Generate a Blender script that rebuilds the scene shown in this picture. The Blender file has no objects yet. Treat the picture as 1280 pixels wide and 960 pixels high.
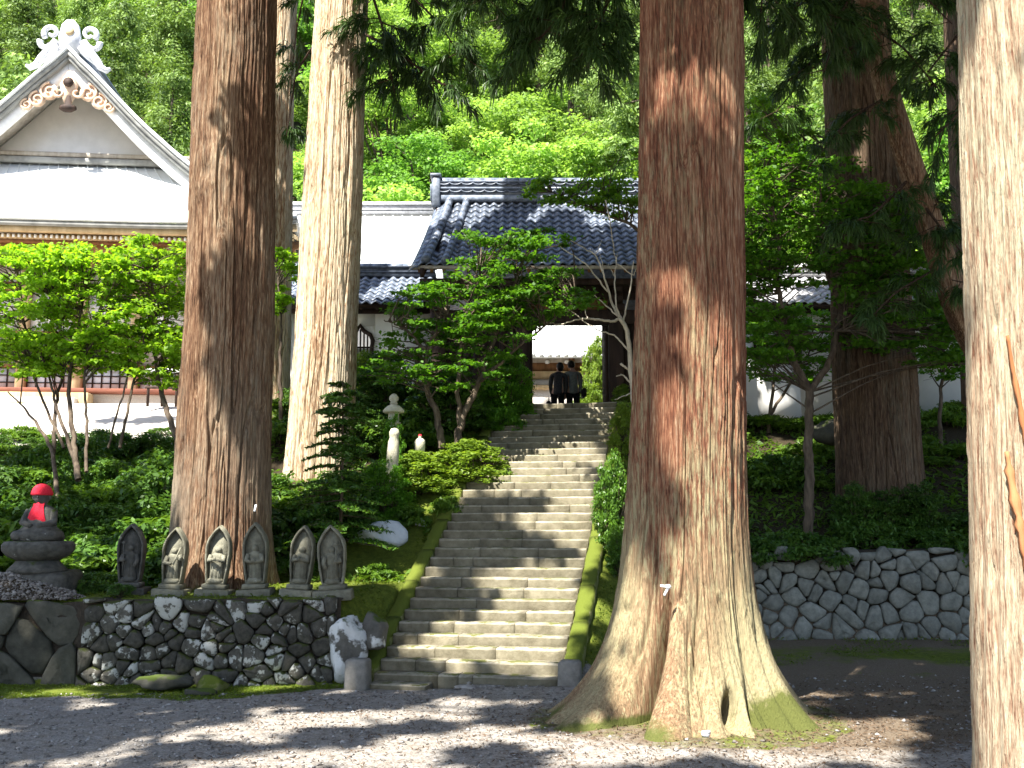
import bpy, bmesh, math, random
import numpy as np
from mathutils import Vector, Matrix

random.seed(7)
RNG = np.random.default_rng(7)
SC = bpy.context.scene
COL = SC.collection
PI = math.pi
rad = math.radians

# ------------------------------------------------------------------ camera, sky, sun, exposure
EYE = 2.0
FPX = 1300.0
PITCH = rad(7.88)
cam = bpy.data.cameras.new('camera')
cam.sensor_width = 36.0
cam.lens = 36.0 * FPX / 1280.0
cam.clip_start = 0.05
cam.clip_end = 2000.0
camo = bpy.data.objects.new('camera', cam)
COL.objects.link(camo)
camo.location = (0, 0, EYE)
camo.rotation_euler = (PI / 2 + PITCH, 0, 0)
SC.camera = camo

SUN_EL = rad(57)
SUN_AZ = rad(31)          # the sun stands behind the viewer, a little to the left
SUN = np.array([-math.sin(SUN_AZ) * math.cos(SUN_EL), -math.cos(SUN_AZ) * math.cos(SUN_EL), math.sin(SUN_EL)])
world = bpy.data.worlds.new('World')
SC.world = world
world.use_nodes = True
wn = world.node_tree
wn.nodes.clear()
sky = wn.nodes.new('ShaderNodeTexSky')
sky.sky_type = 'NISHITA'
sky.sun_disc = False
sky.sun_elevation = SUN_EL
sky.sun_rotation = math.atan2(SUN[0], SUN[1])
bg = wn.nodes.new('ShaderNodeBackground')
bg.inputs['Strength'].default_value = 0.095
wo = wn.nodes.new('ShaderNodeOutputWorld')
wn.links.new(sky.outputs['Color'], bg.inputs['Color'])
wn.links.new(bg.outputs['Background'], wo.inputs['Surface'])
sl = bpy.data.lights.new('sun', 'SUN')
sl.energy = 5.0
sl.angle = rad(0.5)
sl.color = (1.0, 0.955, 0.87)
so = bpy.data.objects.new('sun', sl)
COL.objects.link(so)
so.rotation_euler = Vector(SUN).to_track_quat('Z', 'Y').to_euler()
so.location = (0, 0, 60)
SC.view_settings.view_transform = 'Standard'
SC.view_settings.look = 'None'
SC.view_settings.exposure = 1.85
SC.view_settings.gamma = 1.0
try:
    SC.cycles.max_bounces = 6
    SC.cycles.transparent_max_bounces = 4
except Exception:
    pass


def at(px, py, Y):
    """the point at depth Y that the photograph's pixel (px, py) looks at"""
    u = (px - 640) / FPX
    v = (480 - py) / FPX
    k = Y / (math.cos(PITCH) - v * math.sin(PITCH))
    return Vector((k * u, Y, EYE + k * (math.sin(PITCH) + v * math.cos(PITCH))))


def proj(P):
    """pixel of world points (n,3)"""
    P = np.atleast_2d(P)
    d = P[:, 1] * math.cos(PITCH) + (P[:, 2] - EYE) * math.sin(PITCH)
    v = -P[:, 1] * math.sin(PITCH) + (P[:, 2] - EYE) * math.cos(PITCH)
    d = np.where(d > 0.05, d, 0.05)
    return 640 + FPX * P[:, 0] / d, 480 - FPX * v / d


# ------------------------------------------------------------------ noise
def sm(f):
    return f * f * (3 - 2 * f)


_LAT = {}


def lat(nu, seed):
    k = (nu, seed)
    if k not in _LAT:
        _LAT[k] = np.random.default_rng(seed * 977 + nu).random((nu, 256))
    return _LAT[k]


def vnoise(u, v, nu, seed):
    """value noise, u periodic with nu cells over 0..1, v in cells"""
    L = lat(nu, seed)
    x = u * nu
    i = np.floor(x).astype(int)
    j = np.floor(v).astype(int)
    f = sm(x - i)
    g = sm(v - j)
    i0 = i % nu
    i1 = (i + 1) % nu
    j0 = j % 256
    j1 = (j + 1) % 256
    return (L[i0, j0] * (1 - f) + L[i1, j0] * f) * (1 - g) + (L[i0, j1] * (1 - f) + L[i1, j1] * f) * g


def n2(x, y, seed):
    return vnoise(np.asarray(x) / 256.0 % 1.0, np.asarray(y) + 1000.0, 256, seed)


def fbm(x, y, seed, o=4):
    a = 0
    w = .5
    t = 0
    x = np.asarray(x, float)
    y = np.asarray(y, float)
    for k in range(o):
        a = a + w * n2(x, y, seed + k)
        t += w
        w *= .5
        x = x * 2.03
        y = y * 2.03
    return a / t


# ------------------------------------------------------------------ objects
def tag(o, label=None, cat=None, group=None, kind=None):
    if label:
        o['label'] = label
    if cat:
        o['category'] = cat
    if group:
        o['group'] = group
    if kind:
        o['kind'] = kind
    return o


def empty(name, loc=(0, 0, 0), rz=0, label=None, cat=None, group=None):
    o = bpy.data.objects.new(name, None)
    o.empty_display_size = 0.2
    COL.objects.link(o)
    o.location = loc
    o.rotation_euler = (0, 0, rz)
    return tag(o, label, cat, group)


def mesh_data(name, V, F, mat=None, smooth=False, attrs=None):
    """F: one array of faces, or a list of arrays with different side counts"""
    me = bpy.data.meshes.new(name)
    V = np.asarray(V, dtype=np.float32).reshape(-1, 3)
    if isinstance(F, np.ndarray):
        F = [F]
    F = [np.asarray(f, dtype=np.int32) for f in F if len(f)]
    me.vertices.add(len(V))
    me.vertices.foreach_set('co', V.ravel())
    tot = np.concatenate([np.full(len(f), f.shape[1], np.int32) for f in F])
    idx = np.concatenate([f.ravel() for f in F])
    st = np.concatenate([[0], np.cumsum(tot)[:-1]]).astype(np.int32)
    me.loops.add(len(idx))
    me.loops.foreach_set('vertex_index', idx)
    me.polygons.add(len(tot))
    me.polygons.foreach_set('loop_start', st)
    me.polygons.foreach_set('loop_total', tot)
    if smooth:
        me.polygons.foreach_set('use_smooth', np.ones(len(tot), bool))
    me.update(calc_edges=True)
    if mat:
        me.materials.append(mat)
    if attrs:
        for k, a in attrs.items():
            a = np.asarray(a, np.float32)
            if a.ndim == 1:
                at_ = me.attributes.new(k, 'FLOAT', 'POINT')
                at_.data.foreach_set('value', a)
            else:
                c4 = np.ones((len(a), 4), np.float32)
                c4[:, :3] = a
                at_ = me.attributes.new(k, 'FLOAT_COLOR', 'POINT')
                at_.data.foreach_set('color', c4.ravel())
    return me


def obj(name, me, parent=None, loc=None, rot=None, scale=None):
    o = bpy.data.objects.new(name, me)
    COL.objects.link(o)
    if parent:
        o.parent = parent
    if loc is not None:
        o.location = loc
    if rot is not None:
        o.rotation_euler = rot
    if scale is not None:
        o.scale = scale
    return o


def mk(name, geo, mat, parent=None, smooth=False, attrs=None, **k):
    return obj(name, mesh_data(name, geo[0], geo[1], mat, smooth, attrs), parent, **k)


def cat(gs):
    """join geometries (V, F or list of F)"""
    V = []
    Fs = {}
    n = 0
    for v, f in gs:
        v = np.asarray(v, float).reshape(-1, 3)
        for a in (f if isinstance(f, list) else [f]):
            a = np.asarray(a)
            if len(a):
                Fs.setdefault(a.shape[1], []).append(a + n)
        V.append(v)
        n += len(v)
    return np.concatenate(V), [np.concatenate(x) for x in Fs.values()]


def xf(geo, loc=(0, 0, 0), rz=0, scale=1.0, rx=0, ry=0):
    V = np.asarray(geo[0], float) * np.asarray(scale)
    M = np.array((Matrix.Rotation(rz, 3, 'Z') @ Matrix.Rotation(ry, 3, 'Y') @ Matrix.Rotation(rx, 3, 'X')))
    return V @ M.T + np.asarray(loc, float), geo[1]


BOXF = np.array([[0, 3, 2, 1], [4, 5, 6, 7], [0, 1, 5, 4], [1, 2, 6, 5], [2, 3, 7, 6], [3, 0, 4, 7]])


def box(x0, x1, y0, y1, z0, z1):
    return np.array([[x0, y0, z0], [x1, y0, z0], [x1, y1, z0], [x0, y1, z0],
                     [x0, y0, z1], [x1, y0, z1], [x1, y1, z1], [x0, y1, z1]], float), BOXF


def cbox(x, y, z, sx, sy, sz):
    return box(x - sx / 2, x + sx / 2, y - sy / 2, y + sy / 2, z, z + sz)


def bbox(x0, x1, y0, y1, z0, z1, b=0.02):
    """box with every edge chamfered"""
    bm = bmesh.new()
    bmesh.ops.create_cube(bm, size=1)
    bmesh.ops.scale(bm, vec=(x1 - x0, y1 - y0, z1 - z0), verts=bm.verts)
    bmesh.ops.translate(bm, vec=((x0 + x1) / 2, (y0 + y1) / 2, (z0 + z1) / 2), verts=bm.verts)
    bmesh.ops.bevel(bm, geom=list(bm.edges), offset=b, segments=1, profile=.5, affect='EDGES')
    return frombm(bm)


def frombm(bm):
    bm.verts.index_update()
    V = np.array([v.co[:] for v in bm.verts])
    D = {}
    for f in bm.faces:
        D.setdefault(len(f.verts), []).append([v.index for v in f.verts])
    bm.free()
    return V, [np.array(x) for x in D.values()]


def bar(p, q, w, h=None, up=(0, 0, 1)):
    """a square bar from p to q"""
    h = h or w
    p = np.array(p, float)
    q = np.array(q, float)
    d = q - p
    d /= np.linalg.norm(d)
    up = np.array(up, float)
    a = np.cross(d, up)
    if np.linalg.norm(a) < 1e-4:
        a = np.cross(d, (1, 0, 0))
    a /= np.linalg.norm(a)
    b = np.cross(a, d)
    V = []
    for e in (p, q):
        for s, t in ((-1, -1), (1, -1), (1, 1), (-1, 1)):
            V.append(e + a * s * w / 2 + b * t * h / 2)
    return np.array(V), np.array([[0, 1, 2, 3], [7, 6, 5, 4], [0, 4, 5, 1], [1, 5, 6, 2], [2, 6, 7, 3], [3, 7, 4, 0]])


def tube(pts, r, n=8, cap=True):
    P = np.array(pts, float)
    m = len(P)
    r = np.broadcast_to(np.asarray(r, float), (m,)) if np.ndim(r) < 2 else r
    T = np.gradient(P, axis=0)
    T /= np.linalg.norm(T, axis=1)[:, None] + 1e-9
    a = np.cross(T[0], (0.3, 0.2, 1) if abs(T[0][2]) < .9 else (1, 0, 0.1))
    V = []
    th = np.arange(n) * 2 * PI / n
    for i in range(m):
        a = a - T[i] * np.dot(a, T[i])
        a /= np.linalg.norm(a) + 1e-9
        b = np.cross(T[i], a)
        V.append(P[i] + r[i] * (np.cos(th)[:, None] * a + np.sin(th)[:, None] * b))
    V = np.concatenate(V)
    i, j = np.meshgrid(np.arange(m - 1), np.arange(n), indexing='ij')
    j2 = (j + 1) % n
    F = [np.stack([i * n + j, i * n + j2, (i + 1) * n + j2, (i + 1) * n + j], -1).reshape(-1, 4)]
    if cap:
        F.append(np.array([list(range(n))[::-1], [(m - 1) * n + k for k in range(n)]]))
    return V, F


def loft(rings, cap=True):
    """rings: list of (k,3) arrays of equal length, closed sections"""
    R = [np.asarray(r, float) for r in rings]
    n = len(R[0])
    m = len(R)
    i, j = np.meshgrid(np.arange(m - 1), np.arange(n), indexing='ij')
    j2 = (j + 1) % n
    F = [np.stack([i * n + j, i * n + j2, (i + 1) * n + j2, (i + 1) * n + j], -1).reshape(-1, 4)]
    if cap:
        F.append(np.array([list(range(n))[::-1], [(m - 1) * n + k for k in range(n)]]))
    return np.concatenate(R), F


def lathe(prof, n=20, mod=None, sx=1, sy=1):
    """prof: list of (r, z)"""
    th = np.arange(n) * 2 * PI / n
    rings = []
    for k, (r, z) in enumerate(prof):
        f = mod(th, k) if mod else 1.0
        rings.append(np.stack([r * f * np.cos(th) * sx, r * f * np.sin(th) * sy, np.full(n, z)], -1))
    return loft(rings)


def prism(poly, y0, y1):
    """outline in x,z pushed from y0 to y1"""
    p = np.asarray(poly, float)
    n = len(p)
    V = np.concatenate([np.stack([p[:, 0], np.full(n, y), p[:, 1]], -1) for y in (y0, y1)])
    k = np.arange(n)
    k2 = (k + 1) % n
    return V, [np.stack([k, k2, k2 + n, k + n], -1), np.array([list(range(n))[::-1]]), np.array([[i + n for i in range(n)]])]


def grid_faces(nx, ny):
    i, j = np.meshgrid(np.arange(nx - 1), np.arange(ny - 1), indexing='ij')
    return np.stack([i * ny + j, (i + 1) * ny + j, (i + 1) * ny + j + 1, i * ny + j + 1], -1).reshape(-1, 4)


def sheet(P, th):
    """P (nx, ny, 3) surface given a thickness th downwards (closed slab)"""
    nx, ny = P.shape[:2]
    A = P.reshape(-1, 3)
    B = A - np.array([0, 0, th])
    n = len(A)
    F = grid_faces(nx, ny)
    top = F
    bot = F[:, ::-1] + n
    side = []
    def edge(idx):
        for a, b in zip(idx[:-1], idx[1:]):
            side.append([a, b, b + n, a + n])
    ids = np.arange(n).reshape(nx, ny)
    edge(list(ids[:, 0])[::-1])
    edge(list(ids[-1, :])[::-1])
    edge(list(ids[:, -1]))
    edge(list(ids[0, :]))
    return np.concatenate([A, B]), np.concatenate([top, bot, np.array(side)])


# ------------------------------------------------------------------ materials
def nodes(name):
    m = bpy.data.materials.new(name)
    m.use_nodes = True
    nt = m.node_tree
    nt.nodes.clear()
    out = nt.nodes.new('ShaderNodeOutputMaterial')
    return m, nt, out


def N(nt, t, **k):
    n = nt.nodes.new('ShaderNode' + t)
    for a, b in k.items():
        setattr(n, a, b)
    return n


def L(nt, a, b):
    nt.links.new(a, b)


def ramp(nt, stops, fac, mode='LINEAR'):
    r = N(nt, 'ValToRGB')
    r.color_ramp.interpolation = mode
    e = r.color_ramp.elements
    while len(e) > 1:
        e.remove(e[0])
    for i, (p, c) in enumerate(stops):
        x = e[0] if i == 0 else e.new(p)
        x.position = p
        x.color = (c[0], c[1], c[2], 1) if len(c) == 3 else c
    L(nt, fac, r.inputs['Fac'])
    return r.outputs['Color']


def mixc(nt, fac, a, b, mode='MIX'):
    m = N(nt, 'Mix', data_type='RGBA', blend_type=mode)
    for sock, v in ((m.inputs[0], fac), (m.inputs[6], a), (m.inputs[7], b)):
        if isinstance(v, (int, float)):
            sock.default_value = v
        elif isinstance(v, tuple):
            sock.default_value = (*v, 1)
        else:
            L(nt, v, sock)
    return m.outputs[2]


def mth(nt, op, a, b=0.0, clamp=False):
    m = N(nt, 'Math', operation=op, use_clamp=clamp)
    for i, v in enumerate((a, b)):
        if isinstance(v, (int, float)):
            m.inputs[i].default_value = v
        else:
            L(nt, v, m.inputs[i])
    return m.outputs[0]


def coords(nt, stretch=(1, 1, 1), rnd=True):
    tc = N(nt, 'TexCoord')
    mp = N(nt, 'Mapping')
    L(nt, tc.outputs['Object'], mp.inputs['Vector'])
    mp.inputs['Scale'].default_value = stretch
    if rnd:
        oi = N(nt, 'ObjectInfo')
        cx = N(nt, 'CombineXYZ')
        s = mth(nt, 'MULTIPLY', oi.outputs['Random'], 37.0)
        L(nt, s, cx.inputs[0])
        L(nt, s, cx.inputs[1])
        L(nt, cx.outputs[0], mp.inputs['Location'])
    return mp.outputs['Vector']


def noise(nt, vec, scale, detail=4, rough=.55):
    n = N(nt, 'TexNoise')
    n.inputs['Scale'].default_value = scale
    n.inputs['Detail'].default_value = detail
    n.inputs['Roughness'].default_value = rough
    L(nt, vec, n.inputs['Vector'])
    return n.outputs['Fac']


def bump(nt, h, strength, dist=.02, prev=None):
    b = N(nt, 'Bump')
    b.inputs['Strength'].default_value = strength
    b.inputs['Distance'].default_value = dist
    L(nt, h, b.inputs['Height'])
    if prev is not None:
        L(nt, prev, b.inputs['Normal'])
    return b.outputs['Normal']


def bsdf(nt, out, colr, rough=.8, normal=None, metal=0, spec=.3):
    p = N(nt, 'BsdfPrincipled')
    if isinstance(colr, tuple):
        p.inputs['Base Color'].default_value = (*colr, 1)
    else:
        L(nt, colr, p.inputs['Base Color'])
    if isinstance(rough, (int, float)):
        p.inputs['Roughness'].default_value = rough
    else:
        L(nt, rough, p.inputs['Roughness'])
    p.inputs['Metallic'].default_value = metal
    p.inputs['Specular IOR Level'].default_value = spec
    if normal is not None:
        L(nt, normal, p.inputs['Normal'])
    L(nt, p.outputs[0], out.inputs['Surface'])
    return p


def simple(name, c1, c2, scale=6, stretch=(1, 1, 1), rough=.8, bscale=30, bstr=.3, bdist=.01, metal=0, spec=.3, var=.0, lo=.35, hi=.65):
    m, nt, out = nodes(name)
    v = coords(nt, stretch)
    f = noise(nt, v, scale)
    c = ramp(nt, [(lo, c1), (hi, c2)], f)
    if var:
        oi = N(nt, 'ObjectInfo')
        k = mth(nt, 'ADD', mth(nt, 'MULTIPLY', oi.outputs['Random'], var), 1 - var / 2)
        cc = N(nt, 'CombineXYZ')
        for i in range(3):
            L(nt, k, cc.inputs[i])
        c = mixc(nt, 1.0, c, cc.outputs[0], 'MULTIPLY')
    nb = bump(nt, noise(nt, v, bscale, 6), bstr, bdist)
    bsdf(nt, out, c, rough, nb, metal, spec)
    return m


def leafmat(name, dark, bright, trans=.45, tcol=None, rough=.45, spec=.25, var=.3):
    """leaf with its own tone (attribute 'tone'), some light coming through"""
    m, nt, out = nodes(name)
    a = N(nt, 'Attribute', attribute_name='tone')
    c = ramp(nt, [(0.0, dark), (1.0, bright)], a.outputs['Fac'])
    oi = N(nt, 'ObjectInfo')
    k = mth(nt, 'ADD', mth(nt, 'MULTIPLY', oi.outputs['Random'], var), 1 - var / 2)
    cc = N(nt, 'CombineXYZ')
    for i in range(3):
        L(nt, k, cc.inputs[i])
    c = mixc(nt, 1.0, c, cc.outputs[0], 'MULTIPLY')
    p = N(nt, 'BsdfPrincipled')
    L(nt, c, p.inputs['Base Color'])
    p.inputs['Roughness'].default_value = rough
    p.inputs['Specular IOR Level'].default_value = spec
    t = N(nt, 'BsdfTranslucent')
    tc = mixc(nt, 1.0, c, tcol or (1.5, 1.45, .55), 'MULTIPLY')
    L(nt, tc, t.inputs['Color'])
    ms = N(nt, 'MixShader')
    ms.inputs[0].default_value = trans
    L(nt, p.outputs[0], ms.inputs[1])
    L(nt, t.outputs[0], ms.inputs[2])
    L(nt, ms.outputs[0], out.inputs['Surface'])
    return m


def barkmat(name, stops, moss=(.09, .12, .02), grey=(.2, .2, .15), greyamt=.5):
    """fibrous bark: attribute 'bark' carries strip tone, patch and moss masks"""
    m, nt, out = nodes(name)
    a = N(nt, 'Attribute', attribute_name='bark')
    sp = N(nt, 'SeparateColor')
    L(nt, a.outputs['Color'], sp.inputs[0])
    v = coords(nt, (1, 1, .06), False)
    fine = noise(nt, v, 45, 5, .7)
    fleck = noise(nt, coords(nt, (1, 1, .10), False), 70, 3, .6)
    tone = mth(nt, 'ADD', mth(nt, 'MULTIPLY', sp.outputs[0], .42), mth(nt, 'MULTIPLY', mth(nt, 'SUBTRACT', fine, .5), 1.5))
    tone = mth(nt, 'ADD', tone, mth(nt, 'ADD', mth(nt, 'MULTIPLY', mth(nt, 'SUBTRACT', fleck, .5), 1.0), .27))
    c = ramp(nt, stops, tone)
    v2 = coords(nt, (1, 1, .14), False)
    g = ramp(nt, [(.45, (0, 0, 0)), (.68, (1, 1, 1))], mth(nt, 'ADD', noise(nt, v2, 26, 5, .75), mth(nt, 'MULTIPLY', mth(nt, 'SUBTRACT', noise(nt, coords(nt, (1, 1, .4), False), 2.2, 3), .5), .35)))
    g = mth(nt, 'MULTIPLY', mth(nt, 'MULTIPLY', g, sp.outputs[1]), greyamt, True)
    g = mth(nt, 'MAXIMUM', g, mth(nt, 'MULTIPLY', mth(nt, 'SUBTRACT', sp.outputs[1], .95), 1.1, True))
    gc = ramp(nt, [(.25, (grey[0] * .45, grey[1] * .4, grey[2] * .36)), (.5, grey), (.8, tuple(q * 1.2 for q in grey))], fine)
    c = mixc(nt, g, c, gc)
    v3 = coords(nt, (1, 1, 1), False)
    mf = ramp(nt, [(.42, (0, 0, 0)), (.58, (1, 1, 1))], mth(nt, 'ADD', mth(nt, 'MULTIPLY', sp.outputs[2], .9), mth(nt, 'MULTIPLY', mth(nt, 'SUBTRACT', noise(nt, v3, 7, 6, .7), .5), .5)))
    c = mixc(nt, mf, c, moss)
    nb = bump(nt, fine, .9, .03)
    nb = bump(nt, fleck, .8, .012, nb)
    nb = bump(nt, noise(nt, coords(nt, (1, 1, .12), False), 130, 4, .7), .4, .004, nb)
    bsdf(nt, out, c, .9, nb, 0, .15)
    return m


def stonemat(name, base, base2, lichen=(.55, .55, .5), lich=.55, moss=(.06, .085, .015), mossamt=.5, scale=9, var=.5, riser_shade=False, lvar=.16):
    m, nt, out = nodes(name)
    v = coords(nt, (1, 1, 1))
    c = ramp(nt, [(.3, base), (.7, base2)], noise(nt, v, scale * .8, 6, .65))
    oi = N(nt, 'ObjectInfo')
    k = mth(nt, 'ADD', mth(nt, 'MULTIPLY', oi.outputs['Random'], var), 1 - var / 2)
    cc = N(nt, 'CombineXYZ')
    for i in range(3):
        L(nt, k, cc.inputs[i])
    c = mixc(nt, 1.0, c, cc.outputs[0], 'MULTIPLY')
    if lich > 0:
        th = mth(nt, 'ADD', noise(nt, v, scale * .45, 5, .62), mth(nt, 'MULTIPLY', mth(nt, 'SUBTRACT', oi.outputs['Random'], .5), lvar))
        lf = ramp(nt, [(1 - lich, (0, 0, 0)), (1 - lich + .05, (1, 1, 1))], th)
        c = mixc(nt, lf, c, lichen)
    if riser_shade:
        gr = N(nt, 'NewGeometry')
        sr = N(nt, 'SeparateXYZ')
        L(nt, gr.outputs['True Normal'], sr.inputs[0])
        up_ = ramp(nt, [(.2, (.62, .6, .52)), (.6, (1.12, 1.1, 1.06))], sr.outputs[2])  # upright faces darkened and tops lightened in the colour, standing in for high sun
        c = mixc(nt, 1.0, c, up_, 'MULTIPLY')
    if mossamt > 0:
        ge = N(nt, 'NewGeometry')
        sx = N(nt, 'SeparateXYZ')
        L(nt, ge.outputs['Normal'], sx.inputs[0])
        q = mth(nt, 'ADD', mth(nt, 'MULTIPLY', sx.outputs[2], .35), noise(nt, v, scale * .5, 6, .7))
        mf = ramp(nt, [(1.02 - mossamt * .5, (0, 0, 0)), (1.1 - mossamt * .5, (1, 1, 1))], q)
        c = mixc(nt, mf, c, moss)
    nb = bump(nt, noise(nt, v, scale * 3, 8, .7), .6, .03)
    nb = bump(nt, noise(nt, v, scale * 16, 4, .7), .35, .006, nb)
    bsdf(nt, out, c, .9, nb, 0, .2)
    return m


MAT = {}
B = MAT
B['bark_center'] = barkmat('bark_reddish', [(.12, (.045, .02, .013)), (.42, (.15, .058, .033)), (.62, (.25, .118, .066)), (.9, (.38, .26, .17))], grey=(.33, .285, .165), greyamt=1.35, moss=(.10, .11, .03))
B['bark_brown'] = barkmat('bark_dark_brown', [(.12, (.045, .023, .014)), (.40, (.125, .064, .036)), (.62, (.23, .14, .082)), (.9, (.42, .32, .21))], grey=(.26, .22, .16), greyamt=.7)
B['bark_pale'] = barkmat('bark_pale', [(.14, (.11, .05, .028)), (.34, (.31, .19, .105)), (.52, (.52, .42, .29)), (.9, (.62, .55, .42))], grey=(.45, .41, .28), greyamt=.8)
B['bark_right'] = barkmat('bark_flaking', [(.08, (.14, .06, .035)), (.26, (.27, .17, .11)), (.5, (.40, .32, .22)), (.85, (.52, .46, .34))], grey=(.40, .40, .28), greyamt=1.5)
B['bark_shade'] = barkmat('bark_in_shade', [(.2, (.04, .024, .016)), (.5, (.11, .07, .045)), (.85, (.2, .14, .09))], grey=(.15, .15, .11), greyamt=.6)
B['twig'] = simple('twig_bark', (.05, .035, .025), (.13, .1, .07), 14, (1, 1, .3), .9)
B['pale_twig'] = simple('bleached_wood', (.42, .36, .28), (.62, .55, .45), 14, (1, 1, .3), .85)
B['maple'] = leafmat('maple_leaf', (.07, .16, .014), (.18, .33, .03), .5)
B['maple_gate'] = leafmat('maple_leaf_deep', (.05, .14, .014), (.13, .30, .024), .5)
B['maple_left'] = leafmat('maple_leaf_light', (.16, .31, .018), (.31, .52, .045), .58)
B['shrub'] = leafmat('shrub_leaf', (.03, .08, .014), (.10, .195, .03), .34, rough=.38)
B['shrub_light'] = leafmat('azalea_leaf', (.10, .18, .02), (.24, .34, .05), .45)
B['hedge'] = leafmat('hedge_leaf', (.05, .12, .014), (.13, .26, .03), .4, rough=.35, spec=.4)
B['fern'] = leafmat('fern_leaf', (.045, .10, .014), (.14, .25, .03), .42)
B['cedar'] = leafmat('cedar_needles', (.022, .05, .014), (.06, .11, .026), .22, (1.2, 1.3, .6))
B['wood_a'] = leafmat('hill_leaf_fresh', (.10, .18, .028), (.35, .51, .14), .45, (1.35, 1.42, .68), rough=.5, spec=.2, var=.65)
B['wood_b'] = leafmat('hill_leaf_mid', (.06, .14, .025), (.23, .42, .09), .45, (1.3, 1.42, .65), rough=.5, spec=.2, var=.65)
B['wood_c'] = leafmat('hill_cedar', (.055, .105, .025), (.24, .35, .09), .28, (1.3, 1.35, .6), rough=.5, spec=.2, var=.65)
B['grass'] = leafmat('moss_grass', (.06, .10, .012), (.16, .22, .025), .4)
B['step'] = stonemat('worn_step_stone', (.17, .152, .112), (.36, .33, .265), lich=.0, moss=(.12, .125, .04), mossamt=.42, scale=7, var=.3, riser_shade=True)
B['kerb'] = stonemat('mossy_kerb_stone', (.12, .14, .03), (.22, .21, .1), lich=0, moss=(.10, .125, .016), mossamt=.92, scale=7, var=.25)
B['wall_left'] = stonemat('lichened_wall_stone', (.045, .043, .035), (.13, .12, .1), lichen=(.46, .46, .42), lich=.44, moss=(.05, .06, .015), mossamt=.66, scale=17, var=.6, lvar=.26)
B['wall_right'] = stonemat('grey_wall_stone', (.14, .145, .125), (.28, .28, .245), lich=.26, lichen=(.36, .36, .33), mossamt=.25, scale=12, var=.35)
B['boulder'] = stonemat('boulder_rock', (.07, .065, .055), (.17, .16, .14), lichen=(.62, .62, .6), lich=.52, mossamt=.5, scale=5, var=.2)
B['white_rock'] = stonemat('pale_blue_rock', (.5, .53, .58), (.68, .7, .74), lich=0, mossamt=.0, scale=6, var=.1)
B['dark_block'] = stonemat('dark_stone_block', (.035, .035, .026), (.1, .095, .075), lich=.2, lichen=(.25, .25, .22), mossamt=.5, scale=5, var=.4)
B['stele'] = stonemat('carved_stone', (.12, .115, .085), (.25, .24, .18), lichen=(.4, .4, .34), lich=.28, moss=(.09, .1, .035), mossamt=.3, scale=14, var=.35)
B['statue_dark'] = stonemat('weathered_dark_stone', (.05, .05, .045), (.14, .135, .12), lichen=(.36, .36, .33), lich=.33, mossamt=.35, scale=12, var=.2)
B['lantern'] = stonemat('pale_lantern_stone', (.4, .38, .28), (.58, .55, .42), lich=.0, mossamt=.15, scale=12, var=.2)
B['pebble'] = stonemat('pebble_stone', (.22, .2, .18), (.44, .41, .38), lich=.3, mossamt=0, scale=20, var=.3)
B['post'] = stonemat('kerb_post_stone', (.16, .15, .13), (.3, .28, .25), lich=.25, lichen=(.4, .38, .36), mossamt=.2, scale=10, var=.3)
B['earth'] = simple('dark_earth', (.03, .022, .014), (.06, .045, .028), 5, bstr=.8, bdist=.05)
B['tile'] = simple('blue_grey_roof_tile', (.085, .105, .14), (.2, .23, .29), 9, rough=.38, bscale=40, bstr=.15, spec=.5, var=.5)
B['tile_pale'] = simple('pale_roof_tile', (.3, .3, .31), (.48, .48, .5), 9, rough=.45, bscale=40, bstr=.15, spec=.4)
B['metal_roof'] = simple('pale_sheet_roof', (.62, .64, .63), (.74, .76, .75), 1.2, rough=.5, bscale=3, bstr=.06, spec=.4)
B['metal_side'] = simple('grey_roof_edge', (.2, .2, .19), (.33, .33, .31), 3, (1, 1, 1), rough=.6, bstr=.1)
B['plaster'] = simple('white_plaster', (.8, .79, .76), (.87, .86, .83), 2.5, rough=.9, bscale=40, bstr=.08)
B['timber_dark'] = simple('dark_gate_timber', (.022, .013, .01), (.055, .032, .023), 6, (1, 1, .15), .75, bstr=.3)
B['timber_brown'] = simple('brown_timber', (.16, .075, .03), (.3, .15, .065), 6, (1, 1, .2), .75, bstr=.3)
B['timber_red'] = simple('reddish_sill_timber', (.12, .04, .025), (.22, .08, .05), 6, (.2, 1, 1), .75, bstr=.3)
B['timber_grey'] = simple('weathered_grey_timber', (.3, .26, .21), (.45, .4, .34), 6, (1, 1, .2), .8, bstr=.3)
B['timber_ochre'] = simple('ochre_timber', (.42, .3, .16), (.58, .44, .26), 6, (1, 1, .2), .75, bstr=.2)
B['ochre_paint'] = simple('faded_ochre_carving', (.58, .40, .28), (.70, .54, .40), 8, rough=.8, bstr=.2)
B['white_paint'] = simple('white_paint', (.75, .74, .72), (.82, .81, .79), 8, rough=.7, bstr=.05)
B['paper'] = simple('shoji_paper', (.66, .66, .66), (.76, .76, .76), 3, rough=.9, bstr=.03)
B['ridge_white'] = simple('pale_glazed_ornament', (.55, .56, .6), (.7, .71, .74), 6, rough=.5, bstr=.15)
B['red_cloth'] = simple('red_cloth', (.55, .012, .03), (.75, .03, .06), 60, rough=.9, bscale=260, bstr=.7, bdist=.003)
B['jacket_dark'] = simple('charcoal_jacket', (.045, .045, .047), (.075, .075, .078), 25, rough=.85, bscale=60, bstr=.4)
B['jacket_grey'] = simple('grey_jacket', (.16, .18, .17), (.24, .26, .245), 25, rough=.85, bscale=60, bstr=.4)
B['trousers'] = simple('dark_trousers', (.008, .008, .01), (.02, .02, .024), 25, rough=.85, bscale=60, bstr=.3)
B['skin'] = simple('skin', (.4, .24, .17), (.47, .29, .21), 10, rough=.55, bstr=.05)
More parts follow.
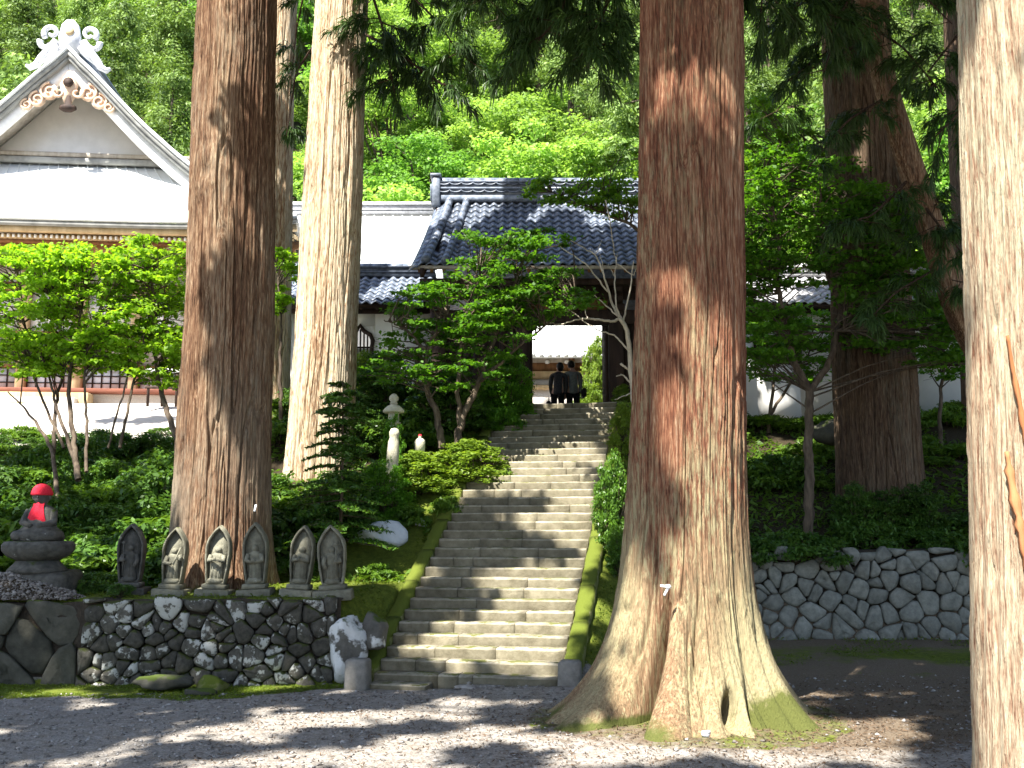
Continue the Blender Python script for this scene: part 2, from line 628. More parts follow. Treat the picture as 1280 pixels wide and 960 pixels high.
B['hair'] = simple('black_hair', (.008, .007, .006), (.02, .017, .015), 30, (1, 1, .2), rough=.5, bscale=90, bstr=.5)
B['bag'] = simple('dark_bag', (.015, .013, .012), (.035, .03, .028), 20, rough=.6)
B['paper_tag'] = simple('white_tag', (.7, .7, .72), (.8, .8, .82), 9, rough=.7, bstr=.05)
B['court'] = simple('pale_court_gravel', (.5, .46, .41), (.62, .58, .53), 30, rough=.95, bscale=60, bstr=.5)
B['window_dark'] = simple('dark_window', (.012, .012, .014), (.03, .03, .032), 4, rough=.3, bstr=.02)

# ------------------------------------------------------------------ the lie of the land
SA = rad(10.9)                       # the flight runs up to the right
SD = np.array([math.sin(SA), math.cos(SA)])
SR = np.array([math.cos(SA), -math.sin(SA)])
S0 = np.array([-0.60, 13.6])
TREAD = 0.268
RISE = 0.1405
NSTEP = 33
HALF = 1.21
ZL = NSTEP * RISE                    # 4.64 m: the gate terrace


def stair_sw(x, y):
    return (x - S0[0]) * SD[0] + (y - S0[1]) * SD[1], (x - S0[0]) * SR[0] + (y - S0[1]) * SR[1]


def stair_pt(s, w, z):
    p = S0 + SD * s + SR * w
    return np.array([p[0], p[1], z])


def lerp_prof(y, pts):
    return np.interp(y, [p[0] for p in pts], [p[1] for p in pts])


def ground(x, y):
    x = np.asarray(x, float)
    y = np.asarray(y, float)
    s, w = stair_sw(x, y)
    zs = np.clip(s / TREAD, 0, NSTEP) * RISE - .12
    zs = np.where(s < -.1, 0, zs)
    edge = np.abs(w) - (HALF + .22)
    rough_ = (fbm(x * .7, y * .7, 3) - .5)
    # left of the flight
    zl = lerp_prof(y, [(-200, 0), (13.98, 0), (14.18, 1.06), (16.3, 1.2), (22.3, 4.5), (24, ZL), (400, ZL)])
    far = lerp_prof(y, [(-200, 0), (13.98, 0), (14.18, 1.06), (16.5, 1.25), (24.2, 3.95), (28.6, 5.45), (30, 5.5), (400, 5.5)])
    t = sm(np.clip((-x - 4.6) / 2.2, 0, 1))
    zl = zl * (1 - t) + far * t
    zl = zl + rough_ * .35 * np.clip((y - 16.5) / 2, 0, 1) * np.clip((22.5 - y) / 1.5, 0, 1)
    d = np.maximum(edge, 0)
    zk = zs + .10
    zl = np.where(y < 24, np.minimum(zl, zk + 1.7 * d + .03), zl)
    zl = np.where((y < 24) & (s > 0), np.maximum(zl, zk - .55 * d - .02), zl)
    # right of the flight
    base = .24 * sm(np.clip((y - 11.5) / 5.5, 0, 1))
    zr = lerp_prof(y, [(-200, 0), (17.05, 0), (17.25, 1.4), (18.2, 1.6), (24, 4.3), (26, ZL), (400, ZL)]) + np.where(y < 17.15, base, .05)
    zr = zr + rough_ * .4 * np.clip((y - 18) / 2, 0, 1) * np.clip((24 - y) / 1.5, 0, 1)
    zr = np.where((y < 24) & (s > 0), np.maximum(zr, zk - .85 * d - .02), zr)
    zr = np.where(y < 24, np.minimum(zr, np.maximum(zk + .5 * d, base)), zr)
    z = np.where(w > 0, zr, zl)
    z = np.where((np.abs(w) < HALF + .22) & (s > -.1) & (y < 23), zs, z)
    # road: gentle unevenness
    z = z + np.where(y < 13.9, (fbm(x * .5, y * .5, 11) - .5) * .10 + (fbm(x * 3, y * 3, 15) - .5) * .035, (fbm(x * 3, y * 3, 15) - .5) * .03)
    # a low mound of soil round the big tree
    q = np.hypot(x - 1.85, y - 11.2)
    z = z + .13 * np.exp(-(q / 1.7) ** 2)
    # wooded hill behind, and on the right
    z = z + np.clip(y - 43, 0, 200) * .74 * sm(np.clip((y - 43) / 8, 0, 1))
    z = z + np.clip(x - 12, 0, 120) * .42 * sm(np.clip((y - 14) / 8, 0, 1)) * np.clip((60 - y) / 20, 0, 1)
    z = z + np.clip(-x - 34, 0, 120) * .5 * sm(np.clip((y - 24) / 10, 0, 1)) * np.clip((70 - y) / 20, 0, 1)
    return z


def gz(x, y):
    return float(ground(np.array([x]), np.array([y]))[0])


def hit(px, py, y0=6.0, y1=60.0):
    """where the view through a pixel meets the ground"""
    ys = np.arange(y0, y1, .03)
    d = np.array(at(px, py, 1.0)) - np.array([0, 0, EYE])
    X, Z = d[0] * ys, EYE + d[2] * ys
    g_ = ground(X, ys)
    k = np.argmax(g_ >= Z) if (g_ >= Z).any() else len(ys) - 1
    return Vector((X[k], ys[k], g_[k]))


def axis(fine0, fine1, step, lo, hi, g=1.25):
    a = list(np.arange(fine0, fine1, step))
    s = step
    v = fine0
    left = []
    while v > lo:
        s *= g
        v -= s
        left.append(v)
    s = step
    v = a[-1]
    right = []
    while v < hi:
        s = min(s * g, 12)
        v += s
        right.append(v)
    return np.array(left[::-1] + a + right)


gx = axis(-9, 10, .1, -230, 230, 1.2)
gy = axis(6.5, 26, .1, -120, 330, 1.2)
GX, GY = np.meshgrid(gx, gy, indexing='ij')
GZ = ground(GX, GY)
P = np.stack([GX, GY, GZ], -1).reshape(-1, 3)
s_, w_ = stair_sw(GX, GY)
nz = fbm(GX * 1.3, GY * 1.3, 40)
nz2 = fbm(GX * 4, GY * 4, 50)
# moss along the foot of the walls and on the banks; dirt and needles round the trees; soil on slopes; pale gravel in the temple court
moss = np.where((w_ < 0) & (GX < -1.9), np.clip((GY - (12.62 + .9 * (nz - .5) + np.clip(GX + 3.6, 0, 3) * .45)) / .35, 0, 1) * 1.25 * (GY < 13.95), 0)
moss = np.maximum(moss, np.where(GX > 2.4, np.clip(1 - np.abs(GY - 15.4 + 1.2 * (nz - .5)) / 2.2, 0, 1) * .62, 0))
moss = np.maximum(moss, np.where((GY > 13.9) & (np.abs(w_) < 3) & (GY < 22.5), .85, 0))
moss = np.maximum(moss, np.where((np.hypot(GX - 1.8, GY - 11.2) < 1.7), .45, 0))
moss = np.maximum(moss, np.where((w_ < 0) & (GY > 14.1) & (GY < 16.6), .8, 0))
dirt = np.clip(1 - (np.hypot((GX - 2.6) / 1.7, GY - 11.0)) / 2.2, 0, 1) * 1.5
dirt = np.maximum(dirt, np.clip((GX - 1.2) / 1.5, 0, 1) * np.clip((GY - 9.5) / 1.2, 0, 1))
soil = np.where((GY > 14.05) & (GY < 24) & ((w_ < 0) | (GY > 17.1)), 1.0, 0)
soil = np.where((GY > 14.05) & (GY < 17.2) & (w_ > 0) & (w_ < 2.6), .7, soil)
soil = np.where((GY >= 24) & ((GX > 4) | (GY > 41)), 1.0, soil)
soil = np.where((GX < -4.8) & (GY > 24.4) & (GY < 41), 0, soil)
court = np.where((GY > 22.3) & (soil < .5), 1.0, 0)
gm = np.stack([np.clip(moss * (.6 + .9 * nz), 0, 1), np.clip(dirt, 0, 1), soil], -1).reshape(-1, 3)
m, nt, out = nodes('forest_ground')
a = N(nt, 'Attribute', attribute_name='mask')
sp = N(nt, 'SeparateColor')
L(nt, a.outputs['Color'], sp.inputs[0])
a2 = N(nt, 'Attribute', attribute_name='court')
v = coords(nt, (1, 1, 1), False)
nf = noise(nt, v, 60, 6, .75)
nm = noise(nt, v, 5, 6, .65)
vor = N(nt, 'TexVoronoi')
vor.inputs['Scale'].default_value = 38
L(nt, v, vor.inputs['Vector'])
gcol = ramp(nt, [(.25, (.20, .178, .154)), (.5, (.335, .303, .265)), (.8, (.47, .435, .39))], nf)
vs = N(nt, 'SeparateColor')
L(nt, vor.outputs['Color'], vs.inputs[0])
gcol = mixc(nt, .5, gcol, ramp(nt, [(0, (.12, .108, .1)), (.6, (.3, .28, .26)), (1, (.42, .4, .375))], vs.outputs[0]))
gcol = mixc(nt, ramp(nt, [(.45, (0, 0, 0)), (.7, (.55, .55, .55))], nm), gcol, (.17, .13, .09))
dcol = ramp(nt, [(.3, (.075, .052, .034)), (.55, (.18, .14, .10)), (.8, (.34, .29, .23))], nf)
dm = ramp(nt, [(.45, (0, 0, 0)), (.62, (1, 1, 1))], mth(nt, 'ADD', mth(nt, 'MULTIPLY', sp.outputs[1], .62), mth(nt, 'MULTIPLY', nm, .45)))
c = mixc(nt, dm, gcol, dcol)
scol = ramp(nt, [(.3, (.018, .014, .008)), (.7, (.06, .045, .026))], nf)
c = mixc(nt, sp.outputs[2], c, scol)
mcol = ramp(nt, [(.3, (.05, .075, .01)), (.7, (.16, .19, .026))], noise(nt, v, 14, 7, .7))
mm = ramp(nt, [(.52, (0, 0, 0)), (.66, (1, 1, 1))], mth(nt, 'ADD', mth(nt, 'MULTIPLY', sp.outputs[0], .65), mth(nt, 'MULTIPLY', noise(nt, v, 3.5, 7, .7), .5)))
c = mixc(nt, mm, c, mcol)
ccol = ramp(nt, [(.3, (.44, .40, .36)), (.7, (.62, .58, .53))], nf)
c = mixc(nt, a2.outputs['Fac'], c, ccol)
nb = bump(nt, nf, .8, .02)
nb = bump(nt, vor.outputs['Distance'], .6, .015, nb)
bsdf(nt, out, c, .95, nb, 0, .15)
ground_o = mk('ground', (P, grid_faces(len(gx), len(gy))), m, None, True, {'mask': gm, 'court': court.ravel()})
tag(ground_o, kind='structure')

# loose stones lying on the road
def pebbles(name, n, x0, x1, y0, y1, s0, s1, mat, seed, keep=None):
    r = np.random.default_rng(seed)
    x = r.uniform(x0, x1, n)
    y = y0 + (y1 - y0) * r.random(n) ** 1.25
    if keep is not None:
        k = keep(x, y)
        x, y = x[k], y[k]
        n = len(x)
    sz = s0 + (s1 - s0) * r.random(n) ** 4
    z = ground(x, y)
    # squashed octahedra with jittered corners
    base = np.array([[1, 0, 0], [0, 1, 0], [-1, 0, 0], [0, -1, 0], [0, 0, .62], [0, 0, -.5]], float)
    V = base[None] + r.normal(0, .22, (n, 6, 3))
    V *= sz[:, None, None]
    V *= np.stack([r.uniform(.8, 1.3, n), r.uniform(.7, 1.1, n), r.uniform(.6, 1, n)], -1)[:, None, :]
    a = r.uniform(0, 6.28, n)
    ca, sa = np.cos(a)[:, None], np.sin(a)[:, None]
    X = V[..., 0] * ca - V[..., 1] * sa
    Y = V[..., 0] * sa + V[..., 1] * ca
    V = np.stack([X + x[:, None], Y + y[:, None], V[..., 2] + z[:, None] + sz[:, None] * .2], -1)
    f = np.array([[0, 1, 4], [1, 2, 4], [2, 3, 4], [3, 0, 4], [1, 0, 5], [2, 1, 5], [3, 2, 5], [0, 3, 5]])
    F = (f[None] + (np.arange(n) * 6)[:, None, None]).reshape(-1, 3)
    tone = np.repeat(r.random(n), 6)
    return mk(name, (V.reshape(-1, 3), F), mat, None, True, {'tone': tone})


m, nt, out = nodes('gravel_stone')
a = N(nt, 'Attribute', attribute_name='tone')
c = ramp(nt, [(0, (.11, .095, .085)), (.6, (.25, .23, .21)), (1, (.40, .38, .36))], a.outputs['Fac'])
bsdf(nt, out, c, .9, bump(nt, noise(nt, coords(nt, (1, 1, 1), False), 90, 4), .4, .004))
B['gravel'] = m
o = pebbles('gravel', 17000, -6.5, 6.2, 8.2, 14.0, .007, .032, B['gravel'], 5,
            lambda x, y: (np.hypot(x - 1.85, y - 11.2) > 1.35) & ((x < .6) | (np.sin(x * 91.7 + y * 57.3) > .35)) & ~((x < -2) & (y > 13.1)))
tag(o, 'fine grey gravel and small stones strewn over the road', kind='stuff')

# ------------------------------------------------------------------ leaves
UP = np.array([0, 0, 1.0])


def norm(a):
    return a / (np.linalg.norm(a, axis=-1, keepdims=True) + 1e-9)


def leaf_quads(C, Nn, Ln, Wd, r, tang=None, bend=.12):
    """diamond leaves centred on C with normals Nn"""
    n = len(C)
    if tang is None:
        tang = r.normal(size=(n, 3))
    T = norm(tang - Nn * (tang * Nn).sum(-1, keepdims=True))
    Bt = np.cross(Nn, T)
    Ln = np.broadcast_to(Ln, (n,))[:, None]
    Wd = np.broadcast_to(Wd, (n,))[:, None]
    V = np.stack([C - T * Ln * .5, C + Bt * Wd * .5 - T * Ln * .06, C + T * Ln * .5 - Nn * Ln * bend, C - Bt * Wd * .5 - T * Ln * .06], 1)
    F = (np.arange(n) * 4)[:, None] + np.array([0, 1, 2, 3])
    return V.reshape(-1, 3), F


def clouds(centers, radii, per, size, r, flat=.5, aspect=.55, shell=.6, hang=0.0, tone_c=.5):
    """clumps of leaves: centers (k,3), radii (k,3); leaves sit mostly on the clump's outside"""
    centers = np.asarray(centers, float)
    k = len(centers)
    radii = np.broadcast_to(np.asarray(radii, float), (k, 3))
    per = int(per)
    D = norm(r.normal(size=(k, per, 3)))
    rr = shell + (1 - shell) * r.random((k, per, 1))
    rr *= r.random((k, per, 1)) ** .25
    C = centers[:, None] + D * rr * radii[:, None]
    Nn = norm(flat * UP + (1 - flat) * norm(D / radii[:, None]) * .8 + r.normal(size=(k, per, 3)) * .35)
    C = C.reshape(-1, 3)
    Nn = Nn.reshape(-1, 3)
    n = len(C)
    Ln = size * r.uniform(.6, 1.35, n)
    tang = None
    if hang:
        tang = norm(np.stack([D[..., 0], D[..., 1], np.full(D.shape[:2], -hang)], -1).reshape(-1, 3) + r.normal(size=(n, 3)) * .3)
    V, F = leaf_quads(C, Nn, Ln, Ln * aspect, r, tang)
    ct = np.repeat(r.random(k), per)
    tone = np.clip(tone_c * ct + (1 - tone_c) * r.random(n), 0, 1)
    return V, F, np.repeat(tone, 4)


def joinl(ls):
    V, F = cat([(a, b) for a, b, c in ls])
    return (V, F), np.concatenate([c for a, b, c in ls])


def branchy(start, dirn, length, r0, depth, r, spread=.6, up=.15, out=None, tips=None, k=3, seg=5):
    """recursive limbs; collects tubes and tips"""
    p = np.array(start, float)
    d = norm(np.array(dirn, float))
    pts = [p.copy()]
    for i in range(seg):
        d = norm(d + r.normal(size=3) * .16 + np.array([0, 0, up * .3]))
        p = p + d * length / seg
        pts.append(p.copy())
    out.append(tube(pts, np.linspace(r0, r0 * .55, seg + 1), 6 if r0 > .02 else 4, False))
    if depth == 0:
        tips.append((p.copy(), d.copy()))
        tips.append((pts[seg // 2 + 1], d.copy()))
        return
    for i in range(k):
        j = seg - (i % 3)
        nd = norm(d + r.normal(size=3) * spread + np.array([0, 0, up]))
        branchy(pts[j], nd, length * r.uniform(.55, .8), r0 * .55, depth - 1, r, spread, up, out, tips, k, seg)


# ------------------------------------------------------------------ big trunks with real bark relief
def trunk_mesh(name, center, radius, zmax, zfine, nth, nz, strips, mat, seed, lobes=(), amp=.03, z0=-.25, mossf=None, patchf=None, knots=(), front=-PI / 2, groove=1.0, fiss=1.0, extra=None):
    u = np.arange(nth) / nth
    a = .45
    th = 2 * PI * u + a * np.sin(2 * PI * u) + front + PI       # closer together towards the front (u = .5)
    zf = np.concatenate([z0 + (zfine - z0) * np.linspace(0, 1, nz) ** 1.15, np.linspace(zfine, zmax, 14)[1:]])
    TH, Z = np.meshgrid(th, zf, indexing='ij')
    U = ((TH - front) / (2 * PI)) % 1.0
    R = radius(Z)
    rm = float(radius(np.array([2.0]))[0])
    wig = (vnoise(U, Z * .5, 6, seed) - .5) * .06 + (vnoise(U, Z * 1.6, 12, seed + 1) - .5) * .018
    Uw = (U + wig * .35) % 1.0
    n1 = vnoise(Uw, Z * .33, strips, seed + 2)
    n1b = vnoise(Uw, Z * .55 + 7, int(strips * 1.9), seed + 3)
    n2_ = vnoise(Uw, Z * 1.7, int(strips * 3.7), seed + 4)
    n3 = vnoise(Uw, Z * .22, 9, seed + 5)
    rid = 1 - np.abs(2 * n1 - 1)
    rid2 = 1 - np.abs(2 * n1b - 1)
    disp = amp * (-(1 - rid) ** 2.2 * 1.0 * groove + .55 * (rid2 - .5) + .3 * (n2_ - .5)) + amp * 1.6 * (n3 - .5)
    disp += amp * .8 * (vnoise(U, Z * .35, 5, seed + 8) - .5) * 2
    # narrow fissures and plates that lift off
    fz = vnoise(Uw, Z * .42 + 3, max(6, int(strips * .55)), seed + 11)
    disp -= amp * 1.5 * fiss * np.clip(1 - np.abs(fz - .5) / .05, 0, 1)
    pl = vnoise(Uw, Z * .8, max(6, int(strips * .8)), seed + 12)
    disp += amp * .5 * fiss * (np.floor(pl * 4) / 4 - .4)
    # broken flakes
    fl = vnoise(Uw, Z * 3.1, int(strips * 1.3), seed + 9)
    disp += np.where(fl > .7, amp * .28, 0)
    LB = np.zeros_like(R)
    for (ang, wid, am, hh, pw) in lobes:
        dd = np.angle(np.exp(1j * (TH - ang)))
        LB += am * np.exp(-(dd / wid) ** 2) * np.exp(-np.clip(Z - z0, 0, None) / hh) ** pw
    for (ang, zk, sz, h) in knots:
        dd = np.angle(np.exp(1j * (TH - ang))) * rm
        q = np.sqrt(dd ** 2 + ((Z - zk) * .8) ** 2) / sz
        disp += h * np.exp(-q ** 2) - h * 1.1 * np.exp(-(q / .45) ** 2)
    R = R + LB + disp
    if extra is not None:
        R = R + extra(TH, Z)
    cx, cy = center(Z)
    V = np.stack([cx + R * np.cos(TH), cy + R * np.sin(TH), Z], -1).reshape(-1, 3)
    nzz = len(zf)
    i, j = np.meshgrid(np.arange(nth), np.arange(nzz - 1), indexing='ij')
    i2 = (i + 1) % nth
    F = np.stack([i * nzz + j, i2 * nzz + j, i2 * nzz + j + 1, i * nzz + j + 1], -1).reshape(-1, 4)
    tone = np.clip(.36 * n1 + .24 * n1b + .25 * n2_ + .55 * (n3 - .5) + .25 * (vnoise(U, Z * .5, 17, seed + 14) - .5) + .09, 0, 1)
    patch = np.clip((vnoise(U, Z * .5, 11, seed + 6) - .25) * 1.7, 0, 1)
    if patchf:
        patch = np.clip(patch + patchf(TH, Z), 0, 2)
    ms = mossf(TH, Z) if mossf else np.zeros_like(Z)
    col = np.stack([tone, patch, np.clip(ms, 0, 1)], -1).reshape(-1, 3)
    return mesh_data(name, V, F, mat, True, {'bark': col})


# ------------------------------------------------------------------ where the sun comes through
sa1 = norm(np.cross(SUN, UP))
sa2 = np.cross(sa1, SUN)
LIT = []                              # (a, b, r) in the plane square to the sun


def sunplane(P):
    P = np.atleast_2d(P)
    return np.stack([P @ sa1, P @ sa2], -1)


def lit(px, py, Y, r):
    q = sunplane(np.array(at(px, py, Y)))[0]
    LIT.append((q[0], q[1], r))


def lit_line(p, q, r, n=8):
    p = np.array(p, float)
    q = np.array(q, float)
    for i in range(n):
        a_ = sunplane(p + (q - p) * i / (n - 1))[0]
        LIT.append((a_[0], a_[1], r))


def lit_mask(P, rc):
    """True where a clump of radius rc keeps the sunny places open"""
    if not LIT:
        return np.ones(len(P), bool)
    Q = sunplane(P)
    ok = np.ones(len(P), bool)
    for a_, b_, r_ in LIT:
        ok &= np.hypot(Q[:, 0] - a_, Q[:, 1] - b_) > r_ + rc * .6
    return ok


# gaps in the canopy, given by the places they light
# temple, its court, the hall roof behind, the inner court
for x in np.arange(-24, -5, 1.6):
    for y, z in ((28, 5.5), (30.5, 11), (33, 13.5), (34, 17), (24.5, 4.2), (29, 8)):
        q = sunplane(np.array([x, y, z]))[0]
        LIT.append((q[0], q[1], 1.3))
for x in np.arange(-6, 6.5, 1.5):
    for y, z in ((33, 9), (35, 11), (36, 8), (31, 4.7), (38, 10)):
        q = sunplane(np.array([x, y, z]))[0]
        LIT.append((q[0], q[1], 1.3))
# left maples
for px, py in ((10, 330), (60, 320), (110, 330), (160, 320), (210, 320), (30, 370), (90, 380), (150, 370), (210, 380), (200, 450), (60, 300)):
    lit(px, py, 21.5, .8)
# second trunk, all its visible height
lit_line((-3.72, 19.3, 2.5), (-3.4, 19.3, 14), .85, 22)
# left rim and foot of the brown trunk
lit_line((-5.0, 15.2, 3.5), (-5.02, 15.2, 10.5), .16, 24)
lit(262, 600, 15.0, .5)
lit(262, 560, 15.0, .35)
lit(258, 650, 14.95, .4)
# flight of steps
for px, py, Y, r in ((690, 580, 19.9, .5), (725, 585, 19.9, .5), (650, 590, 19.6, .4), (720, 610, 19.0, .5), (690, 615, 18.8, .45), (730, 640, 18, .45), (700, 650, 17.6, .35), (715, 670, 17, .25),
                     (560, 562, 18.5, .5), (600, 570, 18.8, .5), (500, 545, 19, .3), (490, 510, 20, .35), (525, 520, 20, .3),
                     (640, 700, 16, .12), (700, 712, 15.8, .22), (610, 712, 15.8, .12), (700, 740, 15.2, .2), (640, 760, 15, .16), (560, 775, 14.7, .18), (690, 775, 14.7, .25), (630, 792, 14.4, .22), (540, 800, 14.3, .12), (660, 822, 13.9, .2), (570, 825, 13.9, .12),
                     (740, 690, 16, .2), (725, 745, 15, .22), (718, 790, 14.3, .15), (530, 700, 16.3, .1), (765, 540, 20.5, .1), (762, 610, 16.8, .45), (765, 650, 16.4, .3)):
    lit(px, py, Y, r if Y > 16.5 else r * .85)
# big tree in front: a patch at its foot, a few above
for px, py, r in ((850, 760, .36), (860, 830, .42), (930, 830, .36), (820, 870, .25), (960, 850, .25), (900, 740, .22), (880, 100, .18), (855, 470, .2), (850, 520, .14), (915, 560, .12), (925, 400, .08), (865, 380, .08)):
    lit(px, py, 10.5, r * 1.15 if py > 700 else r * .6)
# right trunk
lit_line((3.05, 6.4, .3), (3.05, 6.4, 5.5), .34, 14)
lit_line((3.5, 6.4, .3), (3.5, 6.4, 2.2), .3, 5)
# road
for px, py, r in ((400, 895, .3), (330, 900, .28), (260, 910, .25), (170, 915, .25), (120, 935, .22), (450, 930, .35), (380, 940, .3), (520, 915, .25), (560, 868, .2), (490, 880, .22), (330, 880, .2), (60, 945, .2), (240, 950, .25), (500, 950, .25), (600, 900, .18),
                  (780, 930, .3), (850, 925, .3), (920, 930, .25), (1040, 905, .35), (1090, 910, .3), (1120, 935, .22), (1000, 940, .2), (700, 945, .2), (1150, 800, .15), (330, 860, .15), (100, 852, .18), (230, 850, .2), (640, 870, .12)):
    yy = 2.0 / ((py - 660) / 1300.0)
    lit(px, py, yy, r * .6)
# hazy sunny undergrowth on the right
for px, py in ((950, 490), (985, 520), (960, 540), (1000, 470), (940, 600), (1030, 560)):
    lit(px, py, 22, .42)
# top of the maple before the gate, statues, jizo cap, left slope
for px, py, Y, r in ((540, 370, 20, .5), (600, 360, 20, .5), (660, 300, 20, .5), (700, 360, 20, .45), (520, 400, 19.6, .4), (650, 390, 20, .4), (560, 460, 19, .3), (590, 400, 19.5, .3), (500, 450, 19, .3), (478, 672, 15.8, .3), (1000, 250, 18.2, .35), (955, 320, 18.2, .3), (1085, 300, 18.2, .3), (600, 320, 20, .3), (210, 690, 14.6, .09), (385, 690, 14.6, .07), (50, 612, 14.7, .12), (190, 600, 17, .4), (130, 560, 19, .4), (215, 570, 18, .3), (160, 640, 15.8, .2), (345, 560, 18, .3), (600, 250, 24.5, .25), (560, 275, 24, .3), (620, 240, 25.5, .5), (700, 235, 25.5, .4)):
    lit(px, py, Y, r)

for px_, py_, r_ in ((578, 605, .7), (520, 615, .5), (610, 590, .4), (545, 600, .5)):
    h_ = hit(px_, py_)
    for dz_ in (.2, .5):
        q_ = sunplane(np.array([h_[0], h_[1], h_[2] + dz_]))[0]
        LIT.append((q_[0], q_[1], r_))
rb_ = np.random.default_rng(4)
for _ in range(60):
    q_ = sunplane(np.array([rb_.uniform(-6, 3.5), rb_.uniform(8.8, 13.5), 0.0]))[0]
    LIT.append((q_[0], q_[1], rb_.uniform(-.22, -.02)))
for _ in range(46):
    x_, y_ = rb_.uniform(-10.5, -2.0), rb_.uniform(15.8, 24)
    q_ = sunplane(np.array([x_, y_, float(ground(np.array([x_]), np.array([y_]))[0]) + .3]))[0]
    LIT.append((q_[0], q_[1], rb_.uniform(.0, .25)))
for _ in range(14):
    x_, y_ = rb_.uniform(4, 11), rb_.uniform(20.5, 25)
    q_ = sunplane(np.array([x_, y_, float(ground(np.array([x_]), np.array([y_]))[0]) + .3]))[0]
    LIT.append((q_[0], q_[1], rb_.uniform(.0, .3)))

# ------------------------------------------------------------------ cedars
def sway(x0, y0, lean=(0, 0), wob=.05, seed=0):
    def f(Z):
        return (x0 + lean[0] * Z / 10 + wob * np.sin(Z * .35 + seed), y0 + lean[1] * Z / 10 + wob * np.cos(Z * .3 + seed * 2))
    return f


def crown_clumps(cx, cy, z0, z1, rmax, n, r, rc=.85, base_r=None):
    """clump centres of a tall crown that keep the gaps in LIT open and stay out of the picture"""
    z = z0 + (z1 - z0) * r.random(n)
    t = (z - z0) / (z1 - z0)
    rr = rmax * (1 - .55 * t) * np.sqrt(r.random(n))
    a_ = r.uniform(0, 2 * PI, n)
    P = np.stack([cx + rr * np.cos(a_), cy + rr * np.sin(a_), z], -1)
    ok = lit_mask(P, rc)
    px, py = proj(P)
    vis = (P[:, 1] > 1.0) & (py > -150 - 900 / np.maximum(P[:, 1], 2)) & (px > -250) & (px < 1500)
    return P[ok & ~vis]


def crown_mesh(P, r, mat, name='crown', per=75, size=.36):
    V, F, t = clouds(P, (.56, .56, .34), per, size, r, .6, .55, .2, hang=.25)
    return mesh_data(name, V, F, mat, False, {'tone': t})


def cedar_thing(name, base, label, me, crownP, seed, group=None, limbs=True):
    t = empty(name, base, 0, label, 'cedar tree', group)
    obj('trunk', me, t, loc=(-base[0], -base[1], -base[2]))
    r = np.random.default_rng(seed)
    if len(crownP):
        c = obj('crown', crown_mesh(crownP, r, B['cedar']), t, loc=(-base[0], -base[1], -base[2]))
    if limbs and len(crownP):
        g = []
        for p in crownP[::max(1, len(crownP) // 26)]:
            mp_ = np.array([(np.array([base[0], base[1], p[2] - .3]) * (1 - q) + p * q) for q in (.15, .4, .65, .9)])
            if not lit_mask(mp_, .1).all():
                continue
            zb = p[2] - .5
            g.append(tube([(base[0], base[1], zb), (base[0] * .5 + p[0] * .5, base[1] * .5 + p[1] * .5, zb + .3), tuple(p)], [.09, .06, .02], 5, False))
        mk('limbs', cat(g), B['bark_shade'], t, True, loc=(-base[0], -base[1], -base[2]))
    return t


def needle_sprays(tips, r, L_=.5, n=12, w=.035, droop=1.0):
    """hanging cedar tassels: narrow strips that leave each tip and bend down"""
    Vs = []
    k = len(tips)
    P0 = np.repeat(np.array([t[0] for t in tips]), n, 0)
    D0 = np.repeat(np.array([t[1] for t in tips]), n, 0)
    m_ = len(P0)
    d = norm(D0 + r.normal(size=(m_, 3)) * .55)
    ln = L_ * r.uniform(.55, 1.25, m_)[:, None]
    side = norm(np.cross(d, UP) + r.normal(size=(m_, 3)) * .5)
    p1 = P0 + d * ln * .45
    d2 = norm(d + np.array([0, 0, -droop]))
    p2 = p1 + d2 * ln * .6
    ww = w * r.uniform(.7, 1.4, m_)[:, None]
    V = np.stack([P0 - side * ww * .4, P0 + side * ww * .4, p1 + side * ww, p1 - side * ww, p2], 1).reshape(-1, 3)
    b_ = (np.arange(m_) * 5)[:, None]
    F = [b_ + np.array([0, 1, 2, 3]), b_ + np.array([3, 2, 4])]
    tone = np.repeat(np.clip(np.repeat(r.random(k), n) * .6 + r.random(m_) * .4, 0, 1), 5)
    return V, F, tone


def foliage_branch(pts, r, n_side=14, L_=.5, spread=.9, per=12, thick=.03, parent=None, droop=1.0, w=.035):
    """a cedar branch along pts with side twigs carrying tassels; two parts: branch > needles"""
    P = np.array(pts, float)
    seg = np.linspace(0, len(P) - 1, 12)
    C = np.stack([np.interp(seg, np.arange(len(P)), P[:, i]) for i in range(3)], -1)
    g = [tube(C, np.linspace(thick, thick * .35, len(C)), 6, False)]
    tips = []
    for i in range(n_side):
        q = r.uniform(.15, 1) * (len(C) - 1)
        c = np.array([np.interp(q, np.arange(len(C)), C[:, k]) for k in range(3)])
        d = norm(np.array([r.normal(), r.normal(), -.35 + .25 * r.normal()]))
        ln = spread * r.uniform(.4, 1.1)
        e = c + d * ln * .6
        f = e + norm(d + np.array([0, 0, -.5])) * ln * .4
        g.append(tube([c, e, f], [thick * .35, thick * .22, thick * .12], 4, False))
        for t_ in np.linspace(.35, 1, 7):
            pp = c + (e - c) * min(1, t_ / .6) if t_ < .6 else e + (f - e) * (t_ - .6) / .4
            tips.append((pp + r.normal(size=3) * .03, norm(d + np.array([0, 0, -.4]))))
    b_ = mk('branch', cat(g), B['bark_shade'], parent, True)
    V, F, t = needle_sprays(tips, r, L_, per, w, droop)
    mk('needles', (V, F), B['cedar'], b_, False, {'tone': t})
    return b_

# ------------------------------------------------------------------ the standing cedars
def taper(r0, k, flare, fh):
    return lambda Z: np.maximum(r0 - k * Z, .12) + flare * np.exp(-np.clip(Z + .25, 0, None) / fh)


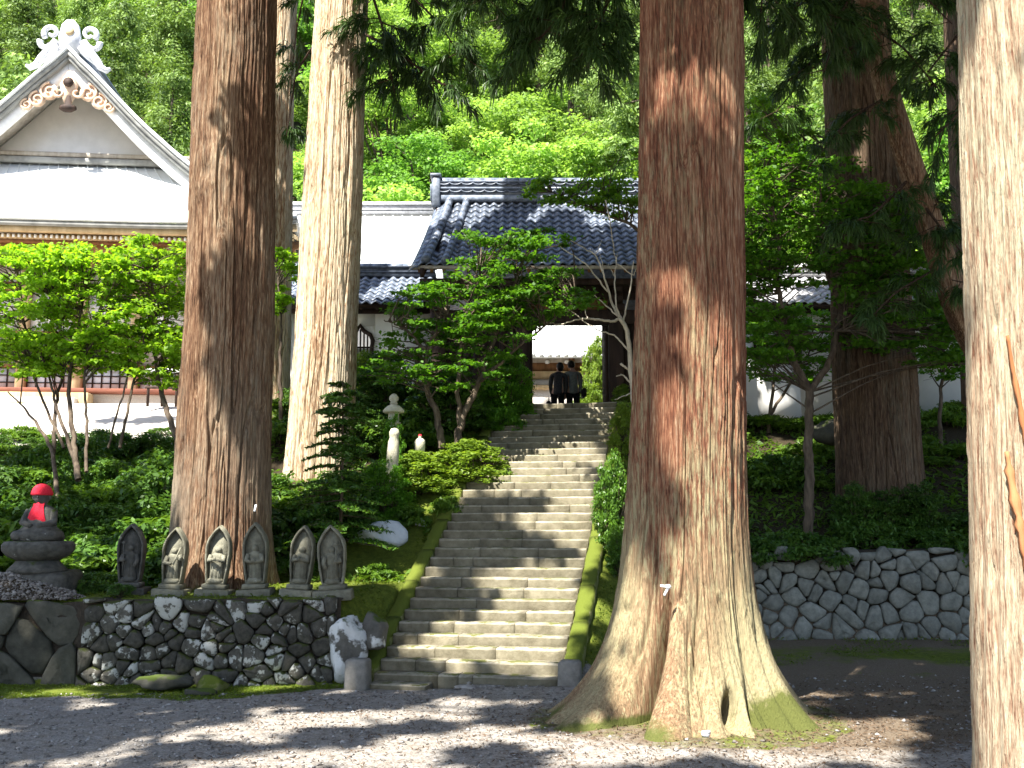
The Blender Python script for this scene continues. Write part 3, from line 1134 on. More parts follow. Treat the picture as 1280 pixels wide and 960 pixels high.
R1 = np.random.default_rng(101)
SHADERS = [(-3.6, -3.4), (2.6, -5.2), (7.8, -1.2), (-8.6, 3.2), (9.6, 5.4), (-12.8, 9.6), (11.6, 13.2), (11.2, 24.5)]  # unseen cedars added for the shade they cast
TREEPOS = [(1.83, 11.2), (3.74, 7), (-4.38, 15.75), (-3.5, 20), (7, 20)] + SHADERS


def canopy():
    """unseen crown clumps added up the sun rays to cast shade; gaps follow LIT"""
    xs, ys = np.meshgrid(np.arange(-10.5, 12.5, .3), np.arange(6, 27.5, .3), indexing='ij')
    x, y = xs.ravel(), ys.ravel()
    g_ = ground(x, y)
    T_ = [np.stack([x, y, g_], -1)]
    for up_, y0, y1 in ((3, 9, 23), (6, 9, 22), (9, 9, 20)):
        k = (y > y0) & (y < y1)
        T_.append(np.stack([x[k], y[k], g_[k] + up_], -1))
    T_ = np.concatenate(T_)
    Q = sunplane(T_)
    key = np.round(Q / .55).astype(int)
    _, first = np.unique(key, axis=0, return_index=True)
    T_ = T_[first]
    outs = []
    for rep in range(3):
        n = len(T_)
        h = R1.uniform(12.5, 23, n)
        kk = (h - T_[:, 2]) / SUN[2]
        P_ = T_ + SUN[None] * kk[:, None] + R1.normal(0, .16, (n, 3))
        px, py = proj(P_)
        vis = (P_[:, 1] > 1.0) & (py > -60 - 500 / np.maximum(P_[:, 1], 2)) & (px > -200) & (px < 1480)
        far_left = (T_[:, 0] < -5.5) & (T_[:, 1] > 15)
        ok = lit_mask(P_, .56) & ~vis & (R1.random(n) > np.where(far_left, .55, .05 if rep == 0 else .35))
        outs.append(P_[ok])
    P_ = np.concatenate(outs)
    D = np.stack([np.hypot(P_[:, 0] - a_, P_[:, 1] - b_) for a_, b_ in TREEPOS], -1)
    own = np.argmin(D, 1)
    return [P_[own == i] for i in range(len(TREEPOS))]


CAN = canopy()
for k_, (cx_, cy_, n_) in ((4, (7.5, 18.5, 650)), (11, (11.6, 13.5, 450)), (12, (11.2, 24, 350)), (1, (4.5, 11, 350)), (0, (1.5, 9, 250)), (2, (-5, 13, 250))):  # extra unseen clumps added to hold back sky light
    CAN[k_] = np.concatenate([CAN[k_], crown_clumps(cx_, cy_, 11.5, 20, 6.5, n_, R1, .6)])
# big reddish cedar in front
CB = (1.83, 11.2)


def cmoss(TH, Z):
    lowm = np.exp(-np.clip(Z, 0, None) / .3)
    right = np.exp(-(np.angle(np.exp(1j * (TH + .75))) / .6) ** 2) * np.exp(-np.clip(Z - .1, 0, None) / .5)
    left = np.exp(-(np.angle(np.exp(1j * (TH + 2.5))) / .55) ** 2) * np.exp(-np.clip(Z, 0, None) / .4)
    return .46 * lowm * vn_m(TH, Z) + .48 * right * vn_m(TH, Z) + .75 * left * vn_m(TH, Z)


def vn_m(TH, Z):
    return .4 + 1.2 * vnoise((TH / 2 / PI) % 1, Z * 3, 20, 77)


def hollow(TH, Z):
    """the dark hollow at the foot and the root crease beside it"""
    o = 0
    for ang, zz, wa, wz, d in ((-1.34, .24, .07, .16, -.45), (-1.13, .15, .055, .22, -.46), (-.45, .2, .06, .8, -.22), (-2.14, .25, .085, 1.0, -.46), (-.72, .5, .05, .7, -.10), (-1.62, .9, .03, .5, -.05)):
        o = o + d * np.exp(-(np.angle(np.exp(1j * (TH - ang - .12 * (Z - zz)))) / wa) ** 2) * np.exp(-((Z - zz) / wz) ** 2)
    return o


me = trunk_mesh('trunk', sway(CB[0] - .02, CB[1], (.28, 0), .02), taper(.655, .0105, 1.12, .62), 26, 8.6, 560, 430, 82, B['bark_center'], 5,
                lobes=[(-2.95, .13, .55, .26, 1), (-2.62, .15, .75, .30, 1), (-2.22, .14, -.52, .8, 1), (-1.9, .16, .22, .7, 1), (-1.62, .10, -.20, .7, 1), (-1.3, .2, .10, .6, 1), (-.98, .11, -.34, .75, 1), (-.6, .2, .22, .5, 1), (-.22, .12, -.42, .8, 1), (.15, .3, .14, .34, 1), (.8, .2, -.3, .7, 1), (1.4, .4, .3, .4, 1), (2.1, .2, -.3, .7, 1), (2.8, .3, .3, .35, 1)],
                amp=.026, z0=-.3, mossf=cmoss, patchf=lambda TH, Z: 1.45 * np.exp(-(np.clip(Z, 0, None) / 1.9) ** 2) * (.9 + .35 * vnoise((TH / 2 / PI) % 1, Z * .7, 19, 55)) - .2, knots=[(-1.3, 7.55, .25, .07), (-1.9, 2.3, .14, .035)], extra=hollow, groove=.8)
t_center = cedar_thing('cedar_tree', (CB[0], CB[1], 0), 'massive reddish cedar with flared mossy roots standing in front of the steps', me, CAN[0], 11)
# the white paper tag pinned to it
tg = empty('paper_tag', tuple(at(832, 733, 10.37)), 0, 'small white folded paper strip pinned to the massive reddish trunk', 'paper tag')
mk('strip', xf(bbox(-.055, .055, -.006, .006, -.012, .012, .003), rz=.2, ry=.15), B['paper_tag'], tg)
mk('strip', xf(bbox(-.012, .012, -.008, .008, -.10, .02, .003), (.03, -.012, 0), ry=.5), B['paper_tag'], tg)
mk('knot', xf(bbox(-.02, .02, -.014, .014, -.02, .02, .005), (.02, -.016, .0)), B['paper_tag'], tg)

# right-hand cedar at the picture's edge
me = trunk_mesh('trunk', sway(3.71, 7.0, (.19, 0), .012), taper(.66, .012, .05, .8), 26, 6.2, 560, 330, 92, B['bark_right'], 21, amp=.022, z0=-.3, groove=.9)
cedar_thing('cedar_tree', (3.74, 7, 0), 'pale flaking cedar trunk cut off by the right edge of the view', me, CAN[1], 12)

t_right = [o for o in COL.objects if o.name.startswith('cedar_tree')][-1]
Pp = np.array([np.array(at(x, y, 6.40)) for x, y in ((1252, 560), (1258, 600), (1266, 650), (1271, 700), (1274, 755))]) - np.array([3.74, 7, 0])
Pp[:, 0] = [-.555, -.545, -.525, -.51, -.50]
for Pq, wd in ((Pp, np.array([.008, .022, .03, .02, .006])), (Pp + np.array([.03, 0, .75]), np.array([.005, .010, .014, .010, .004]))):
    q_ = np.linspace(0, 4, 20)
    C = np.stack([np.interp(q_, np.arange(5), Pq[:, i]) for i in range(3)], -1)
    rr_ = .640
    C[:, 1] = -np.sqrt(np.maximum(rr_ ** 2 - C[:, 0] ** 2, .01)) + .008
    w_q = np.interp(q_, np.arange(5), wd) * (1 + .3 * R1.normal(size=20))
    ring = [np.array([[c[0] - w, c[1] + .02, c[2]], [c[0] - w * .6, c[1] - .012, c[2]], [c[0] + w * .7, c[1] - .016, c[2]], [c[0] + w, c[1] + .02, c[2]]]) for c, w in zip(C, w_q)]
    mk('bark_strip', loft(ring), simple('bare_orange_bark', (.28, .10, .035), (.42, .2, .09), 14, (1, 1, .1), .9, bstr=.6), t_right, False)

# brown cedar behind the row of stone figures
def bmoss(TH, Z):
    return np.exp(-np.clip(Z - 1.1, 0, None) / .35) * (.35 + .5 * vnoise((TH / 2 / PI) % 1, Z * 2, 14, 91))


zb = gz(-4.38, 15.75)
me = trunk_mesh('trunk', sway(-4.38, 15.75, (-.02, .02), .03), taper(.70, .006, .22, 1.0), 27, 11.4, 420, 330, 74, B['bark_brown'], 33,
                lobes=[(-2.3, .4, .25, .5, 1), (-1.0, .4, .22, .5, 1), (-1.7, .3, .12, .6, 1), (.3, .5, .25, .5, 1)], amp=.034, z0=.9, mossf=bmoss, patchf=lambda TH, Z: .9 * np.exp(-((Z - 2.4) / 1.1) ** 2),
                knots=[(-1.95, 7.35, .28, .07), (-1.5, 9.9, .2, .05), (-1.3, 4.6, .15, .03)])
t_brown = cedar_thing('cedar_tree', (-4.38, 15.75, zb), 'dark brown cedar rising behind the row of stone figures', me, CAN[2], 13)
tg = empty('paper_tag', tuple(at(319, 635, 14.93)), 0, 'tiny white paper slip pinned low on the dark brown trunk', 'paper tag')
mk('strip', xf(bbox(-.014, .014, -.004, .004, -.05, .05, .003), ry=.2), B['paper_tag'], tg)

# pale sunlit cedar
me = trunk_mesh('trunk', sway(-3.82, 20, (.28, .05), .02), taper(.68, .012, .25, 1.2), 28, 14.5, 320, 300, 64, B['bark_pale'], 45, amp=.03, z0=2.2,
                lobes=[(-2.4, .4, .2, .8, 1), (-.9, .4, .16, .8, 1)], knots=[(-.2, 11.4, .2, .1)])
t_pale = cedar_thing('cedar_tree', (-3.75, 20, gz(-3.75, 20)), 'pale sunlit cedar trunk on the slope beside the gate maple', me, CAN[3], 14)

# grey trunk half hidden behind the brown one
me = trunk_mesh('trunk', sway(-5.75, 24, (.05, 0), .02), taper(.56, .010, .3, .9), 27, 15, 220, 160, 44, B['bark_pale'], 57, amp=.025, z0=3.3)
cedar_thing('cedar_tree', (-5.75, 24, gz(-5.75, 24)), 'slim grey trunk showing between the dark brown and the pale cedar', me, crown_clumps(-5.75, 24, 20, 28, 3.0, 60, R1), 15)

# shaded cedar on the right terrace
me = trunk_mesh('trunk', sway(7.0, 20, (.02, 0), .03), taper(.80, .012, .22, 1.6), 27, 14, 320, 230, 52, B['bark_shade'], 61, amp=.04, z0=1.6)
t_shade = cedar_thing('cedar_tree', (7.0, 20, gz(7, 20)), 'thick shaded cedar on the terrace above the right stone wall', me, CAN[4], 16)
# a leaning trunk that crosses in front of it
PL = [np.array(at(px, py, Y)) for px, py, Y in ((1420, 830, 18.1), (1330, 640, 17.6), (1262, 500, 17.3), (1200, 395, 17.1), (1150, 245, 17), (1112, 130, 16.9), (1085, 20, 16.8), (1062, -120, 16.8), (1040, -300, 16.8))]
sg = np.linspace(0, 8, 60)
C = np.stack([np.interp(sg, np.arange(9), np.array(PL)[:, i]) for i in range(3)], -1)
for _ in range(4):
    C[1:-1] = (C[:-2] + 2 * C[1:-1] + C[2:]) / 4
V, F = tube(C, np.linspace(.27, .15, 60), 40, False)
ang = np.tile(np.arange(40) / 40, 60)
zz = np.repeat(np.arange(60) * .16, 40)
rel = vnoise(ang, zz * .6, 22, 71)
cc_ = np.repeat(C, 40, 0)
V = cc_ + (V - cc_) * (1 + .22 * (rel - .5))[:, None]
lean = empty('leaning_tree', tuple(C[0]), 0, 'thin leaning trunk crossing in front of the thick shaded cedar', 'leaning tree')
o = obj('trunk', mesh_data('trunk', V, F, B['bark_brown'], True, {'bark': np.stack([rel, vnoise(ang, zz, 9, 3), zz * 0], -1)}), lean, loc=tuple(-C[0]))
R2 = np.random.default_rng(202)
for pts in ([(1150, 250, 17), (1180, 290, 16.4), (1215, 330, 16)], [(1110, 120, 16.9), (1060, 150, 16.3), (1010, 210, 15.8)], [(1085, 30, 16.8), (1130, 60, 16.2), (1180, 120, 15.6)],
            [(1090, 60, 16.8), (1040, 60, 16.2), (985, 100, 15.8)], [(1140, 220, 17), (1090, 270, 16.4), (1050, 280, 16)], [(1070, -60, 16.8), (1120, -40, 16), (1190, 30, 15.4)],
            [(1075, -30, 16.8), (1020, -20, 16), (960, 40, 15.4)]):
    b_ = foliage_branch([np.array(at(*p)) - C[0] for p in pts], R2, 11, .28, .6, 15, .028, lean, 1.1, .010)
for pts in ([(1300, 420, 17.1), (1240, 360, 16.6), (1190, 350, 16.2)], [(1180, 330, 17.1), (1120, 365, 16.7), (1075, 410, 16.5)]):
    foliage_branch([np.array(at(*p)) - C[0] for p in pts], R2, 10, .28, .6, 14, .025, lean, 1.0, .010)

# hanging cedar boughs that show along the top of the picture; each belongs to the tree it grows from
def bough(tree, pts, n=14, L_=.34, spread=.8, per=17, thick=.035, w=.012):
    o0 = np.array(tree.location)
    foliage_branch([np.array(at(*p)) - o0 for p in pts], R2, n, L_, spread, per, thick, tree, 1.15, w)


for pts in ([(860, -120, 13), (760, -60, 14.2), (690, 10, 15), (655, 40, 15.2)], [(850, -100, 12.6), (740, -40, 13.8), (650, -20, 14.6), (600, 0, 15)], [(800, -80, 12.5), (760, 0, 13.6), (745, 40, 14), (735, 85, 14.2)],
            [(800, -60, 12.5), (720, -60, 13.6), (700, 20, 14.4), (665, 60, 14.6)]):
    bough(t_center, pts, 20)
for pts in ([(850, -80, 12.5), (960, -60, 14), (1010, -10, 14.5), (1040, 40, 14.8)], [(850, -60, 12.5), (930, -40, 13.5), (960, 0, 14)]):
    bough(t_center, pts, 16)
for pts in ([(440, -80, 20), (500, -20, 19.2), (550, 30, 18.8), (575, 70, 18.6)], [(450, 40, 20), (490, 60, 19.4), (530, 90, 19), (560, 110, 18.8)], [(455, -40, 20), (480, 40, 19.2), (490, 100, 19)], [(450, -120, 20), (540, -60, 19), (610, -20, 18.6)]):
    bough(t_pale, pts, 16, .36, .9)
for pts in ([(390, -60, 20), (370, 40, 20.5), (362, 120, 20.6)], [(390, 60, 20), (370, 90, 20.6), (358, 170, 20.8)]):
    bough(t_pale, pts, 6, .3, .5, 12, .025)
for pts in ([(1280, -80, 7), (1215, 20, 9), (1180, 70, 9.5), (1150, 95, 9.8)], [(1290, -120, 7), (1240, -40, 8.6), (1190, 20, 9), (1150, 40, 9.2)], [(1290, 120, 8), (1230, 150, 9.4), (1195, 185, 10), (1170, 210, 10)]):
    pass
for pts in ([(1350, -60, 20), (1270, -20, 17), (1200, 40, 15), (1160, 90, 14.2)], [(1340, 40, 20), (1270, 60, 17), (1210, 130, 15), (1170, 170, 14.5)], [(1100, -120, 20), (1080, -40, 17.5), (1050, 20, 16), (1030, 90, 15.2)]):
    bough(t_shade, pts, 14, .30, .7, 16, .035, .010)
for pts in ([(1090, 40, 20), (1020, 80, 18.6), (970, 140, 18)], [(1100, 200, 20), (1160, 230, 18.6), (1200, 300, 18)], [(1090, 260, 20), (1030, 300, 18.8), (990, 340, 18.4)]):
    bough(t_shade, pts, 7, .28, .6, 14, .03, .010)

# unseen cedars added to cast shade; their crowns darken the road and the steps
for k, (x, y) in enumerate(SHADERS):
    Pc = CAN[5 + k]
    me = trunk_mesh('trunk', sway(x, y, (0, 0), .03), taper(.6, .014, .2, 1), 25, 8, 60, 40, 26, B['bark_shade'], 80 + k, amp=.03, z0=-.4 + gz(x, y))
    cedar_thing('cedar_tree', (x, y, gz(x, y)), 'unseen tall cedar added round the road, its crown shading the gravel', me, Pc, 40 + k, 'added cedars shading the road')

# ------------------------------------------------------------------ dry stone walls, stone by stone
def clip_half(poly, p, n):
    out = []
    k = len(poly)
    for i in range(k):
        a_, b_ = poly[i], poly[(i + 1) % k]
        da = (a_[0] - p[0]) * n[0] + (a_[1] - p[1]) * n[1]
        db = (b_[0] - p[0]) * n[0] + (b_[1] - p[1]) * n[1]
        if da <= 0:
            out.append(a_)
        if (da < 0 < db) or (db < 0 < da):
            t = da / (da - db)
            out.append((a_[0] + (b_[0] - a_[0]) * t, a_[1] + (b_[1] - a_[1]) * t))
    return out


def cells(x0, x1, z0, z1, size, r, aniso=1.25, jitter=.42, relax=1):
    nx = max(2, int((x1 - x0) / (size * aniso)))
    nz_ = max(2, int((z1 - z0) / size))
    S = []
    for j in range(nz_):
        for i in range(nx):
            S.append([x0 + (i + .5 + .5 * (j % 2) - .25 + r.uniform(-jitter, jitter)) * (x1 - x0) / nx, z0 + (j + .5 + r.uniform(-jitter, jitter)) * (z1 - z0) / nz_])
    S = np.array(S)
    S = S[r.random(len(S)) > .14]
    out = []
    for _ in range(relax + 1):
        out = []
        for i, s in enumerate(S):
            poly = [(x0, z0), (x1, z0), (x1, z1), (x0, z1)]
            d2 = ((S - s) ** 2).sum(1)
            for q in np.argsort(d2)[1:16]:
                o_ = S[q]
                poly = clip_half(poly, ((s[0] + o_[0]) / 2, (s[1] + o_[1]) / 2), (o_[0] - s[0], o_[1] - s[1]))
                if len(poly) < 3:
                    break
            out.append(poly)
        if _ < relax:
            for i, p in enumerate(out):
                if len(p) >= 3:
                    S[i] = S[i] * .6 + np.array(p).mean(0) * .4
    return [p for p in out if len(p) >= 3]


def wall_stone(poly, r, gap=.02, dome=.10, deep=.16, tilt=.12):
    """one stone: its outline shrunk and rounded, its face domed and tilted; local frame x, -y outwards, z"""
    p = np.array(poly)
    c = p.mean(0)
    d = p - c
    size = np.linalg.norm(d, axis=1).mean()
    p = c + d * max(.5, 1 - gap / size)
    for _ in range(1):                      # cut the corners
        q = np.roll(p, -1, 0)
        p = np.stack([p * .80 + q * .20, p * .20 + q * .80], 1).reshape(-1, 2)
    if len(p) > 16:
        p = p[:: 2]
    d = p - c
    n = len(p)
    tx, tz = r.uniform(-tilt, tilt, 2)
    def ring(s, y, j):
        e = d * s * (1 + r.normal(0, j, (n, 1)))
        yy = -y + e[:, 0] * tx + e[:, 1] * tz + r.normal(0, j * size * .5, n)
        return np.stack([e[:, 0], yy, e[:, 1]], -1)
    dm = dome * r.uniform(.6, 1.4)
    rings = [ring(.9, -deep, 0), ring(1.0, 0, .02), ring(.93, dm * .55, .035), ring(.62, dm * .95, .06), ring(.22, dm * 1.05, .1)]
    V, F = loft(rings)
    return (V, F), c


def dry_wall(name, label, x0, x1, y, z0f, ztop, size, mat, r, frame, gap, dome, slope=.1, top_uneven=.08, aniso=1.25):
    """frame(x) gives the front line's y; the wall leans back by slope"""
    t = empty(name, (0.5 * (x0 + x1), y, 0), 0, label, 'stone wall')
    o0 = np.array(t.location)
    zb = min(z0f(x0), z0f(x1)) - .15
    for poly in cells(x0, x1, zb, ztop, size, r, aniso, .62, 0):
        geo, c = wall_stone(poly, r, gap, dome)
        if c[1] > ztop - size * .9:
            geo = (geo[0] * np.array([1, 1, r.uniform(.85, 1.25)]), geo[1])
        yy = frame(c[0]) + slope * (c[1] - zb) + r.normal(0, .025)
        o = mk('stone', geo, mat, t, True, loc=(c[0] - o0[0], yy - o0[1], c[1] + (r.uniform(-.5, .5) * top_uneven if c[1] > ztop - size else 0)), rot=(0, r.normal(0, .05), 0))
    # packed earth behind the stones
    xs = np.linspace(x0 - .05, x1 + .05, 40)
    rows = []
    for q, (dy, z) in enumerate(((.07, zb - .2), (.07 + slope * (ztop - zb), ztop - .03), (.75, ztop + .0), (.95, zb))):
        rows.append(np.stack([xs - o0[0], np.array([frame(x) for x in xs]) + dy - o0[1], np.full(40, z) + (fbm(xs * 3, xs * 0 + q, 9) - .5) * .08], -1))
    mk('earth_core', (np.stack(rows, 1).reshape(-1, 3), grid_faces(40, 4)), B['earth'], t, True)
    return t


R3 = np.random.default_rng(303)
wl = dry_wall('stone_wall', 'low dry wall of dark and white mottled stones under the stone figures', -5.62, -2.32, 13.8, lambda x: 0.0, 1.07, .155, B['wall_left'], R3,
              lambda x: 13.82 + .03 * (x + 4) + .03 * math.sin(x * 2.1), .004, .05, .10)
wr = dry_wall('stone_wall', 'grey fitted stone wall in deep shade right of the massive cedar', 1.9, 9.6, 17, lambda x: .2, 1.66, .215, B['wall_right'], R3,
              lambda x: 17.0 + .05 * math.sin(x * .8), .007, .055, .12)
# dark ledge of large rough blocks at the left end
dry_wall('stone_ledge', 'dark damp mossy ledge of large rough blocks at the left end of the low wall', -9.6, -5.66, 13.8, lambda x: 0.0, 1.04, .30, B['dark_block'], R3,
         lambda x: 13.84 + .04 * math.sin(x * 1.7), .005, .035, .06, .1, 1.7)

# single boulders
def boulder(name, label, loc, size, mat, seed, sub=3, rz=0, amp=.35, cat_='boulder'):
    bm = bmesh.new()
    bmesh.ops.create_icosphere(bm, subdivisions=sub, radius=1)
    V, F = frombm(bm)
    r = np.random.default_rng(seed)
    # cut by planes for an angular look
    for _ in range(9):
        n = norm(r.normal(size=3))
        d = V @ n
        k = r.uniform(.55, .85)
        V = V - np.outer(np.maximum(d - k, 0), n) * .85
    V = V * (1 + amp * (fbm(V[:, 0] * 1.6 + seed, V[:, 1] * 1.6 + V[:, 2] * 2.1, seed) - .5)[:, None] + .22 * (fbm(V[:, 0] * 5 + seed, V[:, 1] * 5 + V[:, 2] * 6, seed + 3) - .5)[:, None])
    o = mk(name, (V * np.array(size), F), mat, None, True, loc=loc, rot=(0, 0, rz))
    return tag(o, label, cat_)


p = at(436, 792, 13.75)
boulder('boulder', 'tall white and black mottled corner boulder at the wall end by the steps', (p[0] - .10, 14.0, .48), (.30, .32, .53), B['boulder'], 28, sub=4, rz=.4)
p = at(468, 775, 13.9)
boulder('boulder', 'smaller mottled boulder squeezed between the corner boulder and the mossy kerb', (p[0], 14.1, .62), (.2, .22, .32), B['boulder'], 18)
p = hit(478, 686)
boulder('boulder', 'smooth pale bluish white boulder lying on the moss left of the steps', (p[0], p[1] + .1, p[2] + .19), (.46, .34, .27), B['white_rock'], 23, rz=.2, amp=.25)
p = hit(527, 658)
boulder('boulder', 'small pale stone on the moss above the bluish white boulder', (p[0], p[1], p[2] + .04), (.11, .09, .08), B['white_rock'], 13)
p = at(205, 828, 13.2)
boulder('boulder', 'long tilted mossy slab of rock lying at the foot of the low wall', (p[0], 13.3, .10), (.42, .2, .11), B['dark_block'], 14, rz=.35)
p = at(262, 822, 13.2)
boulder('boulder', 'mossy green hump of rock beside the tilted slab', (p[0], 13.35, .06), (.22, .18, .13), B['kerb'], 15)
p = at(250, 842, 13.0)
boulder('boulder', 'flat dark root like rock in the moss in front of the hump', (p[0], 13.0, .03), (.25, .1, .06), B['dark_block'], 16, rz=-.2)
for k, (px, py, lab) in enumerate(((758, 760, 'pale stone on the mossy bank right of the steps'), (770, 742, 'grey stone higher on the mossy bank right of the steps'), (775, 800, 'rounded stone between the right kerb and the big roots'))):
    p = at(px, py, 13.4 + .3 * (k == 1))
    boulder('boulder', lab, (p[0], p[1], gz(p[0], p[1]) + .05), (.13, .11, .1), B['wall_right'], 30 + k)
p = at(583, 856, 13.3)
boulder('boulder', 'flat pale stone lying before the bottom step', (p[0], 13.28, .04), (.16, .09, .035), B['pebble'], 40, cat_='stone')
p = at(882, 915, 10.05)
boulder('boulder', 'small white stone at the foot of the massive reddish cedar', (p[0], 10.0, gz(p[0], 10) + .03), (.06, .05, .035), B['white_rock'], 41, cat_='stone')
# stump like root mass by the shaded cedar
p = at(1040, 540, 21.5)
boulder('boulder', 'brown rock lying in sunny undergrowth behind the small dark maple', (p[0], 21.5, p[2]), (.45, .35, .28), B['bark_shade'] if False else B['dark_block'], 42)

# ------------------------------------------------------------------ the flight of steps
st = empty('stone_staircase', (S0[0], S0[1], 0), 0, 'long flight of worn stone steps climbing to the gate', 'staircase')
R4 = np.random.default_rng(404)
ROT = -SA
for i in range(NSTEP):
    ncut = R4.choice([1, 2, 2, 3])
    cuts = np.sort(np.concatenate([[-HALF], R4.uniform(-HALF * .75, HALF * .75, ncut), [HALF]]))
    if i > 0 and min(np.diff(cuts)) < .25:
        cuts = np.array([-HALF, -HALF + R4.uniform(.6, .9), HALF - R4.uniform(.6, .95), HALF])
    for a_, b_ in zip(cuts[:-1], cuts[1:]):
        n = 7
        xs = np.linspace(a_ + .004, b_ - .004, n)
        dz = (fbm(xs * 1.2 + i * 3.1, xs * 0 + i, 60) - .5) * .018 + R4.normal(0, .0015)
        dy = (fbm(xs * 1.5 + i * 1.7, xs * 0 + 3 * i, 70) - .5) * .02 + R4.normal(0, .002)
        prof = [(.008, -.30), (.0, -.02), (.004, RISE - .022), (.02, RISE), (TREAD + .10, RISE + .006), (TREAD + .10, -.30)]
        rings = []
        for x, z_, y_ in zip(xs, dz, dy):
            e = R4.normal(0, .0025, (6, 2))
            rings.append(np.array([[x, y + y_ + ee[0], z + (z_ if z > 0 else 0) + ee[1]] for (y, z), ee in zip(prof, e)]))
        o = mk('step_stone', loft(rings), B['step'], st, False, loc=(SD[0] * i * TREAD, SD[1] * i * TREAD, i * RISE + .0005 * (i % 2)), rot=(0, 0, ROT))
# low flat slab before the first step
V, F = bbox(-1.18, -.42, -.34, -.02, -.2, .055, .015)
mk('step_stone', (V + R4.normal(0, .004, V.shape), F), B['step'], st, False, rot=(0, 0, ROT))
# mossy kerbs
def kerb(label, wc, s0, s1, seed):
    t = empty('mossy_kerb', tuple(stair_pt(s0, wc, 0)), 0, label, 'stone kerb')
    o0 = np.array(t.location)
    r = np.random.default_rng(seed)
    s = s0
    while s < s1 - .2:
        ln = min(r.uniform(.75, 1.35), s1 - s)
        rings = []
        for q in np.linspace(s + .006, s + ln - .006, 9):
            zz = (q / TREAD) * RISE + .10
            j = r.normal(0, .008, (6, 2))
            sec = [(-.115, -.4), (-.115, -.025), (-.085, .012), (.085, .012), (.115, -.025), (.115, -.4)]
            rings.append(np.array([stair_pt(q, wc + a_ + e[0], zz + b_ + e[1]) - o0 for (a_, b_), e in zip(sec, j)]))
        mk('kerb_stone', loft(rings), B['kerb'], t, True)
        s += ln
    return t


kerb('mossy green sloping kerb along the left side of the steps', -(HALF + .125), .18, 8.7, 1)
kerb('mossy green sloping kerb along the right side of the steps', HALF + .125, .28, 8.7, 2)
for lab, w, hgt, wd in (('pale rounded stone post at the lower left corner of the steps', -(HALF + .20), .37, .15), ('squat dark stone post at the lower right corner of the steps', HALF + .14, .30, .145)):
    q = stair_pt(-.02, w, 0) if w > 0 else stair_pt(-.38, -1.29, 0)
    V, F = bbox(-wd, wd, -wd * .9, wd * .9, -.15, hgt, .03)
    V[:, :2] *= np.where(V[:, 2:3] > hgt - .04, .93, 1)
    o = mk('stone_post', xf((V, F), rz=ROT), B['post'], None, False, loc=(q[0], q[1], gz(q[0], q[1] - .3)))
    tag(o, lab, 'stone post')

# ------------------------------------------------------------------ six carved stone figures
def ogee(w, h, n=14, tipw=.34):
    """pointed boat outline, bottom at z = 0"""
    pts = []
    L_ = []
    for k in range(n + 1):
        t = k / n
        z = h * t
        if t < .62:
            x = w * (.76 + .24 * math.sin(t / .62 * PI / 2))
        else:
            q = (t - .62) / .38
            x = w * math.cos(q * PI / 2) ** .72 * (1 - .05 * q)
        L_.append((x, z))
    L_[-1] = (0.0, h * 1.015)
    return [(-x, z) for x, z in L_[:-1]] + [(0, L_[-1][1])] + [(x, z) for x, z in L_[:-1]][::-1]


def figure_loft(h, r, lean=0.0, wide=1.0):
    """standing robed monk as one body: hem, robe, shoulders, neck, head"""
    secs = [(0.0, .20, .13), (.03, .205, .135), (.2, .19, .125), (.4, .185, .12), (.55, .20, .13), (.68, .215, .135), (.745, .20, .125), (.785, .12, .10), (.80, .075, .075), (.815, .072, .075),
            (.835, .092, .10), (.87, .108, .115), (.91, .11, .12), (.95, .098, .105), (.985, .06, .065), (1.0, .012, .012)]
    n = 16
    th = np.arange(n) * 2 * PI / n
    rings = []
    for z, a_, b_ in secs:
        f = 1 + (.05 * np.cos(th * 6) if z < .6 else 0)
        rings.append(np.stack([a_ * h * .98 * wide * f * np.cos(th) + lean * z * h, b_ * h * f * np.sin(th), np.full(n, z * h)], -1))
    return loft(rings)


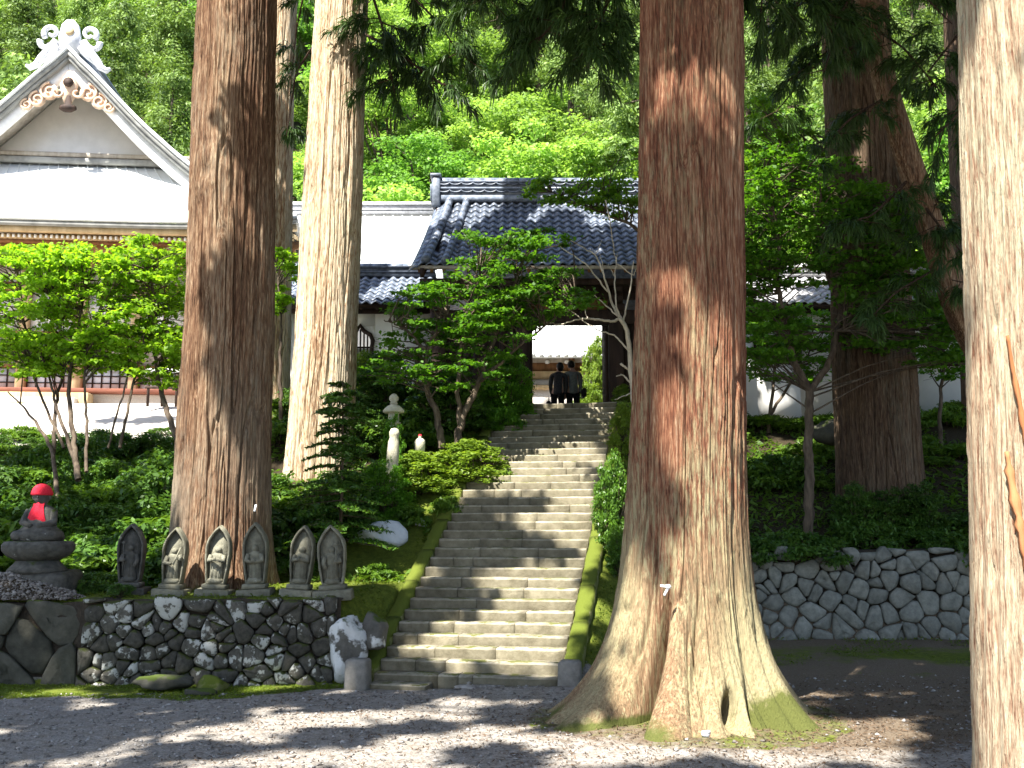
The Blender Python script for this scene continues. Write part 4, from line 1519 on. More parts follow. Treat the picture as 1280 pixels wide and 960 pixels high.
def stele(label, px, ybase, Y, h, w, pose, seed, flip=1, rz=0, tilt=0, mat='stele'):
    r = np.random.default_rng(seed)
    p = at(px, ybase, Y)
    t = empty('stone_figure', (p[0], Y, gz(p[0], Y) - .005), rz, label, 'stone figure')
    m_ = B[mat]
    bw = w * 1.36
    V, F = bbox(-bw, bw, -.20, .17, -.06, .085, .012)
    mk('base', (V + r.normal(0, .004, V.shape), F), m_, t)
    V, F = bbox(-w * .93, w * .93, -.145, .12, .0855, .155, .012)
    mk('plinth', (V + r.normal(0, .003, V.shape), F), m_, t)
    z0 = .155
    out = np.array(ogee(w, h))
    out[0][1] = 0
    out[-1][1] = 0
    inn = np.array(ogee(w * .85, h * .92))
    inn[:, 1] = inn[:, 1] + h * .03
    n = len(out)
    k = np.arange(n)
    k2 = (k + 1) % n
    def lay(o_, y):
        return np.stack([o_[:, 0], np.full(n, y), o_[:, 1] + z0], -1)
    bulge = lay(out * np.array([.97, .99]), .10)
    Vs = [lay(out * np.array([.93, .985]), .11), lay(out, .07), lay(out, -.06), lay(out * np.array([.95, .985]), -.085), lay(inn, -.08), lay(inn * np.array([.93, .97]) + np.array([0, h * .012]), -.015)]
    Fs = []
    for q in range(len(Vs) - 1):
        Fs.append(np.stack([k + q * n, k2 + q * n, k2 + (q + 1) * n, k + (q + 1) * n], -1))
    caps = [np.array([list(range(n))]), np.array([[i + (len(Vs) - 1) * n for i in range(n)][::-1]])]
    V = np.concatenate(Vs)
    V[:, 1] += tilt * (V[:, 2] - z0)
    V = V + r.normal(0, .0025, V.shape)
    mk('slab', (V, [np.concatenate(Fs)] + caps), m_, t, False)
    t.rotation_euler = (r.normal(0, .02), r.normal(0, .035), rz)
    # the figure stands half out of the niche on a lotus
    fh = h * .56
    g = [xf(figure_loft(fh, r, 0, 1.0), (0, -.03, z0 + h * .085))]
    g.append(xf(lathe([(.0, 0), (fh * .20, .0), (fh * .25, h * .03), (fh * .23, h * .06), (fh * .19, h * .085), (0, h * .085)], 18, lambda th_, q: 1 + .07 * np.cos(th_ * 9)), (0, -.05, z0 + h * .012), scale=(1, .62, 1)))
    zc = z0 + h * .085
    s = flip
    if pose == 'staff':
        g.append(tube([(s * .03, -.15, zc + fh * .48), (s * w * .62, -.10, zc + fh * 1.02)], [.013, .012], 7))
        g.append(tube([(-s * fh * .19, -.06, zc + fh * .70), (-s * fh * .24, -.11, zc + fh * .52), (s * .0, -.15, zc + fh * .50)], [.034, .032, .022], 8))
        g.append(tube([(s * fh * .18, -.06, zc + fh * .71), (s * fh * .28, -.11, zc + fh * .66), (s * fh * .26, -.13, zc + fh * .80)], [.034, .030, .02], 8))
    elif pose == 'pray':
        for q in (-1, 1):
            g.append(tube([(q * fh * .19, -.06, zc + fh * .71), (q * fh * .22, -.10, zc + fh * .56), (q * .008, -.155, zc + fh * .62)], [.034, .032, .022], 8))
        g.append(tube([(0, -.15, zc + fh * .56), (0, -.158, zc + fh * .70)], [.022, .012], 7))
    elif pose == 'jewel':
        for q in (-1, 1):
            g.append(tube([(q * fh * .19, -.06, zc + fh * .71), (q * fh * .23, -.10, zc + fh * .53), (q * .02, -.15, zc + fh * .50)], [.036, .034, .022], 8))
        g.append(xf(lathe([(0, -.035), (.03, -.02), (.036, 0), (.026, .02), (0, .042)], 10), (0, -.165, zc + fh * .54)))
    else:
        g.append(tube([(-s * fh * .19, -.06, zc + fh * .71), (-s * fh * .25, -.10, zc + fh * .52), (-s * .05, -.155, zc + fh * .55)], [.036, .034, .022], 8))
        g.append(tube([(s * fh * .19, -.06, zc + fh * .71), (s * fh * .24, -.09, zc + fh * .5), (s * fh * .17, -.12, zc + fh * .34)], [.036, .034, .022], 8))
        g.append(tube([(-s * .06, -.15, zc + fh * .1), (-s * .075, -.12, zc + fh * 1.05)], [.010, .010], 6))
        g.append(xf(lathe([(0, -.03), (.03, -.01), (.03, .01), (0, .03)], 8), (-s * .075, -.12, zc + fh * 1.07)))
    # robe folds
    for q in (-.45, .1, .5):
        g.append(tube([(q * fh * .2, -.05 - fh * .11 * math.sqrt(max(0, 1 - q * q)), zc + fh * .45), (q * fh * .24, -.05 - fh * .118 * math.sqrt(max(0, 1 - q * q)), zc + fh * .04)], [.004, .005], 5))
    g = cat(g)
    g[0][:, 1] += tilt * (g[0][:, 2] - z0)
    mk('carved_figure', g, m_, t, True)
    return t


stele('carved stone figure darkest of the six, its base hidden by low plants', 162, 742, 14.75, .80, .185, 'staff2', 1, 1, .05, .03, 'statue_dark')
stele('carved stone figure raising a slanted staff, second from the red capped statue', 215, 737, 14.62, .76, .165, 'staff', 2, 1, -.02, .02)
stele('carved stone figure with hands before its chest, in front of the brown trunk middle', 269, 737, 14.62, .79, .172, 'pray', 3, 1, 0, .0)
stele('carved stone figure holding a jewel, at the right flank of the brown trunk', 320, 736, 14.60, .82, .172, 'jewel', 4, 1, .02, .02)
stele('carved stone figure with sunlit right rim, leaning slightly, hands joined', 374, 738, 14.55, .79, .165, 'pray', 5, 1, -.07, .02)
stele('carved stone figure in the broadest mossy slab, nearest the white boulder', 417, 740, 14.5, .80, .195, 'staff2', 6, -1, .05, .0)

# red capped statue on its lotus pedestal
p = at(45, 742, 14.6)
jz = empty('jizo_statue', (p[0], 14.6, gz(p[0], 14.6)), 0, 'dark seated stone statue with red knitted cap and red bib on a lotus pedestal', 'statue')
jm = B['statue_dark']
V, F = bbox(-.42, .50, -.36, .36, -.1, .30, .05)
mk('base', (V + R4.normal(0, .01, V.shape), F), jm, jz)
mk('foot', lathe([(0, .29), (.36, .29), (.40, .33), (.33, .40), (.27, .47), (0, .47)], 24, lambda th, q: 1 + .02 * np.cos(th * 8)), jm, jz, True)
mk('lotus', lathe([(0, .46), (.28, .465), (.38, .52), (.445, .60), (.45, .67), (.42, .72), (.36, .725), (0, .725)], 48, lambda th, q: 1 + (.06 if 1 < q < 6 else 0) * np.abs(np.cos(th * 6))), jm, jz, True)
# crossed legs, robe, shoulders, neck, head: one body
n = 20
th = np.arange(n) * 2 * PI / n
secs = [(.72, .33, .24, -.02), (.76, .35, .27, -.03), (.84, .33, .26, -.03), (.92, .22, .19, 0), (1.02, .185, .15, .02), (1.12, .19, .14, .03), (1.18, .165, .12, .03), (1.22, .09, .085, .02), (1.235, .065, .068, .01), (1.26, .083, .09, 0), (1.30, .105, .115, 0), (1.36, .115, .125, 0), (1.42, .108, .118, .005), (1.47, .075, .08, .01), (1.495, .01, .01, .01)]
rings = [np.stack([a_ * np.cos(th), b_ * np.sin(th) + o_, np.full(n, z)], -1) for z, a_, b_, o_ in secs]
g = [loft(rings)]
for q in (-1, 1):
    g.append(tube([(q * .165, .02, 1.14), (q * .21, -.06, .98), (q * .04, -.20, .93)], [.06, .055, .035], 10))
    g.append(tube([(q * .30, -.05, .80), (q * .24, -.22, .80), (-q * .02, -.24, .79)], [.075, .07, .05], 10))
    g.append(xf(lathe([(0, -.035), (.02, -.02), (.024, .01), (.016, .035), (0, .04)], 8), (q * .112, 0, 1.33)))
g.append(xf(lathe([(0, -.02), (.016, -.012), (.014, .012), (0, .03)], 8), (0, -.125, 1.335)))
mk('body', cat(g), jm, jz, True)
mk('cap', xf(lathe([(.128, 1.355), (.140, 1.36), (.142, 1.385), (.134, 1.41), (.118, 1.455), (.082, 1.495), (.035, 1.515), (0, 1.518)], 24, lambda th_, q: 1 + .015 * np.cos(th_ * 12)), (0, .0, 0), scale=(1, 1.06, 1)), B['red_cloth'], jz, True)
bb = []
for k in range(6):
    z = 1.245 - k * .052
    hw = .055 + .016 * k if k else .075
    y = -.075 - .022 * k + .003 * k * k
    bb.append([[(-hw + 2 * hw * q / 6), y - .02 * math.cos((q / 6 - .5) * PI) - .006 * math.sin(q * 2 + k), z - .012 * math.sin(q * 1.7) - k * .004 * (q - 3)] for q in range(7)])
A = np.array(bb)
V, F = A.reshape(-1, 3), grid_faces(6, 7)
V2 = V + np.array([0, .012, 0])
mk('bib', (np.concatenate([V, V2]), np.concatenate([F, F[:, ::-1] + len(V)])), B['red_cloth'], jz, True)

# heap of grit in front of it
hx, hy = at(10, 748, 14.3)[0], 14.3
rr_, th_ = np.meshgrid(np.linspace(0, 1, 14), np.linspace(0, 2 * PI, 40), indexing='ij')
hz = gz(hx, 14.35)
V = np.stack([hx + 1.05 * rr_ * np.cos(th_), hy + .33 * rr_ * np.sin(th_), hz + .34 * (1 - rr_ ** 1.3) + .03 * (fbm(rr_ * 9, th_ * 3, 5) - .5) - .02], -1)
t = empty('gravel_heap', (hx, hy, hz), 0, 'heap of dark grey grit beside the red capped statue', 'gravel heap')
mk('mound', (V.reshape(-1, 3) - np.array([hx, hy, hz]), grid_faces(14, 40)), B['earth'], t, True)
n = 2600
r = np.random.default_rng(66)
q, a_ = np.sqrt(r.random(n)), r.uniform(0, 6.28, n)
cx, cy, cz = 1.05 * q * np.cos(a_), .33 * q * np.sin(a_), .34 * (1 - q ** 1.3) - .01
base = np.array([[1, 0, 0], [0, 1, 0], [-1, 0, 0], [0, -1, 0], [0, 0, .7], [0, 0, -.6]], float)
V = (base[None] + r.normal(0, .25, (n, 6, 3))) * (.011 + .028 * r.random(n) ** 3)[:, None, None] + np.stack([cx, cy, cz], -1)[:, None]
f = np.array([[0, 1, 4], [1, 2, 4], [2, 3, 4], [3, 0, 4], [1, 0, 5], [2, 1, 5], [3, 2, 5], [0, 3, 5]])
o = mk('grit', (V.reshape(-1, 3), (f[None] + (np.arange(n) * 6)[:, None, None]).reshape(-1, 3)), B['gravel'], t, False, {'tone': np.repeat(r.random(n) * .8, 6)})
o['kind'] = 'stuff'

# stone lantern, post and small figure among the shrubs
p = at(492, 520, 19)
lt = empty('stone_lantern', (p[0], 19, gz(p[0], 19)), 0, 'small pale stone lantern top showing among the shrubs left of the steps', 'stone lantern')
zt = at(492, 495, 19)[2] - lt.location[2]
mk('shaft', lathe([(.0, -.1), (.10, -.1), (.085, zt * .3), (.08, zt - .52), (0, zt - .52)], 12), B['lantern'], lt, True)
mk('firebox', lathe([(0, zt - .53), (.13, zt - .52), (.14, zt - .49), (.10, zt - .48), (.10, zt - .33), (.12, zt - .31), (0, zt - .31)], 6), B['lantern'], lt)
mk('cap', lathe([(0, zt - .31), (.19, zt - .31), (.20, zt - .27), (.12, zt - .19), (.06, zt - .16), (0, zt - .16)], 18), B['lantern'], lt, True)
mk('finial', lathe([(0, zt - .17), (.06, zt - .16), (.075, zt - .13), (.05, zt - .11), (.085, zt - .07), (.085, zt - .02), (.05, zt + .03), (0, zt + .05)], 16), B['lantern'], lt, True)
p = at(490, 570, 18)
V, F = lathe([(0, -.6), (.11, -.6), (.105, .3), (.095, .50), (.075, .56), (.085, .60), (.09, .66), (.06, .72), (0, .735)], 14)
zp = at(490, 535, 18)[2]
o = mk('stone_marker', (V, F), B['lantern'], None, True, loc=(p[0], 18, zp - .735), rot=(.05, .06, 0))
tag(o, 'pale leaning stone marker with rounded head below the stone lantern', 'stone marker')
p = at(525, 548, 19)
t = empty('small_statue', (p[0], 19, at(525, 552, 19)[2] - .02), 0, 'tiny pale seated stone figure with red cap under the gate maple', 'statue')
t.scale = (.52, .52, .52)
mk('body', lathe([(0, -.4), (.17, -.38), (.19, .02), (.16, .10), (.10, .15), (.045, .17), (.06, .20), (.065, .235), (.045, .27), (0, .28)], 14), B['lantern'], t, True)
mk('cap', lathe([(.066, .235), (.07, .245), (.058, .275), (.03, .295), (0, .298)], 12), B['red_cloth'], t, True)

# ------------------------------------------------------------------ buildings
def tile_mesh(name, w, ln, mat, th=.022, amp=.034, n=8):
    """one pantile: S-shaped across (x), its nose at -y, lying in the xy plane"""
    x = np.linspace(0, w * 1.08, n + 1)
    z = amp * np.sin(x / w * 2 * PI - .9)
    P_ = []
    for y, dz in ((-.02, 0), (ln * 1.05, -.03)):
        P_.append(np.stack([x, np.full(n + 1, y), z + dz], -1))
    A = np.stack(P_, 1)
    V, F = sheet(A, th)
    return mesh_data(name, V, F, mat, False)


def roof_frame(p0, p1, apex_y, apex_z):
    pass


def tiled_slope(parent, x0, x1, ye, ze, yr, zr, w, ln, me, part_from=0, max_parts=300, name='roof_tile', mat=None, curve=.10, keep=None):
    """pantiles from the eave (ye, ze) to the ridge (yr, zr) along x0..x1; parent-local. First max_parts tiles are objects, the others one mesh"""
    rows = max(1, int(round(math.hypot(yr - ye, zr - ze) / ln)))
    cols = max(1, int(round((x1 - x0) / w)))
    w = (x1 - x0) / cols
    cnt = 0
    rest = []
    src = None
    for i in range(rows):
        t0, t1 = i / rows, (i + 1) / rows
        def pt(t):
            return ye + (yr - ye) * t, ze + (zr - ze) * t - curve * math.sin(t * PI)
        ya, za = pt(t0)
        yb, zb_ = pt(t1)
        pitch = math.atan2(zb_ - za, yb - ya)
        for j in range(cols):
            xx = x0 + j * w
            if keep and not keep(xx, i, rows):
                continue
            loc = (xx, ya + random.uniform(-.006, .006), za + .03 + random.uniform(-.004, .004))
            rot = (pitch + random.uniform(-.012, .012), random.uniform(-.012, .012), random.uniform(-.008, .008))
            if cnt < max_parts:
                obj(name, me, parent, loc=loc, rot=rot)
                cnt += 1
            else:
                rest.append((loc, rot))
    if rest:
        v0 = np.array([v.co[:] for v in me.vertices])
        f0 = np.array([list(p_.vertices) for p_ in me.polygons])
        gs = []
        for loc, rot in rest:
            from mathutils import Euler
            M_ = np.array(Euler(rot).to_matrix())
            gs.append((v0 @ M_.T + np.array(loc), f0))
        o = mk(name, cat(gs), me.materials[0], parent)
        o['kind'] = 'stuff'
    # boarding under the tiles
    k = 8
    A = np.zeros((2, k, 3))
    for q in range(k):
        t = q / (k - 1)
        yy, zz = ye + .03 + (yr - ye) * t, ze + (zr - ze) * t - curve * math.sin(t * PI) - .035
        A[0, q] = (x0, yy, zz)
        A[1, q] = (x1, yy, zz)
    mk('roof_boarding', sheet(A, .05), B['timber_dark'], parent)


def ridge(parent, x0, x1, y, z, h, mat, r=.11, caps=True):
    g = [box(x0, x1, y - .14, y + .14, z, z + h * .35), box(x0 + .02, x1 - .02, y - .17, y + .17, z + h * .352, z + h * .45), box(x0 + .02, x1 - .02, y - .12, y + .12, z + h * .452, z + h * .8), box(x0 - .02, x1 + .02, y - .17, y + .17, z + h * .802, z + h * .9)]
    n = max(2, int((x1 - x0) / .42))
    mk('ridge', cat(g), mat, parent)
    for k in range(n):
        a_, b_ = x0 + (x1 - x0) * k / n, x0 + (x1 - x0) * (k + 1) / n
        V, F = tube([(a_ - .02, y, z + h * .9), (b_ - .02, y, z + h * .9 + .012)], [r, r * .96], 10)
        mk('ridge_tile', (V, F), mat, parent, True)


TILE = tile_mesh('roof_tile', .25, .30, B['tile'])
TILE2 = tile_mesh('roof_tile', .25, .30, B['tile_pale'])

# ---- the gatehouse
GX0, GX1 = 0.43, 2.31               # opening
GY_ = 24.5
gate = empty('temple_gate', (1.37, GY_, ZL), 0, 'dark timber temple gate with grey pantile roof at the head of the steps', 'temple gate')
o0 = np.array(gate.location)


def gp(name, geo, mat, parent=gate, smooth=False):
    return mk(name, (np.asarray(geo[0]) - (o0 if parent is gate else o0), geo[1]), mat, parent, smooth)


TD = B['timber_dark']
ztop = at(714, 406, GY_)[2]
for x in (GX0 - .17, GX1 + .17, -1.75, 4.45):
    gp('post', bbox(x - .17, x + .17, GY_ - .17, GY_ + .17, ZL - .05, 7.75, .02), TD)
for x in (GX0 - .17, GX1 + .17):
    gp('rear_post', bbox(x - .14, x + .14, GY_ + 1.9, GY_ + 2.18, ZL - .05, 7.6, .02), TD)
    gp('stone_plinth', lathe([(0, ZL - .1), (.30, ZL - .1), (.29, ZL + .05), (.24, ZL + .09), (0, ZL + .09)], 16)if False else xf(lathe([(0, -.1), (.30, -.1), (.29, .05), (.24, .09), (0, .09)], 16), (x, GY_, ZL)), B['post'], smooth=True)
gp('lintel', bbox(-1.95, 4.65, GY_ - .14, GY_ + .14, ztop, ztop + .34, .015), TD)
gp('tie_beam', bbox(-2.1, 4.8, GY_ - .11, GY_ + .11, ztop + .62, ztop + .86, .015), TD)
gp('wall_plate', bbox(-2.2, 4.9, GY_ - .16, GY_ + .16, 7.62, 7.86, .015), TD)
gp('plaster_panel', box(-1.6, 4.3, GY_ - .03, GY_ + .03, ztop + .858, 7.622), B['plaster'])
gp('fretwork', box(GX0 + .01, GX1 - .01, GY_ - .02, GY_ + .02, ztop + .338, ztop + .622), B['timber_brown'])
for x0, x1 in ((-1.58, GX0 - .34), (GX1 + .34, 4.28)):
    nb_ = 8
    for k in range(nb_):
        a_, b_ = x0 + (x1 - x0) * k / nb_, x0 + (x1 - x0) * (k + 1) / nb_
        gp('plank', box(a_ + .006, b_ - .006, GY_ - .03 - .006 * (k % 2), GY_ + .02, ZL, ztop), TD)
for sgn, x in ((1, GX0 + .03), (-1, GX1 - .03)):
    gp('door_leaf', bbox(x - .035, x + .035, GY_ + .19, GY_ + 1.1, ZL + .06, ztop - .03, .01), TD)
gp('back_panel', box(-1.6, GX0 - .3, GY_ + .021, GY_ + .05, ZL, ztop), TD)
gp('back_panel', box(GX1 + .3, 4.3, GY_ + .021, GY_ + .05, ZL, ztop), TD)
# brackets and rafters
for x in (GX0 - .17, GX1 + .17, -1.75, 4.45, 1.37):
    gp('bracket', cat([bbox(x - .14, x + .14, GY_ - .5, GY_ + .12, 7.30, 7.46, .02), bbox(x - .10, x + .10, GY_ - .78, GY_ + .1, 7.47, 7.60, .02), bbox(x - .2, x + .2, GY_ - .30, GY_ - .08, 7.12, 7.29, .02)]), TD)
YE, ZE, YR, ZR = 22.95, float(at(650, 331, 22.95)[2]), 26.1, float(at(650, 252, 26.1)[2])
RX0, RX1 = float(at(513, 330, 22.95)[0]), 5.0
RXR = float(at(548, 250, 26.1)[0])
for k in range(26):
    x = RX0 + .2 + (RX1 - RX0 - .4) * k / 25
    gp('rafter', bar((x, YE + .10, ZE - .11), (x, GY_ + .3, ZE - .11 + (GY_ + .2 - YE) * .62), .075, .09), B['timber_brown'])
gp('eave_board', bbox(RX0 - .02, RX1 + .02, YE + .02, YE + .1, ZE - .085, ZE - .005, .008), B['timber_grey'])
gp('purlin', bbox(RX0 + .15, RX1 - .15, GY_ - .86, GY_ - .70, 7.605, 7.76, .015), TD)
# tiled slopes: front hip slope, left end slope
roof = empty('roof', (0, 0, 0))
roof.parent = gate
roof.location = tuple(-o0)


SLX = lambda i, rows: (RXR - RX0) * .55 * (i / rows)
tiled_slope(gate, RX0 + .35 - o0[0], RX1 - o0[0], YE - o0[1], ZE - o0[2], YR - o0[1], ZR - o0[2], .235, .31, tile_mesh('roof_tile', .235, .31, B['tile']), 0, 285, keep=lambda xx, i, rows: xx > RX0 + .30 - o0[0] + .9 * max(0, i / rows - .0) * .35)
bpy.data.objects.remove(roof)
# verge at the left: rows of thick rolled tiles running down the slope, then end tiles turned sideways
def slope_pt(x, t, up=0.0):
    return np.array([x, YE + (YR - YE) * t, ZE + (ZR - ZE) * t - .10 * math.sin(t * PI) + up])


for dx0, dx1, rr_ in ((.78, 1.14, .085), (.34, .70, .095)):
    n = 13
    for k in range(n):
        a_, b_ = k / n, (k + 1) / n + .012
        V, F = tube([slope_pt(RX0 + dx0 + (dx1 - dx0) * a_, a_, .11), slope_pt(RX0 + dx0 + (dx1 - dx0) * b_, b_, .10)], [rr_ * 1.08, rr_ * .94], 10)
        gp('roll_tile', (V, F), B['tile'], smooth=True)
# left end: a steep narrow slope of tiles facing left
n = 13
for k in range(n):
    t0, t1 = k / n, (k + 1) / n
    for c in range(2):
        a0 = slope_pt(RX0 + .34 + .36 * t0 - .18 * c, t0, .08 - .10 * c)
        a1 = slope_pt(RX0 + .34 + .36 * t1 - .18 * c, t1 + .02, .06 - .10 * c)
        b0 = a0 + np.array([-.21, -.02, -.14])
        b1 = a1 + np.array([-.21, -.02, -.14])
        A = np.array([[b0, b1], [(a0 + b0) / 2 + np.array([0, 0, .035]), (a1 + b1) / 2 + np.array([0, 0, .03])], [a0, a1]])
        gp('verge_tile', sheet(A, .03), B['tile'])
# gable under the verge
gp('bargeboard', cat([sheet(np.array([[slope_pt(RX0 + .22 + .36 * t, t, -.08) for t in np.linspace(0, 1, 8)], [slope_pt(RX0 + .30 + .36 * t, t, -.08) for t in np.linspace(0, 1, 8)]]), .22)]), TD)
# back slope (seen only from the side)
A = np.array([[(x, YR + (YR - YE) * t, ZR - (ZR - ZE) * t) for t in np.linspace(0, 1, 6)] for x in (RX0 + .4, RX1)])
gp('back_slope', sheet(A, .08), B['tile'])
# layered ridge with scalloped noshi bands
rz0 = ZR + .02
g = [box(RXR - .02, RX1 + .02, YR - .17, YR + .17, rz0 - .05, rz0 + .10), box(RXR, RX1, YR - .13, YR + .13, rz0 + .102, rz0 + .26), box(RXR - .02, RX1 + .02, YR - .19, YR + .19, rz0 + .262, rz0 + .31), box(RXR, RX1, YR - .13, YR + .13, rz0 + .312, rz0 + .44), box(RXR - .03, RX1 + .03, YR - .20, YR + .20, rz0 + .442, rz0 + .49)]
gp('ridge', cat(g), B['tile'])
n = int((RX1 - RXR) / .3)
for k in range(n):
    a_ = RXR + (RX1 - RXR) * (k + .5) / n
    for zz, rr_ in ((.20, .115), (.40, .115)):
        th_ = np.linspace(PI, 2 * PI, 9)
        A = np.array([[(a_ + rr_ * 1.3 * math.cos(q), YR - .20, rz0 + zz + .055 + rr_ * .55 * math.sin(q)), (a_ + rr_ * 1.3 * math.cos(q), YR - .12, rz0 + zz + .055 + rr_ * .55 * math.sin(q))] for q in th_])
        gp('scallop', sheet(A, .028), B['tile'])
    V, F = tube([(a_ - .16, YR, rz0 + .50), (a_ + .16, YR, rz0 + .515)], [.115, .105], 10)
    gp('ridge_tile', (V, F), B['tile'], smooth=True)
gp('ridge_end', cat([bbox(RXR - .16, RXR + .06, YR - .24, YR + .24, rz0 - .22, rz0 + .58, .03), bbox(RXR - .20, RXR + .08, YR - .28, YR + .28, rz0 + .585, rz0 + .66, .02), bbox(RXR - .2, RXR - .16, YR - .2, YR + .2, rz0 - .05, rz0 + .4, .015)]), B['tile'])
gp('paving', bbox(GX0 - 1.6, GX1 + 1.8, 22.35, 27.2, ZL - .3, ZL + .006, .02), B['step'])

# ---- corridors either side of the gate
def corridor(label, x0, x1, windows, tile):
    t = empty('corridor', ((x0 + x1) / 2, 26.3, ZL), 0, label, 'corridor building')
    q = np.array(t.location)
    ze = float(at(480, 379, 25.6)[2])
    zr = float(at(480, 346, 27.3)[2])
    tiled_slope(t, x0 - q[0], x1 - q[0], 25.6 - q[1], ze - q[2], 27.3 - q[1], zr - q[2], .25, .30, tile, 0, 60 if tile is TILE else 60, curve=.04)
    ridge(t, x0 - q[0], x1 - q[0], 27.35 - q[1], zr - q[2], .30, tile.materials[0])
    A = np.array([[(x - q[0], 27.35 + 1.7 * s - q[1], zr - (zr - ze) * s - q[2]) for s in np.linspace(0, 1, 4)] for x in (x0, x1)])
    mk('back_slope', sheet(A, .06), tile.materials[0], t)
    mk('fascia', (box(x0, x1, 25.64, 25.70, ze - .11, ze - .045)[0] - q, BOXF), B['timber_dark'], t)
    for k in range(int((x1 - x0) / .4)):
        x = x0 + .2 + k * .4
        V, F = bar((x, 25.72, ze - .10), (x, 26.7, ze + .33), .06, .08)
        mk('rafter', (V - q, F), B['timber_dark'], t)
    zw = ze + .15
    xs = [x0] + [v for w_ in windows for v in (w_[0], w_[1])] + [x1]
    for a_, b_ in zip(xs[0::2], xs[1::2]):
        if b_ - a_ > .02:
            mk('wall', (box(a_, b_, 26.3, 26.5, ZL - .1, zw)[0] - q, BOXF), B['plaster'], t)
    mk('beam', (box(x0, x1, 26.26, 26.52, zw - .28, zw - .06)[0] - q, BOXF), B['timber_dark'], t)
    mk('ground_sill', (box(x0, x1, 26.25, 26.53, ZL - .12, ZL + .12)[0] - q, BOXF), B['timber_dark'], t)
    for (a_, b_, z0, z1, kind) in windows:
        mk('wall', (box(a_, b_, 26.3, 26.5, ZL - .1, z0)[0] - q, BOXF), B['plaster'], t)
        mk('wall', (box(a_, b_, 26.3, 26.5, z1, zw)[0] - q, BOXF), B['plaster'], t)
        w = empty('window', ((a_ + b_) / 2 - q[0], 26.3 - q[1], z0 - q[2]))
        w.parent = t
        W, H = b_ - a_, z1 - z0
        if kind == 'bell':
            # flame-headed temple window: plaster spandrels leave an ogee opening, thick dark frame round it
            pts = [(-W * .5, 0), (-W * .42, H * .12), (-W * .40, H * .45), (-W * .44, H * .6), (-W * .34, H * .76), (-W * .12, H * .86), (0, H), (W * .12, H * .86), (W * .34, H * .76), (W * .44, H * .6), (W * .40, H * .45), (W * .42, H * .12), (W * .5, 0)]
            P_ = [(x, -.02, z) for x, z in pts]
            mk('frame', tube(P_, [.055] * len(P_), 6), B['timber_dark'], w)
            poly = [(-W / 2, 0)] + pts[1:7] + [(0, H + .002), (-W / 2, H + .002)]
            mk('spandrel', prism([(x, z) for x, z in ([(-W / 2, 0)] + pts[1:7] + [(-W / 2, H)])], .03, .18), B['plaster'], w)
            mk('spandrel', prism([(x, z) for x, z in ([(0, H)] + pts[7:12] + [(W / 2, 0), (W / 2, H)])], .03, .18), B['plaster'], w)
            for k in range(7):
                x = -W * .36 + W * .72 * k / 6
                mk('bar', box(x - .018, x + .018, .05, .09, .02, H * (.92 - 1.1 * abs(x / W) ** 1.4)), B['timber_dark'], w)
            mk('rail', box(-W * .42, W * .42, .045, .095, H * .42, H * .46), B['timber_dark'], w)
            mk('paper', box(-W * .42, W * .42, .12, .13, 0.02, H * .42), B['paper'], w)
        else:
            mk('frame', cat([box(-W / 2, W / 2, -.03, .1, -.07, 0), box(-W / 2, W / 2, -.03, .1, H, H + .07), box(-W / 2 - .06, -W / 2, -.03, .1, -.07, H + .07), box(W / 2, W / 2 + .06, -.03, .1, -.07, H + .07)]), B['timber_dark'], w)
            for k in range(9):
                x = -W / 2 + W * (k + .5) / 9
                mk('bar', box(x - .022, x + .022, .02, .07, 0, H), B['timber_dark'], w)
            mk('paper', box(-W / 2, W / 2, .13, .14, 0, H), B['paper'], w)
    return t


wz0, wz1 = float(at(452, 455, 26.3)[2]), float(at(452, 407, 26.3)[2])
wx = float(at(450, 430, 26.3)[0])
corridor('white walled corridor left of the gate with a flame shaped window', -7.2, -2.05, [(wx - .38, wx + .38, wz0, wz1, 'bell')], TILE)
wx = float(at(972, 440, 26.3)[0])
corridor('white walled corridor right of the gate with a barred window', 4.75, 11.5, [(wx - .55, wx + .55, float(at(970, 452, 26.3)[2]), float(at(970, 427, 26.3)[2]), 'bars')], TILE2)

# ---- hall behind the left corridor: big bright roof
t = empty('rear_hall', (-4.5, 34, ZL), 0, 'long hall with a broad sun bleached roof behind the left corridor', 'hall')
q = np.array(t.location)
ze, zr = float(at(490, 347, 31.5)[2]), float(at(490, 268, 36)[2])
x0, x1 = -7.9, -1.9
A = np.array([[(x, 31.5 + 4.5 * s, ze + (zr - ze) * s - .12 * math.sin(s * PI)) for s in np.linspace(0, 1, 9)] for x in (x0, x1)]) - q
mk('roof', sheet(A, .12), B['metal_roof'], t)
for k in range(19):
    x = x0 + (x1 - x0) * k / 18
    P_ = [np.array([x, 31.5 + 4.5 * s, ze + (zr - ze) * s - .12 * math.sin(s * PI) + .012]) - q for s in np.linspace(0, 1, 9)]
    mk('seam', tube(P_, [.02] * 9, 4, False), B['metal_roof'], t)
A = np.array([[(x, 36 + 4.5 * s, zr - (zr - ze) * s) for s in np.linspace(0, 1, 4)] for x in (x0, x1)]) - q
mk('back_slope', sheet(A, .1), B['metal_roof'], t)
mk('fascia', (box(x0, x1, 31.52, 31.6, ze - .30, ze - .125)[0] - q, BOXF), B['metal_side'], t)
ridge(t, x0 - q[0], x1 - q[0], 36 - q[1], zr - q[2] - .03, .42, B['tile_pale'], .12)
n = int((x1 - x0) / .34)
for k in range(n):
    a_ = x0 + (x1 - x0) * (k + .5) / n
    th_ = np.linspace(PI, 2 * PI, 7)
    A = np.array([[(a_ + .15 * math.cos(c_) - q[0], 35.66 - q[1] + yy, zr - .32 + .07 * math.sin(c_) - q[2] + .02) for yy in (0, .1)] for c_ in th_])
    mk('scallop', sheet(A, .03), B['ridge_white'], t)
